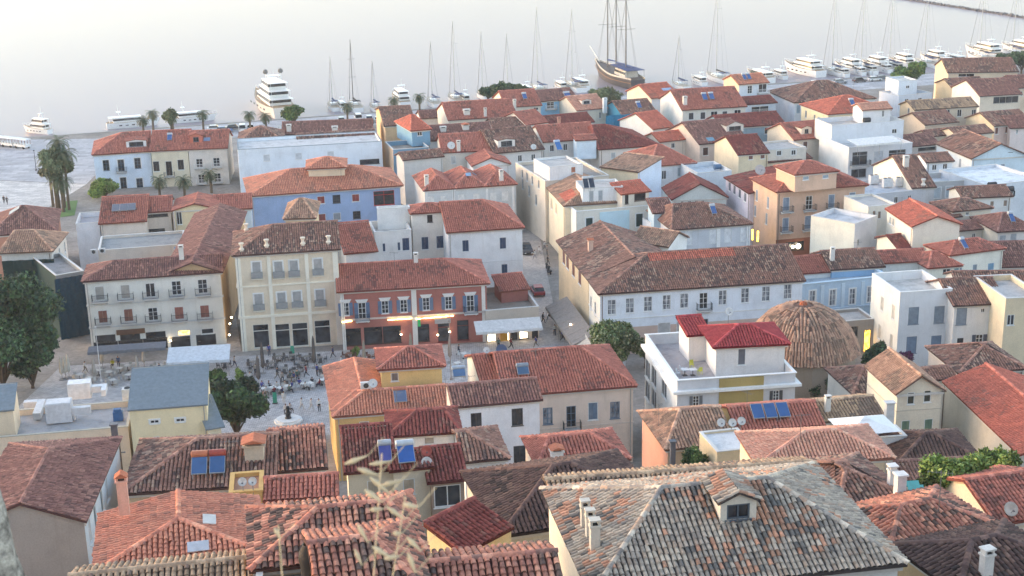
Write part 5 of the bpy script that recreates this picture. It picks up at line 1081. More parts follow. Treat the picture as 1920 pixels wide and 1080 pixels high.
org = building('building','orange-peach three-storey building with blue-grey shutters and upper hipped lantern',(44.73,231.78),0.2337,15.96,10.34,15.0,2.71,'hip',rh=2.07,s=11.2,hl=5.17,hr=5.17,o=0.5,win=[('f','sh',(140,154,172),1.2,2.34,[(1.63,12.68),(9.89,12.59),(13.72,12.67)],'bB'),('f','gl',None,1.2,2.35,[(5.79,12.63)],'bB'),('f','sh',(140,154,172),1.2,2.35,[(1.66,9.16),(5.74,9.2)],'bB'),('l','sh',(150,160,172),0.9,2,[(1.79,12.44),(6.6,12.22),(1.3,9.57),(6.15,9.3)]),('f','sf',None,3.35,1.52,[(3.47,5.28),(7.88,5.28)],'B',(60,50,46))],tc='red',wc=(214,178,154),wl=(218,184,158),corn=(214,178,154),cat='building',col2=((150,96,76),6.6))
ort = building('lantern_storey','',(47.25,230.23),0.2836,7.67,6.82,18.2,15.2,'hip',rh=1.36,s=11.3,hl=3.41,hr=3.41,win=[('f','ro',(160,176,190),1.11,0.65,[(1.99,17.4),(5.63,17.37)])],tc='red',wc=(216,182,158),par=org)
r1 = building('house','cream house with long brick-red roof and twin white solar heaters',(40.21,325.2),0.2066,15.35,16.78,12.6,1.62,'gx',rh=3.36,s=8.1,win=[('f','sh',(70,70,76),1.26,1.68,[(2.09,10.99),(4.94,10.95),(10.28,10.89)]),('f','op',None,1.64,1.81,[(7.68,10.92),(13.42,10.96)])],ch=[(1.15,1.9,13.46,0.9,1.6,'box',(222,216,208))],tc='red',wc=(222,214,202),wl=(238,232,222))
r2 = building('house','cream gabled house with orange roof and skylight near the schooner stern',(35.4,348.3),0.4216,7.6,12.46,11.6,1.41,'gx',rh=2.49,s=7.6,tc='bright',wc=(218,220,224),wl=(232,214,190))
r2b = building('house','small bright orange roofed house right of the turquoise tarpaulin',(32.11,311.89),0.5179,5.39,13.2,10.8,1.78,'gx',rh=2.64,s=8.5,tc='bright',wc=(226,222,216),wl=(234,230,222))
r3 = building('house','tall peach-gabled house with orange roof and white balconies',(56.2,344.25),0.3039,7.76,8.51,15.2,1.46,'gx',rh=1.7,s=7.7,win=[('f','gl',None,1.23,1.9,[(2.91,13.7)],'m'),('f','op',None,2.18,2.18,[(6.36,13.86)],'bW')],tc='orange',wc=(214,220,226),wl=(232,202,170))
r3b = building('house','blue-white balcony house with dark red roof in front of the peach gable',(56.55,336.26),0.2627,7.89,3.6,11.6,1.56,'sf',rh=1.15,s=7.9,win=[('f','op',None,4.49,1.47,[(3.77,10.2)],'bW'),('f','gl',None,1.59,1.88,[(5.71,6.33)])],tc='maroon',wc=(206,214,224))
r4 = building('building','large grey-brown hipped roof building beside the marina quay',(68.29,336.59),0.1761,20.27,17.3,11.8,1.45,'hip',rh=3.46,s=7.9,hl=8.65,hr=8.65,win=[('f','ro',(138,152,164),1.04,2,[(5.45,9.98),(14.92,10.01),(18.73,10.07)]),('f','ro',(150,166,180),1.03,2.13,[(1.01,10.08)])],tc='brown',wc=(214,218,224),wl=(218,220,226),cat='building')
r5 = building('house','yellow-walled house with glowing orange hipped roof',(71.44,314.61),0.2462,15.11,13.62,12.8,1.7,'hip',rh=2.72,s=8.4,hl=6.81,hr=6.81,win=[('f','sh',(120,90,80),1.11,1.75,[(2.95,11.16),(6.22,11.19)]),('l','op',None,0.9,1.7,[(2.46,10.94),(6.89,10.7),(9.07,10.58),(11.2,10.58)])],tc='bright',wc=(224,206,168),wl=(232,216,180))
r6 = building('apartment_building','white stepped apartment block with grey railings and white canvas canopy',(67.12,276.2),0.2453,13.88,13.0,13.0,2.11,'flat',rh=5.27,s=9.5,win=[('f','op',None,0.99,1.56,[(6.71,7.34),(10.83,7.36)]),('f','sf',None,3.27,2.66,[(2.44,10.68)],'b',(150,154,160)),('f','sf',None,3.73,2.45,[(10.62,10.63)],'b',(150,154,160)),('f','ro',(196,200,206),2.19,2.67,[(6.52,10.6)]),('f','sf',None,3.28,1.78,[(2.37,7.66)],'',(150,154,160))],ph=0.9,wc=(216,216,218),wl=(232,230,224),corn=(226,226,226),dk=(188,188,188),cat='building')
r6t = building('top_storey','',(65.42,284.35),0.2239,15.92,8.0,16.0,12.0,'flat',rh=6.05,s=9.3,win=[('f','op',None,1.12,0.91,[(13.91,13.92)])],ph=0.9,wc=(220,222,226),wl=(232,230,224),par=r6)
r6u = building('roof_cabin','',(72.67,288.91),0.1909,6.1,4.79,18.2,15.2,'gx',rh=0.96,s=9.2,win=[('f','op',None,0.56,1.38,[(4.51,17.18)])],tc='pink',wc=(228,226,226),par=r6)
r7 = building('house','white cube house with lean-to in front of the marina trees',(97.58,353.9),0.2077,5.06,7.0,13.6,1.4,'flat',rh=1.92,s=7.5,win=[('f','op',None,0.95,0.7,[(2.56,11.99)])],ph=0.3,wc=(220,226,232),wl=(228,230,232),dk=(200,200,196))
r7b = building('house','low white terrace block below the white cube house',(96.58,349.5),0.372,10.05,8.0,10.6,1.41,'flat',rh=3.82,s=7.6,win=[('f','op',None,1.14,1.25,[(2.49,9.07),(6.48,9.02)])],ph=0.8,wc=(212,218,226))
r8 = building('building','big sandstone-coloured gabled building at the upper right',(111.57,359.51),-0.0411,17.32,13.0,14.6,1.3,'gx',rh=2.6,s=7.4,win=[('f','op',None,4.05,1.13,[(4.58,13.99)])],tc='brown',wc=(214,200,178),wl=(222,202,168),cat='building')
r8b = building('house','narrow sandstone house with brown roof below the big gabled building',(110.59,352.11),0.2276,9.42,7.99,12.0,1.39,'gx',rh=1.6,s=7.5,win=[('f','op',None,0.96,1.25,[(2.9,10.64),(6.58,10.69)])],tc='brown',wc=(220,206,184),wl=(216,192,156))
r9 = building('house','bright cream blind-gabled house with reddish roof and veranda',(112.03,335.26),0.1703,10.38,14.19,12.6,1.53,'gx',rh=2.84,s=7.9,win=[('f','sf',None,6.45,1.6,[(6.65,11.38)],'',(180,170,160))],tc='mauve',wc=(222,208,190),wl=(242,230,212))
r9b = building('house','red-brown roofed house cut by the right frame edge',(124.52,346.83),0.0861,7.45,11.24,12.4,1.45,'gx',rh=2.25,s=7.7,win=[('f','op',None,0.92,1.23,[(1.35,10.91)])],tc='mauve',wc=(226,206,184))
r10 = building('house','long tan stone house with low brown roof and dark doorways',(91.68,317.6),0.2016,15.22,7.35,12.8,1.71,'gx',rh=1.47,s=8.3,win=[('f','op',None,1.11,1.65,[(8.06,11.62),(10.97,11.45),(14.55,11.25)]),('l','op',None,0.9,1.8,[(4.24,11.8),(4.12,9.94)])],tc='straw',wc=(212,198,178),wl=(200,184,160))
r10b = building('house','brown roofed lean-to house inside the tan stone courtyard',(91.62,308.93),0.3555,8.47,9.54,11.0,1.81,'gx',rh=1.91,s=8.5,tc='brown',wc=(206,190,172))
r11 = building('house','brown gabled house with pink wall near the right edge',(105.88,305.97),0.2939,9.53,10.52,11.0,1.83,'gx',rh=2.1,s=8.6,win=[('f','sh',(128,88,78),0.85,1.58,[(0.64,9.89),(3.21,9.94)])],tc='brown',wc=(222,196,184),wl=(228,208,176))
r11b = building('house','low cream house with tan roof in front of the brown gabled house',(95.41,298.23),0.3134,8.68,6.01,10.6,1.92,'gx',rh=1.2,s=8.8,tc='brown',wc=(222,206,184),wl=(230,214,188))
r11c = building('house','pale pink house with red-brown roof at the frame edge below the brown gable',(109.14,305.21),0.0467,7.68,9.19,10.6,1.88,'gx',rh=1.84,s=8.6,win=[('f','op',None,0.46,0.97,[(1.49,9.73)])],tc='mauve',wc=(228,212,206))
r12 = building('house','pale blue gabled house with wide brown roof at the upper right',(88.76,267.49),0.1646,11.23,15.0,12.2,2.22,'gy',rh=2.61,s=9.8,win=[('f','sh',(138,152,164),0.94,1.61,[(2.6,9.86),(6.45,9.95)]),('f','op',None,0.83,0.64,[(7.81,13.33)],'',(60,60,64)),('l','sh',(160,170,180),0.9,1.8,[(10.26,10.29)])],tc='brown',wc=(208,222,230),wl=(218,224,226))
r12b = building('house','red roofed low house with dark window strip left of the pale blue gable',(82.01,286.62),0.3022,6.93,8.08,10.8,2.05,'gx',rh=1.62,s=9.2,win=[('f','sf',None,4.14,0.8,[(4.2,10.13)],'',(60,56,56))],tc='mauve',wc=(200,190,184))
r13 = building('house','cream-gabled house with brown L-shaped roof and white courtyard',(69.99,240.81),0.1182,3.86,18.72,13.0,2.65,'gx',rh=3.74,s=10.8,ch=[(0.93,6.03,15.46,0.9,1.6,'box',(222,216,208)),(1.92,0.25,13.23,0.7,1.2,'urn',(222,216,208))],tc='brown',wc=(200,200,202),wl=(238,230,212))
r13b = building('house','grey walled courtyard house with two arched white windows',(75.16,248.91),0.1389,7.37,7.0,12.0,2.6,'flat',rh=2.8,s=10.5,win=[('f','ro',(196,204,208),1.36,2.01,[(1.65,9.95),(3.97,10.02)],'m')],ph=0.9,wc=(186,184,182),dk=(210,212,214))
r13c = building('house','brown roof ridge house above the white courtyard wall',(78.26,261.35),0.1792,5.16,5.42,13.0,2.4,'gx',rh=1.08,s=10,win=[('f','op',None,0.92,1.05,[(1.58,11.89),(3.73,11.96)])],tc='brown',wc=(222,226,230))
r14 = building('house','pale grey flat-roofed house crowded with ducts and tanks',(60.93,237.72),0.2871,11.88,10.0,12.6,2.69,'flat',rh=4.51,s=10.9,win=[('f','op',None,0.77,1.16,[(6.1,11.21),(8.71,11.26)]),('f','op',None,0.77,1.16,[(3.5,11.16)])],ph=0.5,wc=(198,198,202),wl=(220,214,206),corn=(210,210,214),dk=(196,200,206))
r15 = building('house','cream-lit white cubic house with blank left wall right of the orange building',(53.67,214.64),0.7877,6.63,8.0,13.6,3.04,'flat',rh=2.52,s=12,win=[('f','op',None,0.71,1.14,[(1.24,10.33)])],ph=0.7,wc=(222,222,224),wl=(242,236,218),dk=(206,206,208))  # white house, left wall coloured warmer to carry the evening light
r15b = building('house','white two-window house with flat roof behind the cream-lit cube',(57.56,222.2),0.2658,5.17,8.0,14.4,2.96,'flat',rh=1.97,s=11.7,win=[('f','op',None,0.8,1.08,[(3.92,13)]),('f','sh',(150,130,116),0.62,1.26,[(1.13,13.07),(2.1,12.89)])],ph=0.3,wc=(232,226,214))
r16 = building('house','bright cream house with vivid orange sloping roof on the right',(59.57,218.14),-1.4741,10.9,7.29,15.0,3.13,'gx',rh=1.46,s=11.9,win=[('f','sh',(170,176,176),1.12,1.23,[(1.42,13.53),(2.81,13.62)])],tc='bright',wc=(240,232,214))
r16b = building('house','small maroon lean-to roof house beside the vivid orange roof',(62.82,214.84),0.2744,3.77,1.86,13.0,3.1,'sf',rh=0.6,s=12,tc='maroon',wc=(222,220,218))
r16c = building('house','little cream gable with dark red roof below the bright cream house',(58.6,207.1),0.2618,1.8,6.49,11.6,3.21,'gx',rh=1.3,s=12.4,win=[('f','op',None,0.5,0.76,[(0.79,10.52)])],tc='maroon',wc=(240,232,212),wl=(242,234,214))
r17 = building('house','weathered brown roof house with skewed tiles among right-hand roofs',(66.51,220.93),0.3011,6.44,6.78,12.4,2.93,'gx',rh=1.36,s=11.7,win=[('f','op',None,0.72,0.9,[(1.77,11.17),(4.34,11.18)])],tc='brown',wc=(210,200,190))
r17b = building('house','brown hip-roofed house above a cream wall with one window',(71.51,222.94),0.277,7.02,6.1,13.2,2.94,'hip',rh=1.22,s=11.6,hl=3.05,hr=3.05,win=[('f','op',None,0.63,0.82,[(2.7,12.69)])],tc='brown',wc=(228,218,200))
r17c = building('house','long grey-brown roofed white house below the white terrace',(76.17,232.64),0.0926,8.37,6.02,13.0,2.8,'gx',rh=1.2,s=11.2,win=[('f','sh',(150,130,116),0.72,1.13,[(2.15,11.61),(5.13,11.67),(7.45,11.75)])],tc='brown',wc=(222,220,218),wl=(236,228,214))
r18 = building('house','white house with red-brown hipped roof and grey shutters at right',(76.03,214.24),0.1349,6.0,8.92,12.0,3.06,'hip',rh=1.78,s=12,hl=2.7,hr=2.7,win=[('f','ro',(180,186,190),1.09,1.57,[(0.82,10.57),(2.58,10.73)])],tc='mauve',wc=(222,218,212),wl=(230,222,206))
r19 = building('house','long white house with plain red roof and pale blue shutters',(53.86,199.57),0.1166,7.31,5.33,11.6,3.29,'gx',rh=1.07,s=12.8,win=[('f','sh',(140,180,212),1.02,0.98,[(2.71,9.74),(4.5,9.72),(6.35,10.1)])],tc='red',wc=(226,224,218),wl=(240,232,216))
r19b = building('house','small hip-roofed red house joining the long blue-shuttered house',(60.38,197.23),0.2096,4.9,6.81,11.4,3.32,'hip',rh=1.36,s=13,hl=2.15,hr=2.15,win=[('f','op',None,1.27,0.65,[(2.83,10.68)]),('f','sh',(110,160,170),0.87,0.89,[(4.41,10.85)])],tc='red',wc=(224,220,206))
r20 = building('house','cream house with wide red hipped roof and one blue shutter',(64.07,199.51),0.3404,9.28,5.75,12.6,3.24,'hip',rh=1.15,s=12.8,hl=2.88,hr=2.88,win=[('f','sh',(138,152,164),0.83,1.07,[(1.86,10.35),(4.5,10.12)]),('f','sh',(120,160,190),1.17,1.16,[(7.35,9.95)])],tc='red',wc=(230,226,214))
r21 = building('house','white house with flat pale terrace and black tank at the right edge',(83.78,243.76),0.3256,12.41,14.0,12.4,2.54,'flat',rh=4.72,s=10.7,win=[('f','op',None,0.99,1.18,[(2.41,10.44),(5.79,10.4)])],ph=0.5,wc=(212,216,222),dk=(222,226,228))
r22 = building('house','dark brown roofed house low at the right frame edge',(72.46,203.41),0.002,7.17,11.46,9.5,3.2,'gx',rh=2.29,s=12.6,win=[('f','op',None,0.72,0.83,[(1.28,8.47)])],tc='mauve',wc=(210,190,176))
r23 = building('house','broad brown roof running behind the shuttered white cubic house',(60.52,183.34),-0.0524,11.33,7.88,12.2,3.5,'gx',rh=1.58,s=13.9,tc='brown',wc=(220,214,206))
r24 = building('house','cream house with brown roof behind the white stepped block',(45.42,276.62),0.234,6.23,12.87,12.0,2.18,'gx',rh=2.57,s=9.5,win=[('f','sh',(128,88,78),0.98,1.11,[(2.61,11.35),(5.12,11.35)])],tc='maroon',wc=(226,208,176),wl=(232,216,186))
r24b = building('house','cream two-window house between red roofs left of stepped block',(52.03,281.11),0.2798,8.53,8.0,11.8,2.12,'flat',rh=3.24,s=9.3,win=[('f','op',None,1.01,1.01,[(2.5,11.06),(5.71,10.92)],'m')],ph=0.3,wc=(222,214,202))
r24c = building('house','red roofed house with white dormer below the yellow-walled house',(59.21,290.41),0.2968,8.68,12.21,12.0,1.97,'gx',rh=2.44,s=9.1,win=[('f','sh',(120,90,80),1.04,1.51,[(2.52,10.68),(6.25,10.61)])],tc='red',wc=(224,214,200),wl=(232,214,190))
r24d = building('house','low red lean-to roofs at the foot of the cream two-window house',(48.07,279.46),0.3501,14.16,3.39,9.4,2.15,'sf',rh=1.09,s=9.4,tc='mauve',wc=(222,206,180))
r25 = building('house','house with brown roof, cut-in terrace and dark brown shutters',(39.77,292.07),0.322,10.91,16.24,11.2,1.92,'gx',rh=3.25,s=9,win=[('f','sh',(84,58,54),1.29,1.75,[(1.39,9.5),(7.71,9.42)]),('f','sh',(84,58,54),1.3,2.81,[(4.98,9.19)])],tc='mauve',wc=(220,204,194),wl=(226,204,186))
r25b = building('house','teal-shaded terrace house with red roof patch above the cut-in terrace',(47.42,311.37),0.2409,14.68,10.05,10.8,1.77,'gx',rh=2.01,s=8.5,win=[('f','op',None,1.71,1.49,[(3.2,9.39),(10.86,9.48)])],tc='maroon',wc=(150,170,180))
r26 = building('house','pale house with blue tank and awning terrace left of the lilac house',(35.41,262.28),0.2454,6.89,9.0,11.6,2.38,'flat',rh=2.62,s=10,ph=0.8,wc=(206,212,218),dk=(186,196,204))
g1 = building('building','cream building with grey sheet-metal roof and small twin windows',(-39.07,134.51),0.1515,7.7,6.58,16.87,4.76,'sf',rh=2.11,s=18.5,o=0.15,win=[('f','op',None,0.88,0.4,[(2.39,15.33),(4.94,15.29)],'m'),('f','op',None,0.61,0.51,[(1.05,13.45),(2.38,13.45),(5.05,13.39)])],tc='metal',wc=(232,216,178),cat='building')
g1b = building('roof_block','',(-53.29,133.74),0.1712,13.67,7.5,14.37,4.78,'flat',rh=5.19,s=18.5,ph=0.6,wc=(230,208,182),dk=(172,172,174),corn=(196,190,176),par=g1)
g1c = building('building','cream shed-roofed building with grey metal roof at the left edge',(-55.4,134.5),0.2117,4.34,4.17,16.85,5.11,'sf',rh=1.33,s=18.5,o=0.15,tc='metal',wc=(228,208,180),cat='building')
g1d = building('stair_annex','',(-31.22,134.65),0.4083,1.26,4.97,14.65,5.27,'sf',rh=1.59,s=18.4,tc='metal',wc=(226,214,186),par=g1)
f1 = building('house','house with large mauve-brown roof and shuttered pale side wall at lower left',(-27.07,80.95),1.6626,13.08,7.39,30.7,18.36,'gx',rh=1.48,s=30,hr=4.8,o=0.2,win=[('f','sh',(120,130,134),0.71,2.08,[(5.62,29.56),(3.23,29.62)]),('f','sh',(206,210,212),0.72,2.12,[(7.52,29.54),(1.29,29.51)])],tc='mauve',wc=(208,214,218),wl=(176,166,156),pt=0.2)
g2 = building('house','house with dark weathered brown roof carrying two solar water heaters',(-26.07,87.26),0.0985,9.62,8.64,29.64,17.35,'hip',rh=1.73,s=28,hl=4.32,ch=[(8.39,2.37,30.65,1.3,0.9,'tile',(206,190,170))],tc='brown',wc=(214,190,160))
g2b = building('house','house with sun-faded red roof section beside the solar-heater roof',(-16.83,90.86),0.1589,3.42,7.33,29.35,17.1,'gx',rh=1.47,s=27,win=[('f','op',None,2.18,0.35,[(1.33,28.94)],'B',(150,140,120))],tc='rust',wc=(214,200,176))
g3 = building('house','low house with small bright red tile roof and cream wall',(-15.72,81.24),0.1057,4.47,1.88,31.64,21.69,'sf',rh=0.6,s=30,o=0.15,win=[('f','op',None,0.34,0.49,[(3.02,31.2)],'B')],tc='red',wc=(222,204,168))
g3b = building('house','ochre parapet house with two satellite dishes at its corner',(-17.94,81.38),0.141,2.04,3.0,32.1,21.86,'flat',rh=0.78,s=30,ph=0.2,wc=(208,170,110),dk=(176,136,112),corn=(208,170,110))
g4 = building('house','house with broad smooth orange roof, chimney and two skylights',(-21.39,64.85),0.2187,8.34,6.8,35.56,26.62,'gy',rh=0.85,s=37,hl=3.4,o=0.2,ch=[(1.35,4.92,36.97,0.55,1.3,'tile',(226,178,158))],tc='orange',wc=(222,200,180))
g4b = building('house','pale grey-tan tiled roof edge below the broad orange roof',(-18.92,54.13),0.1741,8.54,3.06,39.74,32.58,'gx',rh=0.61,s=44,tc='straw',wc=(200,180,170))
g5 = building('house','rusty barrel-tiled roof house behind blurred grass heads',(-11.12,54.57),0.1797,6.93,5.57,41.16,31.61,'hip',rh=1.11,s=44,hl=2.79,hr=1,tc='rust',wc=(216,196,170),pt=0.27)
g5b = building('house','nearest rusty tiled roof with blackened tiles at bottom centre',(-7.22,47.49),0.2211,3.81,6.53,42.88,35.76,'hip',rh=1.31,s=50,hr=1.6,tc='rust',wc=(226,208,184),pt=0.28)
g5c = building('house','dark mossy tiled roof at the bottom between rusty and grey roofs',(-3.81,49.53),0.136,5.39,3.95,41.98,34.99,'gx',rh=0.79,s=48,tc='rust',wc=(214,190,160),pt=0.27)
g5d = building('house','low grey terrace house with dark jar-shaped cowl at the bottom edge',(-10.93,53.11),0.1121,2.91,2.6,40.99,34.59,'flat',rh=1.11,s=45,ph=0.4,wc=(150,146,142),dk=(140,136,132))
g6 = building('house','dark brown tiled hipped roof with white mortar dots left of the big grey roof',(-0.73,71.06),0.2735,9.45,8.36,34.14,22.93,'hip',rh=1.67,s=34,hl=4.18,hr=4.18,o=0.3,tc='dark',wc=(206,196,178))
g7 = building('house','cream house with faded crimson corrugated roof at bottom centre',(-2.7,63.32),0.8428,3.58,2.47,37.05,28.83,'sf',rh=0.79,s=38,o=0.12,tc='maroon',wc=(232,212,166))
g8 = building('house','huge weathered grey barrel-tiled roof with window dormer in the foreground',(3.24,52.94),0.1658,13.35,10.18,40.45,30.57,'hip',rh=2.04,s=45,hl=4.2,hr=4.2,o=0.3,ch=[(0.71,5.29,40.91,0.38,0.9,'box',(216,206,190)),(0.7,4.24,40.9,0.38,0.95,'box',(216,206,190)),(0.63,3.01,40.87,0.42,1.1,'box',(216,206,190))],tc='grey',wc=(222,220,214),wl=(232,222,204),pt=0.24)
g8b = building('house','straw-coloured tiled roof strip behind the huge grey roof',(1.88,64.13),0.1083,13.0,1.85,39.72,27.87,'gx',rh=0.37,s=38,tc='straw',wc=(210,196,176),pt=0.25)
g9 = building('house',"brown hipped roof with two white chimneys behind the grey roof's right end",(18.36,73.52),0.2532,4.21,6.19,34.05,23.27,'hip',rh=1.24,s=33,hl=2,hr=3,tc='brown',wc=(214,204,190))
g10 = building('house','patchy red-brown hipped roof above a tan wall at lower right',(18.84,64.92),0.3823,6.59,4.79,35.82,26.56,'hip',rh=0.96,s=37,hl=2.39,hr=2.39,tc='rust',wc=(206,180,146),wl=(214,190,156))
g11 = building('house','darkest mossy roof at the bottom right corner with stub chimney',(19.7,56.67),0.3459,5.86,4.45,38.16,30.24,'hip',rh=0.89,s=42,hl=2.23,hr=2.23,ch=[(1.6,0.31,38.39,0.5,1,'box',(222,216,208))],tc='dark',wc=(214,186,148),wl=(214,186,148))
g12 = building('house','brick-red roofed house with cream gable cut by the right edge',(29.04,77.96),0.2516,4.43,6.63,30.73,20.87,'gx',rh=1.33,s=31,tc='red',wc=(226,208,186),wl=(238,220,192))
g13 = building('house','long orange-red roof house with tall grey-beige side wall at right edge',(46.11,142.51),-1.496,19.36,9.02,14.87,4.8,'gx',rh=1.8,s=17.5,o=0.2,tc='bright',wc=(196,188,174),wr=(206,196,180))
g14 = building('house','cream gabled house with two dark green windows and brown roof',(38.84,134.5),0.1317,4.71,8.0,16.86,4.84,'gy',rh=1.8,s=18.5,win=[('f','sh',(70,74,64),0.77,1.31,[(1.46,16.17),(3.21,16.28)],'B'),('f','sh',(120,144,122),0.93,1.26,[(1.08,13.16),(3.54,13.15)],'B')],bands=[(14.83,0.12,0.05,(206,194,176))],tc='tan',wc=(226,214,192),wl=(230,220,198))
g15 = building('house','low dark brown hipped roof below the cream gabled house',(31.43,106.57),0.0324,6.24,5.68,21.97,11.79,'hip',rh=1.14,s=23,hl=2.82,hr=2.82,tc='dark',wc=(200,190,176))
g15b = building('house','brown lean-to roof strip between dark hip and green vine',(28.88,97.62),0.0651,6.55,1.82,24.44,15.44,'sf',rh=0.58,s=25,tc='brown',wc=(196,184,170))
g16 = building('house','pale pink-tiled hipped roof house in front of the white parasol',(18.27,98.04),0.0847,10.02,5.84,25.81,14.19,'hip',rh=1.17,s=25,hl=4.3,hr=3.2,tc='pink',wc=(226,206,176),wl=(236,214,180))
g17 = building('house','terracotta-sided house with tan tiled roof left of the dish terrace',(13.59,117.19),0.1691,5.95,8.7,18.92,7.92,'hip',rh=1.74,s=21,hl=2.4,tc='tan',wc=(206,180,152),wl=(196,150,132))
g17b = building('terrace_room','',(17.19,111.73),0.207,3.52,4.5,20.81,10.62,'flat',rh=1.34,s=22,win=[('f','sh',(196,168,130),1.03,1.44,[(2.53,19.83)],'B')],ph=0.15,wc=(214,194,160),dk=(214,214,214),par=g17)
g18 = building('house','red tiled house with three blue solar panels',(20.45,120.49),0.123,7.83,5.77,19.13,7.95,'gx',rh=1.15,s=20.5,win=[('f','sh',(70,110,100),0.69,0.82,[(6.22,18.67)])],tc='red',wc=(214,190,140))
g19 = building('house','dark brown tiled house behind the terrace with white parasol',(28.52,123.69),0.1998,6.24,5.02,18.47,7.2,'gx',rh=1,s=20,ch=[(1.21,0.97,18.93,0.5,1.3,'box',(222,216,208))],tc='straw',wc=(206,190,166))
g19b = building('roof_terrace','small white-walled roof terrace under the square white parasol',(30.17,109.5),0.1234,2.55,2.4,22.73,12.14,'flat',rh=0.97,s=22.5,ph=0.9,wc=(220,222,226),dk=(200,196,190),cat='terrace')
g20 = building('house','small brown hipped roof with white side wall near the dome',(37.07,144.7),0.1543,4.54,7.68,12.94,3.78,'hip',rh=1.54,s=17.2,hl=2.6,hr=1.97,tc='brown',wc=(206,186,172),wl=(228,222,212))
g20b = building('house','low brown roof joining cream gable and purple bougainvillea',(42.71,146.73),0.1536,6.25,3.48,13.35,3.78,'gx',rh=0.7,s=17,tc='brown',wc=(210,200,188))
g21 = building('house','red-brown hipped roof in front of the shuttered white house',(50.38,150.54),0.1212,7.61,8.63,12.88,3.74,'hip',rh=1.73,s=16.6,hl=5,hr=3.5,tc='brown',wc=(200,190,180))
g22 = building('house','red hipped roof with tiny white dormer below cream-pink house',(2.03,111.48),0.1825,7.65,6.25,19.99,9.68,'hip',rh=1.25,s=22,hl=1.5,hr=2.5,ch=[(1.58,0.38,20.26,1,0.8,'tile',(226,222,216))],tc='red',wc=(220,206,190))
arc = building('building','grey stone arcade with a glowing yellow arched doorway beside the dome',(43.91,181.83),0.1961,5.25,5.0,8.6,3.56,'flat',rh=1.99,s=13.9,win=[('f','lit',(255,190,70),0.96,3.34,[(4.34,5.47)],'B',(120,110,100)),('f','op',None,1.18,1.51,[(2.32,7.03)],'B',(120,110,100))],ph=0.4,wc=(166,158,150),cat='building')
x1 = building('house','low brown roofed house squeezed below the small maroon lean-to',(61.93,214.23),0.2672,5.63,4.01,11.2,3.11,'gx',rh=0.8,s=12,win=[('f','op',None,0.61,0.7,[(3.16,10.22)])],tc='brown',wc=(224,216,204),wl=(236,228,212))
x2 = building('house','small mauve roofed house left of the white house with grey shutters',(71.36,218.35),0.2573,4.99,4.46,11.2,3.05,'gx',rh=0.89,s=11.8,win=[('f','op',None,0.62,0.8,[(2.58,10.09)])],tc='mauve',wc=(222,214,204),wl=(232,222,206))
x4 = building('house','small red roof wedged between yellow-walled house and dark red balcony house',(59.31,304.78),0.3928,5.06,5.4,10.6,1.89,'gx',rh=1.08,s=8.6,tc='red',wc=(216,212,208))
x5 = building('house','little orange roofed house in front of the bright orange one by the tarpaulin',(31.99,296.25),0.4099,7.02,6.78,11.0,1.96,'gx',rh=1.36,s=8.9,win=[('f','op',None,0.86,1.07,[(3.12,9.89)])],tc='bright',wc=(226,214,200))
x7 = building('house','low brown roof strip left of the low cream tan-roofed house',(90.15,300.74),0.3742,6.42,4.63,10.0,1.93,'gx',rh=0.93,s=8.7,tc='brown',wc=(214,202,184))
PLAZA = stone_mat('plaza_marble', (188, 186, 186), .9); STREET = stone_mat('street_paving', (186, 178, 172), 1.2, .6); QUAY = stone_mat('quay_concrete', (176, 176, 180), .12, .85); PROM = stone_mat('promenade_paving', (206, 202, 198), .3, .8)
sheet('plaza', [(-64, 152), (-14, 158), (14, 166), (16, 192), (-22, 188), (-62, 184)], PLAZA, .02)
sheet('street', [(3.71, 188.14), (10.34, 189.11), (7.96, 229.58), (4.78, 269.09), (3.62, 316.51), (1.21, 316.77), (1.56, 269.39), (1.79, 223.48)], STREET, 0.05)
sheet('alley', [(-40.18, 188.31), (-38.22, 188.64), (-50.10, 241.43), (-51.34, 241.53)], STREET, 0.05)
sheet('promenade', [(-135, 255), (-96, 262), (-93, 306), (-135, 318)], PROM, .03, 6); sheet('harbour_road', [(-135, 318.3), (-93, 306.3), (-97, 362), (-135, 364)], QUAY, .05, 6)
sheet('quay_road', [(-97, 360), (-60, 364), (0, 381), (60, 399), (140, 425), (260, 460), (258, 478), (115, 437), (60, 421), (0, 404.5), (-57, 386.5), (-97, 374)][:0] or [(-96, 352), (140, 424), (139, 444), (-97, 374)], QUAY, .04, 6)
sheet('grass_strip', [(-89.33, 274.30), (-86.84, 275.90), (-90.18, 289.76), (-92.62, 288.99)], paint((96, 128, 70), .9), 0.06)
motor_yacht('large three-deck white motor yacht moored stern-to beside the palms', (-68.53, 410.50, 0.00), 1.972, 30, 3, (226, 218, 206), 'boats moored along the quay', 'motor_yacht', True)
sail_boat('slim sailing boat with pale mast left of the dark-masted one', (-50.79, 411.00, 0.00), 1.868, 11, 13.8, GELW, False, 'boats moored along the quay', (70, 80, 110))
sail_boat('sailing boat with the dark mast and black furled sail near the quay palm', (-44.61, 410.07, 0.00), 1.868, 13, 18.5, GELW, True, 'boats moored along the quay', (40, 40, 46))
sail_boat('small sailing boat with faint short mast in front of cars', (-38.41, 407.71, 0.00), 1.868, 10, 12.9, GELW, False, 'boats moored along the quay', (70, 80, 110))
sail_boat('sailing boat with thin mast right of the white flybridge cruiser', (-21.84, 413.65, 0.00), 1.868, 12, 17.2, GELW, False, 'boats moored along the quay', (70, 80, 110))
sail_boat('sailing boat with the tall pale mast over the red roofs', (-15.38, 418.29, 0.00), 1.868, 14, 22.2, GELW, False, 'boats moored along the quay', (70, 80, 110))
sail_boat('sailing boat with grey mast left of the dark harbour trees', (-7.30, 425.08, 0.00), 1.868, 12, 18.3, GELW, False, 'boats moored along the quay', (70, 80, 110))
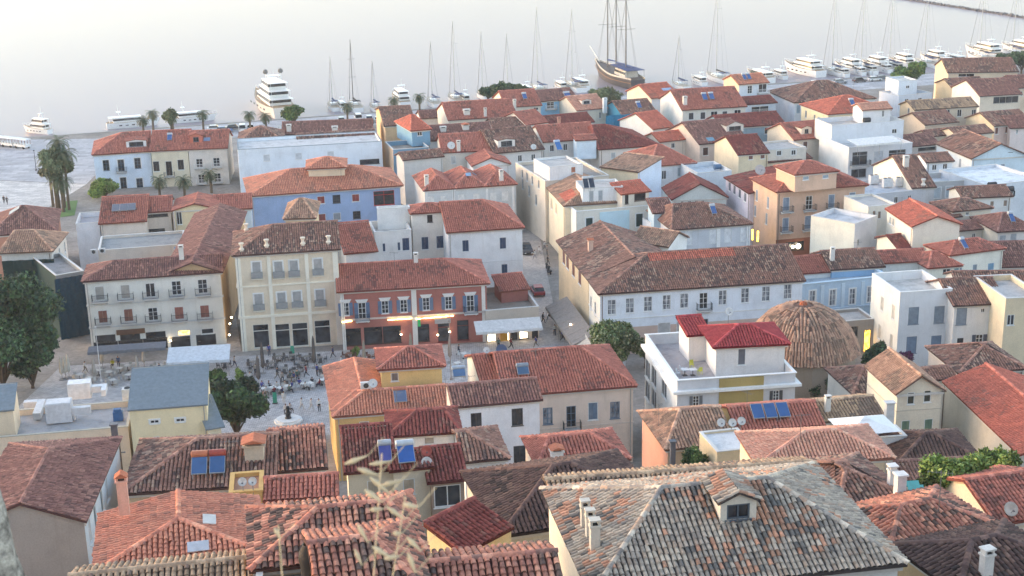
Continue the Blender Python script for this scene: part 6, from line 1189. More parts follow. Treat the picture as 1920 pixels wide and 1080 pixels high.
sail_boat('sailing boat with grey mast just above the dark harbour trees', (0.25, 428.03, 0.00), 1.868, 12, 17.2, GELW, False, 'boats moored along the quay', (70, 80, 110))
sail_boat('tall-masted sailing boat right of the dark harbour trees', (9.46, 432.68, 0.00), 1.868, 14, 24.3, GELW, False, 'boats moored along the quay', (70, 80, 110))
sail_boat('catamaran-like sailing boat with dark forestay left of the schooner', (20.31, 437.31, 0.00), 1.868, 15, 22.9, GELW, False, 'boats moored along the quay', (70, 80, 110))
sail_boat('sailing boat with short twin lines right of the schooner stern', (52.76, 435.24, 0.00), 1.868, 11, 14.8, GELW, False, 'boats moored along the quay', (70, 80, 110))
sail_boat('white sailing boat with black stack-pack sail and steep dark forestay', (66.42, 448.00, 0.00), 1.868, 16, 29.7, GELW, False, 'boats moored along the quay', (46, 46, 52))
sail_boat('sailing boat with tall white mast right of the big white cruiser', (104.78, 456.21, 0.00), 1.868, 14, 26.4, GELW, False, 'boats moored along the quay', (70, 80, 110))
sail_boat('sailing boat with white mast and black boom cover in the marina crowd', (114.82, 459.41, 0.00), 1.868, 14, 25.9, GELW, False, 'boats moored along the quay', (40, 40, 44))
sail_boat('sailing boat with thick white mast beside the flybridge cruisers', (124.83, 462.68, 0.00), 1.868, 14, 26.2, GELW, False, 'boats moored along the quay', (70, 80, 110))
sail_boat('sailing boat with white mast behind the green marina trees', (138.50, 470.37, 0.00), 1.868, 14, 25.2, GELW, False, 'boats moored along the quay', (70, 80, 110))
sail_boat('dark blue-covered sailing boat near the right edge', (159.75, 479.71, 0.00), 1.868, 15, 24.8, GELW, False, 'boats moored along the quay', (46, 56, 70))
sail_boat('half-hidden sailing boat above the right-hand dark trees', (173.76, 488.15, 0.00), 1.868, 14, 23.7, GELW, False, 'boats moored along the quay', (70, 80, 110))
motor_yacht('white flybridge cruiser with dark canopy beside the quay palm', (-31.81, 416.74, 0.00), 1.868, 15, 2, GELW)
motor_yacht('white motor boat with dark windows left of the schooner', (21.98, 439.23, 0.00), 1.868, 13, 1, GELW)
motor_yacht('long low white cruiser right of the peach-gabled house', (79.55, 447.31, 0.00), 1.868, 15, 1, GELW)
motor_yacht('big sleek white motor yacht with dark window band in the marina', (95.78, 458.55, 0.00), 1.955, 19, 2, GELW)
motor_yacht('white flybridge boat tied up between two tall masts', (110.48, 461.07, 0.00), 1.868, 14, 2, GELW)
motor_yacht('white cruiser with radar arch in the middle of the marina row', (119.97, 464.42, 0.00), 1.868, 14, 2, GELW)
motor_yacht('smaller white cruiser just left of the green marina trees', (130.23, 470.17, 0.00), 1.868, 13, 2, GELW)
motor_yacht('white cruiser with grey canvas top right of the green marina trees', (142.44, 475.80, 0.00), 1.868, 13, 2, GELW)
motor_yacht('dark-canopied white yacht near the upper right corner', (163.37, 488.14, 0.00), 1.868, 18, 2, GELW)
motor_yacht('white yacht cut by the right frame edge above dark trees', (177.30, 494.05, 0.00), 1.868, 16, 2, GELW)
motor_yacht('white passenger boat at the far left quay', (-127.71, 382.65, 0.00), 2.618, 9, 2, GELW)
motor_yacht('white excursion boat with flat canopy behind the waterfront row', (-103.96, 388.52, 0.00), 0.349, 13, 1, GELW)
motor_yacht('white tour boat with low cabin behind the palms', (-88.21, 394.77, 0.00), 0.349, 11, 1, GELW)
motor_yacht('small white motor boat close to the quay below the tall white mast', (105.94, 452.48, 0.00), 1.868, 9, 1, GELW)
motor_yacht('small white runabout tucked beside the black boom cover', (112.15, 455.00, 0.00), 1.868, 8, 1, GELW)
motor_yacht('small cabin boat between the flybridge cruisers', (116.00, 456.75, 0.00), 1.868, 9, 1, GELW)
motor_yacht('small white boat at the quay edge near the thick mast', (121.32, 459.47, 0.00), 1.868, 9, 1, GELW)
motor_yacht('small white cabin boat left of the green marina trees', (125.41, 461.23, 0.00), 1.868, 9, 1, GELW)
motor_yacht('small white boat right of the green marina trees', (144.09, 470.54, 0.00), 1.868, 10, 1, GELW)
motor_yacht('small white boat before the dark-canopied yacht', (149.25, 474.75, 0.00), 1.868, 10, 1, GELW)
motor_yacht('small white boat left of the low dark-windowed motor boat', (16.11, 436.91, 0.00), 1.868, 9, 1, GELW)
motor_yacht('small white boat by the dark harbour trees', (5.32, 430.23, 0.00), 1.868, 9, 1, GELW)
motor_yacht('small white boat before the tall pale mast', (-12.96, 417.12, 0.00), 1.868, 8, 1, GELW)
motor_yacht('small white boat between two masts near the palm', (-48.23, 408.79, 0.00), 1.868, 8, 1, GELW)
motor_yacht('small white boat right of the long low cruiser', (86.09, 450.82, 0.00), 1.868, 9, 1, GELW)
motor_yacht('small white boat left of the black stack-pack sailing boat', (59.45, 441.45, 0.00), 1.868, 9, 1, GELW)
schooner('three-masted wooden schooner with blue awning and white bowsprit', (35.03, 448.42, 0.00), 1.885, 31, [(9, 34), (2, 34), (-6, 34)])
car('blue hatchback parked on the quay behind the waterfront row', (-74.28, 368.10, 1.80), 0.209, (70, 110, 160), 'cars parked along the quay', False)
car('white car left of the blue hatchback on the quay', (-77.03, 370.81, 1.77), 0.209, (224, 224, 222), 'cars parked along the quay', False)
car('dark grey car behind the blue hatchback on the quay', (-72.30, 371.82, 1.76), 0.209, (60, 64, 72), 'cars parked along the quay', False)
car('white van right of the blue hatchback near the palm', (-69.71, 369.12, 1.79), 1.745, (224, 224, 222), 'cars parked along the quay', True)
car('silver car at the left foot of the white yacht', (-67.98, 371.29, 1.77), 1.745, (170, 174, 180), 'cars parked along the quay', False)
car('white car parked just left of the quay palm', (-37.63, 380.97, 1.76), 1.745, (224, 224, 222), 'cars parked along the quay', False)
car('pale green-white car directly left of the quay palm trunk', (-44.96, 379.46, 1.76), 1.745, (196, 210, 206), 'cars parked along the quay', False)
car('white van parked right of the quay palm', (-40.55, 381.32, 1.76), 1.745, (224, 224, 222), 'cars parked along the quay', True)
car('white hatchback between quay palm and narrow street', (-35.16, 379.08, 1.76), 1.745, (214, 216, 218), 'cars parked along the quay', False)
car('grey car at the top end of the narrow street', (-33.60, 375.74, 1.76), 1.745, (110, 114, 120), 'cars parked along the quay', False)
car('white car at the foot of the big sleek yacht', (92.20, 423.91, 1.76), 0.297, (224, 224, 222), 'cars parked along the quay', False)
car('silver car on the marina quay below two masts', (99.84, 425.93, 1.76), 0.297, (150, 154, 160), 'cars parked along the quay', False)
car('black car on the marina quay behind the grey-brown hipped roof', (106.30, 428.15, 1.76), 0.297, (56, 58, 64), 'cars parked along the quay', False)
car('white car on the marina quay near the white cube house', (111.16, 429.56, 1.76), 0.297, (224, 224, 222), 'cars parked along the quay', False)
car('grey car beside the white cube house', (114.02, 431.28, 1.76), 0.297, (100, 104, 112), 'cars parked along the quay', False)
car('red hatchback parked in the lane beside the long white building', (4.01, 213.73, 3.66), 1.710, (150, 44, 52), 'cars in the lane', False)
car('black car with lights on driving up the lane', (2.74, 239.15, 3.31), 4.852, (40, 42, 50), 'cars in the lane', False)
palm('short palm at the left of the quay palm pair', (-96.70, 373.15, 1.70), 2.8, 20, 30, 2.4, 'palm trees')
palm("taller palm behind the waterfront row's roof", (-93.57, 371.24, 1.71), 4.8, 21, 30, 2.4, 'palm trees')
palm('bushy palm right of the waterfront dormer', (-88.40, 371.40, 1.71), 3.5, 22, 30, 2.4, 'palm trees')
palm('palm standing by the tour boat', (-79.86, 368.78, 1.73), 4.9, 23, 30, 2.4, 'palm trees')
palm('palm left of the big white yacht', (-67.30, 367.26, 1.75), 4.6, 24, 30, 2.4, 'palm trees')
palm("palm in front of the big yacht's stern", (-63.17, 367.54, 1.74), 3.9, 25, 30, 2.4, 'palm trees')
palm('single palm on the quay with cars around', (-43.13, 378.45, 1.70), 4.4, 26, 30, 2.4, 'palm trees')
palm('palm right of the flybridge cruiser', (-24.78, 396.06, 1.70), 3.7, 27, 30, 2.4, 'palm trees')
palm('palm in front of the white flybridge cruiser', (-31.93, 397.83, 1.70), 2.6, 28, 30, 2.4, 'palm trees')
palm('palm beside the peach-gabled house', (73.83, 428.53, 1.70), 3.0, 29, 30, 2.4, 'palm trees')
palm('lowest-crowned palm of the promenade clump', (-91.65, 280.58, 2.67), 8.6, 40, 44, 3.3, 'palm trees')
palm('tallest palm of the promenade clump', (-90.82, 282.90, 2.64), 13.2, 41, 44, 3.3, 'palm trees')
palm('promenade clump palm nearest the waterfront row', (-89.34, 280.84, 2.67), 11.4, 42, 44, 3.3, 'palm trees')
palm('promenade clump palm on the sea side', (-93.59, 284.14, 2.62), 9.9, 43, 44, 3.3, 'palm trees')
palm('short bushy palm in the promenade clump', (-89.88, 278.99, 2.69), 6.4, 44, 44, 3.3, 'palm trees')
tree('feathery_tree', 'feathery grey-green tree among the promenade palms', (-91.35, 281.03, 2.66), 13.9, 3.57, OLIVE, 9000, 0.3, 47, low=0.32)
palm('small palm before the cream waterfront house', (-73.36, 291.16, 2.52), 3.5, 50, 30, 2.4, 'palm trees')
palm('small palm between cream and beige waterfront houses', (-67.76, 289.58, 2.54), 3.7, 51, 30, 2.4, 'palm trees')
palm('small palm before the beige waterfront house', (-63.13, 294.29, 2.48), 4.0, 52, 30, 2.4, 'palm trees')
tree('broadleaf_tree', 'huge dark green tree at the left edge before the scaffold netting', (-66.94, 175.13, 4.06), 17.5, 8.05, DKGREEN, 26000, 0.3, 1, cl_n=20, trunk=0.5, low=0.05)
tree('broadleaf_tree', 'lower dark tree joining the huge tree at the left edge', (-63.21, 175.30, 4.06), 9.4, 4.21, DKGREEN, 12000, 0.28, 8, cl_n=12, trunk=0.3, low=0.03)
tree('broadleaf_tree', 'dark green tree on the square beside the metal-roofed building', (-32.79, 155.33, 4.17), 8.3, 3.52, DKGREEN, 14000, 0.26, 2, cl_n=14, low=0.15)
tree('broadleaf_tree', 'small lighter tree behind the metal roof corner on the square', (-38.14, 171.06, 4.08), 3.8, 1.37, GREEN, 3500, 0.22, 3)
tree('flowering_tree', 'leafy tree with pale blossom at the end of the lane', (13.09, 173.78, 4.06), 8.1, 3.89, FLOWERY, 15000, 0.24, 4, cl_n=14, low=0.12)
tree('flowering_tree', 'small leafy tree right of the blossoming lane tree', (17.67, 177.98, 4.04), 3.7, 1.85, FLOWERY, 4000, 0.22, 5)
tree('broadleaf_tree', 'round bright green tree before the sky-blue waterfront house', (-84.91, 291.28, 2.52), 4.0, 3.69, LIME, 6000, 0.3, 6, low=0.1)
tree('evergreen_tree', 'dark harbour tree left of the pair above the red roofs', (-5.75, 407.94, 1.70), 4.0, 3.08, DKGREEN, 4500, 0.4, 10, low=0.2)
tree('evergreen_tree', 'tallest dark harbour tree above the red roofs', (-1.60, 409.25, 1.70), 5.7, 3.39, DKGREEN, 4500, 0.4, 11, low=0.2)
tree('evergreen_tree', 'dark harbour tree at the right of the group above red roofs', (3.06, 412.38, 1.70), 4.3, 3.11, DKGREEN, 4500, 0.4, 12, low=0.2)
tree('evergreen_tree', 'green tree left of the white cube house pair', (115.51, 415.66, 1.70), 6.4, 3.13, GREEN, 5000, 0.4, 20, low=0.2)
tree('evergreen_tree', 'green tree behind the white cube house', (119.28, 415.15, 1.70), 8.1, 3.60, GREEN, 5000, 0.4, 21, low=0.2)
tree('evergreen_tree', "dark tree above the sandstone building's roof end", (153.80, 438.60, 1.70), 6.6, 4.12, DKGREEN, 5000, 0.4, 30, low=0.15)
tree('evergreen_tree', 'dark tree in the upper right corner', (158.50, 437.91, 1.70), 7.3, 4.11, DKGREEN, 5000, 0.4, 31, low=0.15)
tree('feathery_tree', "bright green tree in front of the yacht's stern", (-56.81, 373.83, 1.70), 5.7, 3.26, GREEN, 4500, 0.35, 36, low=0.2)
tree('feathery_tree', 'grey-green tree between the quay palms', (-88.84, 371.45, 1.71), 6.4, 2.39, OLIVE, 3000, 0.35, 37, low=0.2)
tree('feathery_tree', 'grey-green tree below the schooner hull', (26.87, 390.44, 1.70), 6.2, 5.16, OLIVE, 5000, 0.35, 38, low=0.2)
shrub('laurel_bush', 'dark rounded bush between dome and shuttered white house', (46.07, 170.88, 6.00), (1.9, 1.6, 3.4), DKGREEN, 5000, 0.2, 60, 'shrub')
shrub('bougainvillea', 'purple flowering bougainvillea before the shuttered white house', (48.63, 168.23, 6.20), (1.6, 1.3, 2.8), PURPLE, 5000, 0.16, 61, 'shrub')
shrub('garden_bush', "dark green garden bush below the dome's drum", (37.10, 160.40, 6.50), (2.4, 1.6, 3.0), DKGREEN, 5000, 0.2, 62, 'shrub')
shrub('vine', 'bright green vine spreading behind the right-hand red roofs', (28.05, 83.89, 29.83), (2.7, 1.2, 2.4), LIME, 9000, 0.14, 63, 'vine')
shrub('vine', "taller lime green end of the vine by the orange roof's wall", (31.91, 86.94, 28.58), (1.6, 1.1, 2.9), LIME, 6000, 0.14, 64, 'vine')
shrub('cypress_bush', 'small feathery green tree beside the dark metal chimney', (15.75, 113.18, 18.00), (1.5, 1.2, 2.6), GREEN, 4500, 0.13, 65, 'tree')
shrub('potted_plant', 'potted green bush beside the café terrace of the beige building', (-21.75, 184.95, 4.10), (0.6, 0.6, 1.3), LIME, 700, 0.14, 66, 'plant')
shrub('potted_plant', 'pale green potted bush in front of the dark lane beside beige building', (-36.00, 176.09, 4.10), (0.7, 0.7, 1.8), LIME, 900, 0.14, 67, 'plant')
tiled_dome('old brown tiled dome on a round wall behind the modern villa', (35.68, 166.00, 10.78), 7.1, 5.6, 7.28)
awning('large pale canvas awning over the café tables below the white balconied house', (-46.32, 180.72, 7.40), (-38.18, 181.71, 7.40), 3.6, 0.9, (206, 212, 218), legs=2.4)
awning('white shop awning over the lit windows of the low shop', (-5.46, 188.47, 7.60), (3.81, 189.97, 7.60), 2.2, 0.9, (214, 212, 210))
awning('grey café canopy running along the white balconied house', (-57.39, 181.88, 7.40), (-47.21, 183.40, 7.40), 1.6, 0.3, (120, 122, 128))
awning('long grey sloping canopy over the lane\'s shop front', (8.02, 199.19, 7.60), (11.13, 181.83, 7.60), 3.2, 1.3, (150,142,136), legs=2.2)
awning('small tilted beige awning at the lane corner', (9.72, 184.23, 7.20), (10.87, 175.89, 7.20), 2.0, 1.2, (206,196,182))
awning('white canvas canopy on the stepped apartment block\'s terrace', (65.92, 273.27, 15.20), (75.52, 276.56, 15.20), 3.6, .5, (232,230,226), legs=2.2)
solar_heater('solar heater with orange-brown tank, left of two on the dark brown roof', (-21.39, 88.26, 29.97), 0.098, 1.05, 1.35, (196, 118, 84), (66, 100, 146), 38)
solar_heater('solar heater with red tank, right of two on the dark brown roof', (-20.19, 88.38, 29.97), 0.098, 1.05, 1.35, (170, 78, 66), (66, 100, 146), 38)
solar_heater('solar heater with violet-blue collector and grey tank on the maroon roof', (-9.77, 98.61, 26.04), 0.148, 0.96, 1.4, (186, 190, 196), (82, 88, 160), 38)
solar_heater('solar heater with bright blue collector and silver tank on the maroon roof', (-8.14, 98.27, 26.06), 0.194, 1.28, 1.5, (206, 210, 214), (48, 96, 168), 38)
solar_heater("solar heater with brown tank on the ochre house's orange roof", (-12.18, 142.43, 13.56), 0.146, 1.37, 1.6, (190, 120, 92), (96, 110, 138), 32)
solar_heater('left one of the three blue solar panels on the red tiled house', (22.49, 121.34, 19.47), 0.123, 1.08, 1.7, None, (56, 94, 146), 30, 'solar panels on the roofs', 'solar_collector')
solar_heater('middle one of the three blue solar panels on the red tiled house', (23.69, 121.48, 19.46), 0.123, 1.08, 1.7, None, (56, 94, 146), 30, 'solar panels on the roofs', 'solar_collector')
solar_heater('right-hand one of the three blue solar panels on the red tiled house', (24.89, 121.61, 19.46), 0.123, 1.08, 1.7, None, (56, 94, 146), 30, 'solar panels on the roofs', 'solar_collector')
solar_heater('white-framed solar heater, left of the pair on the brick-red roof', (46.02, 329.20, 13.78), 0.207, 1.12, 1.8, (196, 200, 204), (62, 96, 150), 38)
solar_heater('white-framed solar heater, right of the pair on the brick-red roof', (47.69, 329.61, 13.80), 0.207, 1.12, 1.8, (196, 200, 204), (62, 96, 150), 38)
solar_heater("left grey solar panel on the beige house's red roof", (-67.43, 236.61, 12.53), 0.161, 1.28, 2.0, None, (110, 112, 122), 22, 'solar panels on the roofs', 'solar_collector')
solar_heater("middle grey solar panel on the beige house's red roof", (-66.12, 236.84, 12.54), 0.161, 1.28, 2.0, None, (110, 112, 122), 22, 'solar panels on the roofs', 'solar_collector')
solar_heater("right-hand grey solar panel on the beige house's red roof", (-64.81, 237.08, 12.55), 0.161, 1.28, 2.0, None, (110, 112, 122), 22, 'solar panels on the roofs', 'solar_collector')
solar_heater('blue solar heater on the white roof room of the beige block', (9.48, 260.58, 16.60), 0.331, 1.09, 2.0, (170,190,214), (60, 110, 170), 38)
solar_heater('black solar heater, left of two on the white modern house', (12.86, 232.60, 15.70), 0.135, 0.89, 2.0, (206,206,206), (44, 56, 72), 40)
solar_heater('black solar heater, right of two on the white modern house', (13.86, 232.90, 15.70), 0.135, 0.89, 2.0, (206,206,206), (44, 56, 72), 40)
solar_heater('dark solar heater, left of two on the peach-gabled house', (58.00, 345.85, 15.69), 0.304, 0.91, 1.6, (196, 200, 204), (62, 96, 150), 38)
solar_heater('dark solar heater, right of two on the peach-gabled house', (59.12, 346.30, 15.73), 0.304, 0.91, 1.6, (196, 200, 204), (62, 96, 150), 38)
solar_heater('dark solar heater on the bright blue harbour house roof', (14.71, 343.50, 12.58), 0.375, 1.55, 1.6, (196, 200, 204), (62, 96, 150), 38)
solar_heater('blue solar heater lying behind the white house ridge', (-6.42, 157.93, 10.50), 0.140, 1.52, 1.2, (180,196,214), (86, 124, 170), 30)
solar_heater('dark blue-grey solar heater low on the cream-pink house roof', (1.07, 146.21, 15.00), 0.157, 1.29, 1.0, (140,150,160), (70, 100, 130), 38)
solar_heater('blue-tinted glass rooflight panel on the courtyard house', (-52.05, 215.86, 10.80), 0.211, 1.85, 1.2, None, (110, 160, 196), 25, 'solar panels on the roofs', 'solar_collector')
dish('white satellite dish, left of two on the ochre parapet', (-17.11, 81.57, 32.10), 0.175, 0.28, (214, 212, 208), 0.7)
dish('white satellite dish, right of two on the ochre parapet', (-16.48, 81.61, 32.10), 0.175, 0.27, (214, 212, 208), 0.7)
dish('terracotta-red dish above the maroon roof', (-6.79, 99.77, 25.71), 0.175, 0.42, (176, 84, 70), 1.0)
dish('white dish below the terracotta-red one', (-6.76, 99.02, 25.52), 0.175, 0.42, (214, 212, 208), 0.6)
dish('white dish on the ochre house patio', (-15.27, 144.13, 14.31), 0.175, 0.5, (214, 212, 208), 1.2)
dish('white dish beside the narrow white gable', (-3.08, 152.23, 15.16), 0.175, 0.38, (214, 212, 208), 1.0)
dish('large dark blue dish on the red ridge left of the lane', (-1.38, 152.72, 15.21), 0.175, 0.62, (82, 96, 124), 0.8)
dish('white dish, left of the trio on the pale roof terrace', (18.13, 116.60, 20.81), 0.175, 0.38, (214, 212, 208), 0.7)
dish('white dish, middle of the trio on the pale roof terrace', (19.12, 116.54, 20.81), 0.175, 0.38, (214, 212, 208), 0.7)
dish('white dish, right of the trio on the pale roof terrace', (19.97, 116.86, 20.81), 0.175, 0.38, (214, 212, 208), 0.7)
dish("big grey dish on the orange building's roof edge", (43.19, 240.48, 15.37), 0.175, 0.95, (190, 184, 180), 1.4)
dish("white dish behind the villa's crimson roof", (25.24, 158.05, 16.00), 0.175, 0.5, (214, 212, 208), 2.2)
dish('white dish on the dull red roof by the long white building', (-51.02, 312.73, 11.86), 0.175, 0.6, (214, 212, 208), 0.9)
dish('white dish behind the red hipped roof of the pale grey house', (-11.66, 282.33, 12.73), 0.175, 0.8, (214, 212, 208), 1.2)
dish('white dish on the weathered brown centre roof', (4.92, 283.50, 12.35), 0.175, 0.6, (214, 212, 208), 0.7)
dish('grey dish at the lower right roof edge', (29.79, 78.29, 30.91), 0.175, 0.45, (206,190,176), 0.5)
ac_unit('white air conditioner on the ochre house patio', (-16.03, 144.26, 14.70), 0.140, 1.2, 1, False)
ac_unit('large twin-fan air conditioner beside the metal roof', (-41.35, 144.21, 13.77), 0.140, 2.2, 2, True)
ac_unit('air conditioner on the courtyard house roof edge', (-65.89, 216.70, 10.70), 0.140, 0.9, 1, False)
ac_unit('second air conditioner beside the courtyard roof chimney', (-64.68, 217.23, 10.70), 0.140, 0.9, 1, False)
ac_unit('air conditioner clutter on the grey flat roof, front unit', (66.67, 244.61, 12.20), 0.209, 1.6, 2, True)
ac_unit('air conditioner clutter on the grey flat roof, rear unit', (64.99, 247.30, 12.20), 0.209, 1.6, 2, True)
ac_unit('duct-like unit on the grey flat roof, right one', (69.18, 245.20, 12.20), 0.209, 1.8, 2, True)
box_thing('ventilation_unit',"large white box ventilation unit on the cream building's flat roof",'ventilator',(-47.65, 138.56, 13.82),0.171,[(-1.3,1.3,0,1.8,0.1,2.2),(-1.2,1.2,0.1,1.7,2.21,2.26),(1.31,3.2,0.3,1,0.7,1.5),(1.4,1.6,0.4,0.9,0.1,0.69)],(214,214,216),'ventilation gear on the cream building')
box_thing('ventilation_unit','smaller white ventilation box behind the large one','ventilator',(-47.35, 145.38, 13.82),0.171,[(-1.3,1.1,0,1.5,0.1,1.9),(1.11,2.8,0.3,1.1,0.6,1.3),(2.3,2.8,-1,0.29,0.6,1.3)],(222,222,224),'ventilation gear on the cream building')
box_thing('air_duct','long pale air duct along the left of the flat roof','duct',(-50.27, 139.44, 13.82),0.171,[(-0.4,0.4,0,4.2,0.2,0.9),(-1.8,-0.41,3.4,4.2,0.25,0.95),(-0.3,0.3,0.4,0.6,0,0.19)],(206,206,208),'ventilation gear on the cream building')
box_thing('water_tank','blue plastic-wrapped tank beside the metal roof','tank',(-41.61, 138.95, 13.82),0.171,[(-0.5,0.5,0,0.7,0.02,1),(-0.4,0.35,0.1,0.6,1.01,1.3)],(66,108,160))
box_thing('chimney_stack','tall grey metal flue beside the mauve roof','flue',(-28.66, 94.45, 28.09),0.171,[(-0.22,0.22,0,0.4,-2,3.4),(-0.3,0.3,-0.08,0.48,3.41,3.5),(-0.6,0.6,0.1,0.2,1.2,1.26)],(110,108,112))
box_thing('chimney_stack','dark square metal flue beside the feathery green tree','flue',(12.80, 106.42, 21.48),0.175,[(-0.2,0.2,0,0.4,-2,2.6),(-0.27,0.27,-0.06,0.46,2.61,2.7)],(84,88,98))
box_thing('chimney_stack','white-capped grey chimney beside the square parasol','chimney',(35.11, 123.50, 17.85),0.105,[(-0.4,0.4,0,0.6,-2,1.6),(-0.38,0.38,0.02,0.58,1.6,2.3),(-0.5,0.5,-0.1,0.7,2.31,2.4)],(206,204,202))
box_thing('chimney_stack',"white pillar chimney, rear of two at the grey roof's right end",'chimney',(21.84, 75.40, 34.32),0.175,[(-0.2,0.2,0,0.4,-1,1),(-0.26,0.26,-0.06,0.46,1.01,1.1),(-0.2,0.2,0,0.06,1.11,1.3),(-0.2,0.2,0.34,0.4,1.11,1.3),(-0.28,0.28,-0.08,0.48,1.31,1.38)],(226,222,218))
box_thing('chimney_stack',"white pillar chimney, front of two at the grey roof's right end",'chimney',(21.22, 71.52, 35.65),0.175,[(-0.26,0.26,0,0.5,-1,1.15),(-0.34,0.34,-0.08,0.58,1.16,1.26)],(228,224,220))
box_thing('white_parapet_cap','white plastered wall capping along the lower right roofs','wall',(21.10, 63.44, 37.46),-0.070,[(0,5.2,0,0.22,-0.6,0)],(228,222,214))
on_plane_box('skylight', g4, (-16.49, 69.28, 36.11), (0.19, 0.04, 0.98), 1.15, 0.7, 0.05, paint((198, 194, 188), .3))
on_plane_box('skylight', g4, (-16.58, 66.80, 35.81), (0.05, -0.22, 0.97), 1.1, 0.8, 0.05, paint((186, 190, 196), .25))
on_plane_box('skylight', w7, (-83.85, 234.64, 13.85), (-0.47, -0.12, 0.87), 2.6, 2.0, 0.05, paint((110, 124, 140), .4))
on_plane_box('skylight', w3, (-65.66, 305.81, 11.73), (0.04, -0.35, 0.93), 1.4, 1.4, 0.05, paint((120, 140, 170), .2))
on_plane_box('skylight', r2, (39.62, 353.32, 12.81), (0.14, -0.32, 0.94), 2.6, 1.2, 0.05, paint((160, 180, 206), .2))
on_plane_box('skylight', r25, (42.24, 293.88, 11.69), (0.11, -0.34, 0.93), 1.6, 1.4, 0.05, paint((110, 150, 170), .2))
on_plane_box('skylight', c2, (-7.49, 252.97, 14.30), (0.11, -0.50, 0.86), 1.0, 0.8, 0.05, paint((150, 180, 206), .2))
on_plane_box('skylight', c2, (-6.57, 258.85, 13.08), (0.53, 0.12, 0.84), 1.0, 0.8, 0.05, paint((150, 180, 206), .2))
add_dormer(g8, (9.74, 56.88, 41.62), 1.65, 1.0, 2.4, 'grey', (224, 214, 196), (1.05, .72), 5)
add_dormer(w3, (-67.75, 304.52, 11.33), 2.6, 1.6, 3, 'red', (200, 120, 100), (1.2, 1.0), 6)
add_dormer(w1, (-80.44, 303.26, 10.92), 4.2, 1.4, 3.5, 'red', (226, 226, 226), (3.0, 1.0), 7, .3)
add_dormer(r24c, (62.08, 292.65, 12.63), 2.4, 1.4, 3, 'red', (228, 214, 196), (.9, .9), 8)
add_dormer(c13, (-0.46, 283.72, 13.08), 3.6, 1.5, 3, 'brown', (222, 220, 216), (2.4, 1.1), 9, .3)
add_dormer(c9, (18.70, 336.16, 12.44), 2.4, 1.1, 2.5, 'pink', (222, 214, 204), (1.6, .7), 11, .3)
add_dormer(r25, (48.04, 298.20, 12.56), 4.0, 1.3, 3.5, 'mauve', (222, 214, 204), (2.8, .9), 12, .8)
E_ = tag(empty('parasol', (29.08, 109.83, 23.82), 0.140), 'large square white parasol on the small roof terrace', 'parasol'); m_ = MB(); m_.hexa([(-2.45, -1.9, 0), (2.45, -1.9, 0), (2.45, 1.9, 0), (-2.45, 1.9, 0)], [(-.3, -.3, .62), (.3, -.3, .62), (.3, .3, .62), (-.3, .3, .62)], paint((232, 232, 230), .9, .1, 0, .05)); m_.build('canopy', E_)
m_ = MB(); m_.hexa([(-.5, -.4, .63), (.5, -.4, .63), (.5, .4, .63), (-.5, .4, .63)], [(-.05, -.05, .8), (.05, -.05, .8), (.05, .05, .8), (-.05, .05, .8)], paint((232, 232, 230), .9, .1, 0, .05)); m_.build('vent', E_); m_ = MB(); m_.tube((0, 0, -2.6), (0, 0, .6), .05, paint((160, 160, 160), .5)); m_.build('pole', E_)
cafe_chair('tall yellow-green chair on the villa terrace', (19.87, 149.17, 14.60), 0.175, (206, 206, 90), 'villa terrace chairs')
cafe_chair('low yellow-green chair at the villa terrace corner', (20.49, 147.09, 14.60), 3.491, (206, 206, 90), 'villa terrace chairs')
cafe_chair('white chair by the villa terrace parapet', (18.55, 147.55, 14.60), 1.571, (226, 226, 226), 'villa terrace chairs')
cafe_chair('white chair nearest the villa terrace corner', (18.02, 146.57, 14.60), 1.047, (226, 226, 226), 'villa terrace chairs')
cafe_table('small white table between the yellow-green chairs', (19.69, 146.81, 14.60), .2, (228, 228, 228), 'villa terrace tables')
cafe_table('white table by the villa terrace parapet', (18.82, 146.86, 14.60), .2, (228, 228, 228), 'villa terrace tables')
cafe_table('white round-edged table before the villa penthouse', (27.51, 148.18, 14.60), .2, (228, 228, 228), 'villa terrace tables')
closed_umbrella('pale closed umbrella, left of the trio before the netting', (-60.25, 178.33, 4.07), 3.2, (190, 184, 172), 'closed café umbrellas on the square')
closed_umbrella('pale closed umbrella, middle of the trio before the netting', (-59.87, 178.72, 4.07), 3.2, (196, 190, 178), 'closed café umbrellas on the square')
closed_umbrella('pale closed umbrella, right of the trio before the netting', (-59.55, 179.11, 4.06), 3.3, (200, 194, 182), 'closed café umbrellas on the square')
closed_umbrella('closed grey-beige umbrella beside the flag pole', (-55.83, 178.06, 4.07), 3.0, (170, 164, 156), 'closed café umbrellas on the square')
closed_umbrella('closed beige umbrella under the white balconied house', (-56.01, 182.66, 4.04), 3.0, (180, 172, 160), 'closed café umbrellas on the square')
closed_umbrella('closed grey umbrella in front of the white awning', (-50.29, 178.94, 4.06), 3.0, (166, 162, 156), 'closed café umbrellas on the square')
closed_umbrella('closed beige umbrella near the café canopy post', (-50.24, 182.29, 4.05), 2.9, (184, 176, 166), 'closed café umbrellas on the square')
closed_umbrella("tall dark closed umbrella before the beige building's left doors", (-33.54, 179.13, 4.06), 4.4, (96, 92, 90), 'closed café umbrellas on the square')
closed_umbrella('dark closed umbrella in front of the tall dark one', (-33.38, 174.66, 4.09), 4.2, (104, 100, 98), 'closed café umbrellas on the square')
closed_umbrella("tall dark closed umbrella before the beige building's right doors", (-26.89, 180.81, 4.05), 4.6, (92, 88, 86), 'closed café umbrellas on the square')
closed_umbrella('khaki closed umbrella before the red restaurant', (-20.08, 180.37, 4.06), 4.0, (150, 140, 126), 'closed café umbrellas on the square')
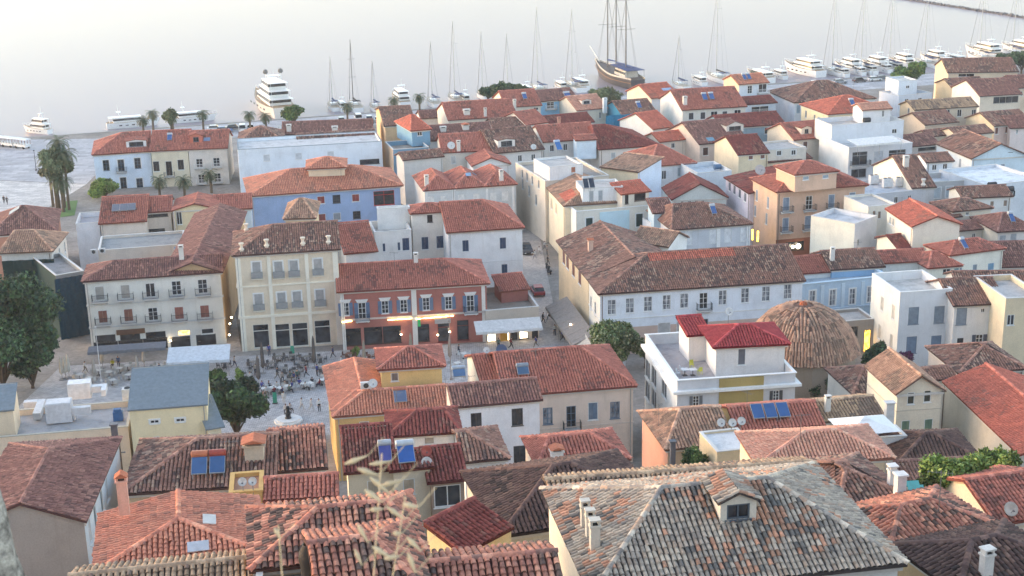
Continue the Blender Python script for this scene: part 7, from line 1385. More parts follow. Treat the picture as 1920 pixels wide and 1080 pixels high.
closed_umbrella('khaki closed umbrella under the white pilaster', (-14.06, 184.30, 4.03), 3.6, (150, 140, 126), 'closed café umbrellas on the square')
closed_umbrella('slim closed umbrella by the restaurant entrance', (-8.62, 181.77, 4.05), 3.8, (150, 136, 126), 'closed café umbrellas on the square')
for p_, z_ in [((-57.86,178.18,4.07),0.93),((-56.21,176.86,4.08),1.11),((-54.16,178.98,4.06),1.19),((-53.09,180.36,4.06),1.41),((-51.21,177.77,4.07),1.11),((-52.26,181.36,4.05),1.38),((-48.92,180.10,4.06),0.04),((-52.84,175.85,4.08),0.70),((-55.78,179.70,4.06),1.42),((-47.91,181.29,4.05),0.97)]: table_set(p_, z_, (176, 176, 172), (206, 204, 198), 'pale seats before the white balconied house', 'left café', 4)
for p_, z_ in [((-45.08,183.25,4.04),1.35),((-42.99,183.76,4.04),0.17),((-40.90,184.28,4.03),0.70),((-39.29,181.60,4.05),0.37)]: table_set(p_, z_, (70, 72, 78), (90, 90, 92), 'dark seats under the large pale awning', 'awning café', 4)
for p_, z_ in [((-32.72,181.18,4.05),0.82),((-32.19,183.94,4.04),0.86),((-30.58,178.95,4.06),0.02),((-30.41,184.26,4.03),0.33),((-28.93,177.81,4.07),0.42),((-28.71,180.92,4.05),1.37),((-28.32,183.47,4.04),1.15),((-26.43,182.92,4.04),0.24),((-25.33,178.62,4.07),1.20),((-24.65,175.32,4.09),0.21),((-35.34,181.77,4.05),0.93),((-35.10,178.20,4.07),0.19),((-29.57,174.42,4.09),0.00)]: table_set(p_, z_, (92, 92, 94), (130, 126, 120), 'grey seats before the beige building', 'beige building café', 4)
for p_, z_ in [((-22.58,184.41,4.03),1.31),((-19.92,183.36,4.04),0.31),((-17.86,184.98,4.03),0.32),((-18.92,180.30,4.06),1.47),((-22.18,180.51,4.06),1.31),((-16.07,185.77,4.02),0.43)]: table_set(p_, z_, (110, 78, 66), (126, 92, 78), 'brown seats before the red restaurant', 'red restaurant', 4)
for p_, z_ in [((-32.10,171.46,4.11),1.44),((-31.12,171.78,4.11),0.81),((-30.12,171.53,4.11),1.02),((-29.26,172.25,4.10),0.31),((-27.28,172.91,4.10),1.41),((-26.46,173.05,4.10),1.04),((-25.14,174.15,4.09),1.45),((-24.61,174.91,4.09),1.34),((-6.78,183.39,4.04),0.45),((-7.54,179.58,4.06),0.54)]: table_set(p_, z_, (206, 208, 208), (220, 220, 216), 'white seats at the busy tables on the square', 'busy tables', 3)
for p_, z_, s_, q_ in [((-33.10,172.10,4.10),1.04,(60,70,130),(50,52,60)),((-32.67,172.85,4.10),0.92,(70,80,150),(70,74,90)),((-31.80,170.87,4.11),0.41,(200,198,194),(120,110,96)),((-31.76,172.79,4.10),1.89,(60,60,66),(40,40,44)),((-30.73,170.61,4.11),3.79,(120,50,56),(50,52,60)),((-30.68,172.53,4.10),0.02,(206,206,202),(70,74,90)),((-29.70,170.55,4.11),4.26,(48,54,90),(120,110,96)),((-29.69,172.86,4.10),2.12,(160,150,140),(40,40,44)),((-28.91,171.27,4.11),1.95,(90,110,100),(50,52,60)),((-28.76,172.61,4.10),5.14,(60,70,130),(70,74,90)),((-27.92,173.53,4.10),3.02,(70,80,150),(120,110,96)),((-26.96,172.11,4.10),1.98,(200,198,194),(40,40,44)),((-26.29,173.83,4.09),3.02,(60,60,66),(50,52,60)),((-25.23,173.17,4.10),4.43,(120,50,56),(70,74,90)),((-25.08,175.34,4.09),0.36,(206,206,202),(120,110,96)),((-24.25,173.70,4.09),6.12,(48,54,90),(40,40,44)),((-30.52,176.08,4.08),0.14,(160,150,140),(50,52,60)),((-29.51,176.42,4.08),4.71,(90,110,100),(70,74,90)),((-28.95,175.98,4.08),5.31,(60,70,130),(120,110,96))]: person('seated guest at the busy café tables on the square', p_, z_, 'sit', s_, q_, (50, 40, 36), 'guests seated at the busy tables')
person('person striding across the square in dark trousers', (-31.72, 167.86, 4.16), 1.745, 'walk', (150, 120, 110), (46, 46, 52), (50, 40, 36), 'people in the square and lanes')
person('lone standing person in pale shirt and black trousers near the ochre house', (-24.25, 164.69, 4.18), 0.349, 'stand', (226, 226, 224), (46, 46, 50), (50, 40, 36), 'people in the square and lanes')
person('waiter in white by the busy tables', (-29.04, 167.51, 4.16), 3.142, 'stand', (216, 214, 210), (200, 196, 190), (50, 40, 36), 'people in the square and lanes')
person('child in pale clothes on the open square', (-26.51, 165.18, 4.17), 1.047, 'walk', (214, 210, 206), (190, 186, 180), (50, 40, 36), 'people in the square and lanes')
person('person in pale clothes near the lone standing one', (-25.28, 164.93, 4.17), 1.047, 'walk', (214, 210, 206), (190, 186, 180), (50, 40, 36), 'people in the square and lanes')
person('person perched on the round monument, left', (-28.14, 163.14, 4.62), 0.000, 'sit', (210, 206, 200), (60, 60, 66), (50, 40, 36), 'people in the square and lanes')
person('person perched on the round monument, right', (-27.66, 163.47, 4.62), 0.698, 'sit', (196, 190, 186), (70, 66, 66), (50, 40, 36), 'people in the square and lanes')
person('dark-clothed pedestrian beside the low shop', (4.43, 198.20, 3.88), 1.571, 'walk', (60, 60, 66), (40, 40, 46), (50, 40, 36), 'people in the square and lanes')
person('pedestrian under the lane canopy', (5.42, 199.95, 3.85), 4.712, 'walk', (70, 66, 70), (50, 50, 56), (50, 40, 36), 'people in the square and lanes')
person('pale walker in the middle of the lane', (5.84, 240.35, 3.29), 1.571, 'walk', (200, 196, 192), (110, 110, 120), (50, 40, 36), 'people in the square and lanes')
person('walker with bag right in the lane', (6.22, 237.41, 3.33), 1.571, 'stand', (150, 140, 140), (60, 60, 70), (50, 40, 36), 'people in the square and lanes')
person('left pedestrian of the lane group', (4.03, 234.39, 3.37), 4.712, 'walk', (206, 204, 200), (150, 150, 156), (50, 40, 36), 'people in the square and lanes')
person('person in white walking down the lane', (4.91, 236.80, 3.34), 4.712, 'walk', (226, 222, 220), (170, 166, 160), (50, 40, 36), 'people in the square and lanes')
person('dark figure beside a scooter in the lane', (6.12, 230.75, 3.42), 1.571, 'walk', (56, 56, 62), (40, 40, 44), (50, 40, 36), 'people in the square and lanes')
person("dark figure at the promenade's left edge", (-105.01, 288.20, 2.62), 0.000, 'stand', (60, 56, 60), (40, 40, 44), (50, 40, 36), 'people in the square and lanes')
person('second dark figure at the promenade edge', (-103.98, 287.11, 2.64), 0.000, 'walk', (70, 66, 70), (50, 50, 54), (50, 40, 36), 'people in the square and lanes')
person('waiter in blue under the white balconied house', (-53.79, 182.52, 4.07), 0.000, 'stand', (60, 90, 130), (50, 60, 80), (50, 40, 36), 'people in the square and lanes')
person('guest in yellow under the white balconied house', (-54.60, 182.57, 4.07), 0.000, 'sit', (190, 180, 60), (60, 60, 60), (50, 40, 36), 'people in the square and lanes')
for p_, z_, o_, s_, q_ in [((-34.58,175.13,4.12),0.175,'stand',(200,198,194),(50,52,60)),((-34.38,178.15,4.10),3.491,'stand',(160,150,140),(40,40,44)),((-31.29,176.53,4.11),1.571,'walk',(60,60,66),(120,110,96)),((-28.47,175.55,4.11),0.524,'stand',(90,110,100),(70,74,90)),((-27.48,177.11,4.11),4.712,'walk',(120,50,56),(50,52,60)),((-26.11,177.43,4.10),2.094,'stand',(60,70,130),(40,40,44)),((-23.26,180.58,4.09),1.396,'walk',(206,206,202),(120,110,96)),((-33.84,186.05,4.05),0.349,'stand',(70,80,150),(70,74,90)),((-24.80,184.55,4.06),4.538,'walk',(48,54,90),(50,52,60)),((-18.48,181.98,4.08),0.698,'stand',(200,198,194),(40,40,44)),((-16.61,183.15,4.07),1.745,'walk',(160,150,140),(120,110,96)),((-7.53,184.31,4.06),1.396,'walk',(60,60,66),(70,74,90)),((-2.04,186.67,4.04),3.491,'stand',(90,110,100),(50,52,60)),((-0.33,186.78,4.04),1.571,'walk',(120,50,56),(40,40,44)),((3.17,187.24,4.03),4.712,'walk',(60,70,130),(120,110,96)),((5.95,192.31,3.96),0.524,'stand',(206,206,202),(70,74,90)),((6.99,189.82,3.99),1.745,'walk',(70,80,150),(50,52,60)),((-47.42,179.17,4.09),1.047,'stand',(48,54,90),(40,40,44)),((-57.85,180.66,4.08),1.571,'walk',(200,198,194),(120,110,96)),((-37.83,181.50,4.08),1.396,'walk',(160,150,140),(70,74,90))]: person('passer-by among the café tables along the square', p_, z_, o_, s_, q_, (50, 40, 36), 'passers-by along the square')
E_ = tag(empty('monument', (-27.67, 161.72, 4.15)), 'round white stone monument with dark bronze on the square', 'monument'); m_ = MB(); m_.lathe([(1.75, -.1), (1.75, .22), (1.45, .24), (1.45, .4), (0, .42)], plaster((226, 226, 224), .3), 10); m_.build('stepped_base', E_)
m_ = MB(); m_.lathe([(.42, .42), (.4, .5), (.3, .6), (.34, 1.0), (.4, 1.1), (.3, 1.2), (.2, 1.5), (.26, 1.7), (.18, 1.95), (0, 2.0)], paint((52, 54, 58), .5, .5, .4), 12); m_.build('bronze_figure', E_, True)
E_ = tag(empty('banner_stand', (-30.23, 167.77, 4.13), .15), 'turquoise waist-high banner stand near the waiter', 'banner'); m_ = MB(); m_.hexa([(-.28, -.02, .1), (.28, -.02, .1), (.28, .02, .1), (-.28, .02, .1)], [(-.24, -.02, 1.5), (.24, -.02, 1.5), (.24, .02, 1.5), (-.24, .02, 1.5)], paint((70, 160, 130), .6)); m_.box(-.35, .35, -.15, .15, 0, .1, paint((90, 90, 90), .6)); m_.build('banner', E_)
E_ = tag(empty('banner_stand', (-30.56, 185.83, 4.02), .15), "turquoise banner stand at the beige building's doors", 'banner'); m_ = MB(); m_.hexa([(-.28, -.02, .1), (.28, -.02, .1), (.28, .02, .1), (-.28, .02, .1)], [(-.24, -.02, 1.5), (.24, -.02, 1.5), (.24, .02, 1.5), (-.24, .02, 1.5)], paint((70, 160, 130), .6)); m_.box(-.35, .35, -.15, .15, 0, .1, paint((90, 90, 90), .6)); m_.build('banner', E_)
E_ = tag(empty('scooter', (6.02, 227.72, 3.47), 1.9), 'black scooter parked in the lane', 'scooter', 'scooters in the lane'); m_ = MB(); k_ = paint((44, 46, 52), .4); m_.box(-.5, .3, -.16, .16, .28, .42, k_); m_.box(-.75, -.1, -.18, .18, .5, .78, k_); m_.hexa([(.3, -.2, .3), (.45, -.2, .3), (.45, .2, .3), (.3, .2, .3)], [(.42, -.16, .95), (.5, -.16, .95), (.5, .16, .95), (.42, .16, .95)], k_); m_.build('body', E_)
m_ = MB(); m_.tube((-.55, -.06, .25), (-.55, .06, .25), .25, paint((30, 30, 32), .9), 12); m_.build('wheel', E_); m_ = MB(); m_.tube((.62, -.06, .25), (.62, .06, .25), .25, paint((30, 30, 32), .9), 12); m_.build('wheel', E_); m_ = MB(); m_.tube((.45, -.32, 1.02), (.45, .32, 1.02), .025, k_, 5); m_.build('handlebar', E_)
E_ = tag(empty('scooter', (6.21, 225.07, 3.50), 1.9), 'second scooter parked in the lane', 'scooter', 'scooters in the lane'); m_ = MB(); k_ = paint((44, 46, 52), .4); m_.box(-.5, .3, -.16, .16, .28, .42, k_); m_.box(-.75, -.1, -.18, .18, .5, .78, k_); m_.hexa([(.3, -.2, .3), (.45, -.2, .3), (.45, .2, .3), (.3, .2, .3)], [(.42, -.16, .95), (.5, -.16, .95), (.5, .16, .95), (.42, .16, .95)], k_); m_.build('body', E_)
m_ = MB(); m_.tube((-.55, -.06, .25), (-.55, .06, .25), .25, paint((30, 30, 32), .9), 12); m_.build('wheel', E_); m_ = MB(); m_.tube((.62, -.06, .25), (.62, .06, .25), .25, paint((30, 30, 32), .9), 12); m_.build('wheel', E_); m_ = MB(); m_.tube((.45, -.32, 1.02), (.45, .32, 1.02), .025, k_, 5); m_.build('handlebar', E_)
m_ = MB(); m_.tube((-17.43, 188.55, 8.08), (-14.10, 188.98, 8.10), .07, lit_mat((255, 216, 140), 4.0, 'lit_tube'), 6); tag(m_.build('light_strip'), 'glowing yellow light strip left of the white pilaster', 'lamp', 'light strips on the red restaurant')
m_ = MB(); m_.tube((-13.52, 189.05, 7.98), (-8.31, 189.71, 8.12), .07, lit_mat((255, 216, 140), 4.0, 'lit_tube'), 6); tag(m_.build('light_strip'), 'glowing yellow light strip right of the white pilaster', 'lamp', 'light strips on the red restaurant')
m_ = MB(); m_.tube((-23.74, 187.75, 8.17), (-22.34, 187.93, 8.24), .07, lit_mat((255, 216, 140), 4.0, 'lit_tube'), 6); tag(m_.build('light_strip'), "short glowing light strip at the restaurant's left end", 'lamp', 'light strips on the red restaurant')
globe_lamp('left globe lamp at the restaurant entrance', (-8.90, 189.38, 5.87))
globe_lamp('globe lamp over the restaurant terrace', (-10.55, 189.17, 5.51))
globe_lamp('globe lamp in the dark restaurant front', (-15.66, 188.53, 5.93))
globe_lamp("globe lamp at the low shop's corner", (3.05, 190.89, 5.49))
globe_lamp("globe lamp at the white house's right corner", (-40.34, 191.77, 5.30))
globe_lamp('globe lamp over the large pale awning', (-48.38, 190.31, 5.11))
globe_lamp('lamp at the lane corner', (8.07, 188.16, 7.00))
globe_lamp('lamp high in the dark alley', (-39.85, 191.86, 7.89))
globe_lamp('lamp lower in the dark alley', (-40.14, 191.81, 6.96))
m_ = MB(); m_.box(40.71, 40.95, 232.14, 232.34, 6.60, 8.40, lit_mat((255, 206, 60), 3.0, 'lit_tube')); tag(m_.build('sign_tube'), 'yellow glowing sign tube, left of the pair by the orange building', 'sign', 'yellow sign tubes')
m_ = MB(); m_.box(41.42, 41.66, 231.03, 231.23, 6.60, 8.40, lit_mat((255, 206, 60), 3.0, 'lit_tube')); tag(m_.build('sign_tube'), 'yellow glowing sign tube, right of the pair by the orange building', 'sign', 'yellow sign tubes')
m_ = MB(); m_.tube((48.69, 232.31, 5.25), (48.66, 232.43, 5.25), 0.45, lit_mat((255, 236, 200), 3.0, 'lit_sign'), 14); tag(m_.build('lit_sign'), "round white lit sign, larger of two at the orange building's café", 'sign', 'round café signs')
m_ = MB(); m_.tube((47.74, 232.09, 5.24), (47.71, 232.20, 5.24), 0.28, lit_mat((255, 236, 200), 3.0, 'lit_sign'), 14); tag(m_.build('lit_sign'), "round white lit sign, smaller of two at the orange building's café", 'sign', 'round café signs')
E_ = tag(empty('sign_board', (-53.68, 189.61, 6.82), 0.1797), 'carved brown sign board of the café under the white balconied house', 'sign'); m_ = MB(); m_.box(-1.95, 1.95, 0, .08, -0.37, 0.37, paint((110, 78, 58), .6)); m_.build('board', E_)
E_ = tag(empty('sign_board', (-9.82, 189.52, 7.43), 0.1261), 'grey scalloped sign above the restaurant entrance', 'sign'); m_ = MB(); m_.box(-1.12, 1.12, 0, .08, -0.37, 0.37, paint((176, 170, 166), .6)); m_.build('board', E_)
E_ = tag(empty('sign_board', (-13.10, 189.10, 7.33), 0.1261), 'small green lit sign on the white pilaster', 'sign'); m_ = MB(); m_.box(-0.19, 0.19, 0, .08, -0.49, 0.49, paint((60, 190, 110), .6)); m_.build('board', E_)
E_ = tag(empty('sign_board', (-1.27, 190.32, 4.90), 0.1879), 'yellow shop door panel between lit shop windows', 'sign'); m_ = MB(); m_.box(-0.53, 0.53, 0, .08, -0.90, 0.90, paint((216, 160, 50), .6)); m_.build('board', E_)
pole_thing('flag_pole', 'bare white flag pole rising behind the flat roof on the square', (-54.74, 177.18, 4.04), 7.5, 0.06, (220, 220, 218), 'pole')
pole_thing('street_lamp', 'dark street lamp post on the pale promenade', (-109.19, 322.56, 2.18), 4.6, 0.09, (56, 58, 64), 'lamp')
pole_thing('lamp_post', 'thin grey utility mast behind the ochre house', (-8.24, 175.10, 4.06), 8, 0.07, (150, 140, 134), 'pole')
E_ = tag(empty('tourist_train', (-129.67, 355.87, 1.91), -0.559), 'white open-sided tourist road train on the promenade, rear wagon', 'road train', 'tourist road train wagons'); m_ = MB(); k_ = paint((226, 226, 224), .5); m_.box(-2.2, 2.2, -.9, .9, .5, 1.1, k_); m_.hexa([(-2.4, -1, 2.3), (2.4, -1, 2.3), (2.4, 1, 2.3), (-2.4, 1, 2.3)], [(-2.3, -.8, 2.5), (2.3, -.8, 2.5), (2.3, .8, 2.5), (-2.3, .8, 2.5)], k_); [m_.box(-2.2 + j * 1.08, -2.12 + j * 1.08, y - .04, y + .04, 1.101, 2.299, paint((120, 90, 70), .6)) for j in range(5) for y in (-.84, .84)]; m_.build('carriage', E_)
for x_ in (-1.4, 1.4):
    for y_ in (-.8, .8):
        m_ = MB(); m_.tube((x_, y_ - .1, .35), (x_, y_ + .1, .35), .35, paint((34, 34, 36), .9), 10); m_.build('wheel', E_)
E_ = tag(empty('tourist_train', (-125.65, 353.54, 1.93), -0.559), 'white open-sided tourist road train on the promenade, middle wagon', 'road train', 'tourist road train wagons'); m_ = MB(); k_ = paint((226, 226, 224), .5); m_.box(-2.2, 2.2, -.9, .9, .5, 1.1, k_); m_.hexa([(-2.4, -1, 2.3), (2.4, -1, 2.3), (2.4, 1, 2.3), (-2.4, 1, 2.3)], [(-2.3, -.8, 2.5), (2.3, -.8, 2.5), (2.3, .8, 2.5), (-2.3, .8, 2.5)], k_); [m_.box(-2.2 + j * 1.08, -2.12 + j * 1.08, y - .04, y + .04, 1.101, 2.299, paint((120, 90, 70), .6)) for j in range(5) for y in (-.84, .84)]; m_.build('carriage', E_)
for x_ in (-1.4, 1.4):
    for y_ in (-.8, .8):
        m_ = MB(); m_.tube((x_, y_ - .1, .35), (x_, y_ + .1, .35), .35, paint((34, 34, 36), .9), 10); m_.build('wheel', E_)
E_ = tag(empty('tourist_train', (-121.68, 351.23, 1.95), -0.559), 'white open-sided tourist road train on the promenade, front wagon', 'road train', 'tourist road train wagons'); m_ = MB(); k_ = paint((226, 226, 224), .5); m_.box(-2.2, 2.2, -.9, .9, .5, 1.1, k_); m_.hexa([(-2.4, -1, 2.3), (2.4, -1, 2.3), (2.4, 1, 2.3), (-2.4, 1, 2.3)], [(-2.3, -.8, 2.5), (2.3, -.8, 2.5), (2.3, .8, 2.5), (-2.3, .8, 2.5)], k_); [m_.box(-2.2 + j * 1.08, -2.12 + j * 1.08, y - .04, y + .04, 1.101, 2.299, paint((120, 90, 70), .6)) for j in range(5) for y in (-.84, .84)]; m_.build('carriage', E_)
for x_ in (-1.4, 1.4):
    for y_ in (-.8, .8):
        m_ = MB(); m_.tube((x_, y_ - .1, .35), (x_, y_ + .1, .35), .35, paint((34, 34, 36), .9), 10); m_.build('wheel', E_)
def netting(root, a, b, zt, zb, c):
    m = MB(); pm = paint(c, .95, .05, 0, .3); n, k = 26, 10; a = Vector(a); b = Vector(b); r = random.Random(3); u = (b - a).normalized(); nn = Vector((u.y, -u.x, 0)); G = []
    for i in range(n + 1):
        for j in range(k + 1):
            p = a.lerp(b, i / n); G.append(Vector((p.x, p.y, zb + (zt - zb) * j / k)) + nn * (.09 * math.sin(i * 1.1 + j * .7) + r.uniform(-.05, .05)))
    for i in range(n):
        for j in range(k): q = i * (k + 1) + j; m.face([G[q], G[q + k + 1], G[q + k + 2], G[q + 1]], pm)
    o = m.build('scaffold_netting', root, True); o.matrix_basis = Matrix.Rotation(-root.rotation_euler.z, 4, 'Z') @ Matrix.Translation(-Vector(root.location)); return o
netting(s0b, (-65.25, 194.73, 14.17), (-61.53, 197.10, 14.03), 13.2, 4.1, (34, 66, 86))
netting(s0, (-75.72, 203.79, 14.38), (-68.19, 204.41, 14.69), 13.6, 4.1, (38, 62, 62))
netting(c12, (22.50, 325.17, 13.11), (32.17, 328.29, 9.73), 11.6, 4.5, (52, 136, 172))
BWA, BWB = Vector((187.62, 684.21, 0.00)), Vector((219.41, 584.10, 0.00))
V_ = []; Q_ = []; T_ = []; r_ = np.random.default_rng(9); u_ = (BWB - BWA).normalized(); n_ = Vector((-u_.y, u_.x, 0)); L_ = (BWB - BWA).length * 1.3; A_ = BWA - u_ * L_ * .12
cubev = np.array([[x, y, z] for z in (-1, 1) for y in (-1, 1) for x in (-1, 1)], float); cubeq = np.array([[0, 2, 3, 1], [4, 5, 7, 6], [0, 1, 5, 4], [2, 6, 7, 3], [0, 4, 6, 2], [1, 3, 7, 5]])
for i in range(900):
    s_ = r_.uniform(.25, .6); p = A_ + u_ * r_.uniform(0, L_) + n_ * r_.normal(0, .45); R3 = np.linalg.qr(r_.normal(size=(3, 3)))[0]
    V_.append((cubev * r_.uniform(.6, 1.2, (8, 3)) * s_) @ R3 + np.array([p.x, p.y, r_.uniform(-.3, .35)])); Q_.append(cubeq + i * 8); T_.append(np.tile(np.array(lin((110, 106, 106))) * r_.uniform(.5, 1.2), (8, 1)))
bw = np_mesh('breakwater', np.concatenate(V_), np.concatenate(Q_), leaf_mat('rock'), np.concatenate(T_)); bw['kind'] = 'structure' 
OAT = paint((190, 174, 146), .8, .2); E_ = tag(empty('wild_oat', (-.18, .85, 68.4)), 'blurred straw-coloured wild oat heads hanging close to the camera', 'grass'); k_ = Vector((-.18, .85, 68.4))
spikelet(E_, k_, (-0.1265,0.9669,69.5713), (-0.1088,0.9687,69.5771))
spikelet(E_, k_, (-0.1191,1.0621,69.5283), (-0.1016,1.0627,69.5303))
spikelet(E_, k_, (-0.1054,0.8697,69.6110), (-0.0913,0.8682,69.6063))
spikelet(E_, k_, (-0.0997,0.9640,69.5548), (-0.0840,0.9651,69.5584))
spikelet(E_, k_, (-0.1183,1.0581,69.5189), (-0.1029,1.0541,69.5059))
spikelet(E_, k_, (-0.1009,0.8646,69.5978), (-0.0892,0.8621,69.5897))
spikelet(E_, k_, (-0.1093,0.9606,69.5368), (-0.0985,0.9608,69.5374))
spikelet(E_, k_, (-0.1051,1.0500,69.4961), (-0.0909,1.0470,69.4861))
spikelet(E_, k_, (-0.0756,0.8608,69.5886), (-0.0650,0.8602,69.5865))
spikelet(E_, k_, (-0.1187,0.9594,69.5262), (-0.1109,0.9553,69.5126))
spikelet(E_, k_, (-0.1319,1.0392,69.4644), (-0.1260,1.0353,69.4515))
spikelet(E_, k_, (-0.0965,0.8519,69.5625), (-0.0842,0.8497,69.5554))
spikelet(E_, k_, (-0.0996,0.9536,69.5001), (-0.0876,0.9541,69.5018))
spikelet(E_, k_, (-0.0893,1.0408,69.4734), (-0.0782,1.0374,69.4623))
spikelet(E_, k_, (-0.0726,0.8498,69.5587), (-0.0680,0.8458,69.5457))
spikelet(E_, k_, (-0.0928,0.9609,69.5171), (-0.0860,0.9608,69.5170))
spikelet(E_, k_, (-0.1961,1.0426,69.4832), (-0.1912,1.0400,69.4746))
stalk(E_, k_, (-0.1080,0.9504,69.4832), (-0.0996,0.9783,69.5743))
stalk(E_, k_, (-0.0941,0.9504,69.4829), (-0.0828,0.9689,69.5435))
stalk(E_, k_, (-0.1756,0.9509,69.4846), (-0.1779,0.9631,69.5246))
m_ = MB(); r_ = random.Random(4); rm_ = rough_stone(); prof_ = [(.055, -1.2), (.055, -.25), (.05, -.12), (.04, -.02), (.026, .06), (.016, .14), (.008, .19), (0, .2)]; m_.lathe(prof_, rm_, 14); m_.v = [(x + r_.uniform(-.005, .005), y + r_.uniform(-.005, .005), z) for x, y, z in m_.v]; tag(m_.build('rampart_stone', None, True, (-0.76, 1.88, 68.97)), 'blurred rough grey stone edge in the lower left corner', 'stone')
aerial('television aerial behind the twin dishes on the dark brown roof', (-19.42, 89.20, 30.24), 2.2, 0.05)
aerial('television aerial on the red house with white upper storey', (-10.30, 116.26, 23.18), 2.2, 2.36)
aerial('television aerial on the tan tiled roof', (13.20, 121.18, 19.32), 2.2, 1.10)
aerial('aerial on the ochre house ridge', (-7.42, 144.10, 13.90), 2.2, 1.74)
aerial('aerial on the mixed red and brown roof', (49.76, 197.16, 13.42), 2.2, 0.03)
aerial('aerial on the red-orange roof with the blue-windowed attic', (9.63, 294.14, 13.72), 2.2, 0.14)
aerial('aerial at the right end of the brick-red roof', (53.06, 332.26, 14.37), 2.2, 0.54)
aerial('aerial on the red restaurant ridge', (-16.53, 193.38, 14.41), 2.2, 2.87)
aerial('aerial on the cream-pink house roof', (2.46, 147.79, 15.51), 2.2, 0.59)
aerial('aerial between dishes and blue solar panels', (21.49, 122.49, 19.92), 2.2, 2.27)
aerial('aerial on the wide red hipped roof', (33.09, 266.71, 14.83), 2.2, 2.79)
aerial('aerial on the vivid orange roof', (60.88, 214.98, 15.49), 2.2, 2.83)
m_ = MB(); k_ = paint((46, 44, 44), .7); m_.lathe([(.42, -.6), (.44, .1), (.5, .35), (.46, .7), (.3, .95), (.32, 1.02), (.25, 1.05)], k_, 16); tag(m_.build('chimney_cowl', None, True, (-8.63, 53.34, 41.75)), 'dark jar-shaped cowl standing on the grey terrace', 'cowl')
m_ = MB(); m_.hexa([(-1.25, -.3, -.1), (1.2, -.5, -.15), (1.35, .7, .1), (-1.0, .8, .1)], [(-1.2, -.25, .1), (.9, -.45, .15), (1.0, .7, .5), (-.8, .8, .3)], paint((226, 228, 230), .7, .2, 0, .05)); tag(m_.build('tarpaulin', None, False, (-14.64, 80.97, 30.76), .1), 'crumpled white tarpaulin by the small bright red roof', 'tarpaulin')
m_ = MB(); k_ = paint((40, 140, 140), .5); [m_.hexa([(0, i * .75, -i * .05), (1.0, i * .75, -i * .05), (1.2, i * .75 + .7, -.0 - i * .05), (.2, i * .75 + .7, -i * .05)], [(0, i * .75, .06 - i * .05), (1.0, i * .75, .06 - i * .05), (1.2, i * .75 + .7, .06 - i * .05), (.2, i * .75 + .7, .06 - i * .05)], k_) for i in range(3)]; tag(m_.build('terrace_awning', None, False, (23.98, 78.44, 32.32), .1), 'turquoise slatted terrace cover beside the two white chimneys', 'awning')
aerial('aerial on the large grey-brown hipped roof', (83.41, 341.63, 12.82), 2.4, 1.03)
aerial('aerial on the sandstone-coloured gabled building', (122.19, 362.63, 16.08), 2.4, 1.06)
aerial('aerial on the bright cream gabled house', (118.92, 340.33, 14.19), 2.4, 1.57)
aerial('aerial on the pale blue gabled house', (91.72, 268.46, 13.70), 2.4, 2.33)
aerial('aerial on the wide red hipped cream house', (69.74, 203.26, 13.31), 2.4, 0.32)
aerial('aerial on the two-tone dull red roof', (-2.81, 327.54, 13.26), 2.4, 2.25)
aerial('aerial on the big blue-walled building', (-31.23, 258.39, 12.41), 2.4, 2.39)
aerial('aerial on the sky-blue waterfront house', (-83.59, 304.12, 11.52), 2.4, 2.58)
aerial('aerial on the pale pink-tiled roof', (21.70, 100.12, 26.57), 2.4, 0.11)
aerial('aerial on the patchy red-brown roof', (22.14, 67.84, 36.45), 2.4, 2.84)
aerial('aerial on the tall plain white house', (-4.57, 134.90, 17.25), 2.4, 0.27)
solar_heater('solar heater on the glowing orange hipped roof', (77.87, 318.31, 13.70), 0.246, 1.08, 1.6, (196, 200, 204), (62, 96, 150), 38)
solar_heater("solar heater on the cream house's red hipped roof", (66.78, 200.79, 12.83), 0.340, 0.78, 1.6, (196, 200, 204), (62, 96, 150), 38)
solar_heater('solar heater on the broad brown roof of the pilastered house', (32.99, 223.00, 13.24), 0.204, 0.86, 1.6, (196, 200, 204), (62, 96, 150), 38)
solar_heater('solar heater on the red-brown hipped roof at right', (78.94, 216.09, 12.66), 0.135, 0.75, 1.6, (196, 200, 204), (62, 96, 150), 38)
solar_heater('solar heater on the broad brick-red harbour roof', (4.19, 340.84, 13.00), 0.235, 1.03, 1.6, (196, 200, 204), (62, 96, 150), 38)
solar_heater('solar heater on the cream waterfront house', (-73.55, 304.73, 11.65), 0.114, 1.04, 1.6, (196, 200, 204), (62, 96, 150), 38)
solar_heater('solar heater on the roof above the turquoise tarpaulin', (30.90, 330.85, 11.95), 0.312, 1.00, 1.6, (196, 200, 204), (62, 96, 150), 38)
m_ = MB(); m_.tube((-.7, 0, .55), (.7, 0, .55), .5, paint((46, 48, 52), .5), 14); m_.box(-.6, -.5, -.3, .3, 0, .2, paint((120,120,120), .6)); m_.box(.5, .6, -.3, .3, 0, .2, paint((120,120,120), .6)); tag(m_.build('water_tank', None, False, (84.74, 243.74, 12.00), .2), 'black water tank, left of two on the pale terrace at right', 'tank', 'water tanks on the roofs')
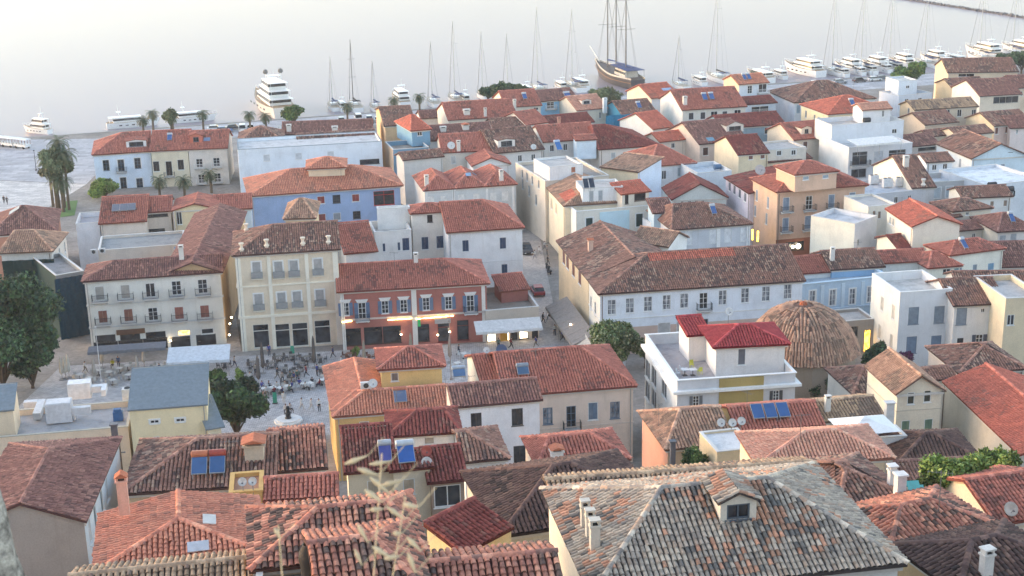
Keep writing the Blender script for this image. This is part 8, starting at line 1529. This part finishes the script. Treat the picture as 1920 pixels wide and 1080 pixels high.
m_ = MB(); m_.tube((-.7, 0, .55), (.7, 0, .55), .5, paint((46, 48, 52), .5), 14); m_.box(-.6, -.5, -.3, .3, 0, .2, paint((120,120,120), .6)); m_.box(.5, .6, -.3, .3, 0, .2, paint((120,120,120), .6)); tag(m_.build('water_tank', None, False, (86.56, 240.27, 12.00), .2), 'black water tank, right of two on the pale terrace at right', 'tank', 'water tanks on the roofs')
m_ = MB(); m_.tube((-.7, 0, .55), (.7, 0, .55), .5, paint((80, 110, 140), .5), 14); m_.box(-.6, -.5, -.3, .3, 0, .2, paint((120,120,120), .6)); m_.box(.5, .6, -.3, .3, 0, .2, paint((120,120,120), .6)); tag(m_.build('water_tank', None, False, (39.96, 267.89, 11.00), .2), 'blue water tank on the awning terrace house', 'tank', 'water tanks on the roofs')
m_ = MB(); m_.tube((-.7, 0, .55), (.7, 0, .55), .5, paint((46, 48, 52), .5), 14); m_.box(-.6, -.5, -.3, .3, 0, .2, paint((120,120,120), .6)); m_.box(.5, .6, -.3, .3, 0, .2, paint((120,120,120), .6)); tag(m_.build('water_tank', None, False, (77.28, 290.53, 15.60), .2), 'dark tank on the stepped apartment block', 'tank', 'water tanks on the roofs')
m_ = MB(); m_.tube((-.7, 0, .55), (.7, 0, .55), .5, paint((46, 48, 52), .5), 14); m_.box(-.6, -.5, -.3, .3, 0, .2, paint((120,120,120), .6)); m_.box(.5, .6, -.3, .3, 0, .2, paint((120,120,120), .6)); tag(m_.build('water_tank', None, False, (73.49, 288.55, 15.60), .2), 'second tank on the stepped apartment block', 'tank', 'water tanks on the roofs')
# ------------------------------------------------------------------ evening haze
HM = bpy.data.materials.new('evening_haze'); HM.use_nodes = True; hn = HM.node_tree; hn.nodes.clear()
hv = hn.nodes.new('ShaderNodeVolumePrincipled'); hv.inputs['Color'].default_value = (.90, .91, .95, 1); hv.inputs['Density'].default_value = 0.00016; hv.inputs['Anisotropy'].default_value = .2
ho = hn.nodes.new('ShaderNodeOutputMaterial'); hn.links.new(hv.outputs[0], ho.inputs['Volume'])
hb = MB(); hb.box(-6400, 6400, -260, 9200, -4.0, 84.0, HM); tag(hb.build('haze'), 'thin pale evening haze over the town and harbour', None, None, 'stuff')
scene.cycles.volume_bounces = 0; scene.cycles.volume_step_rate = 4; scene.cycles.volume_max_steps = 64
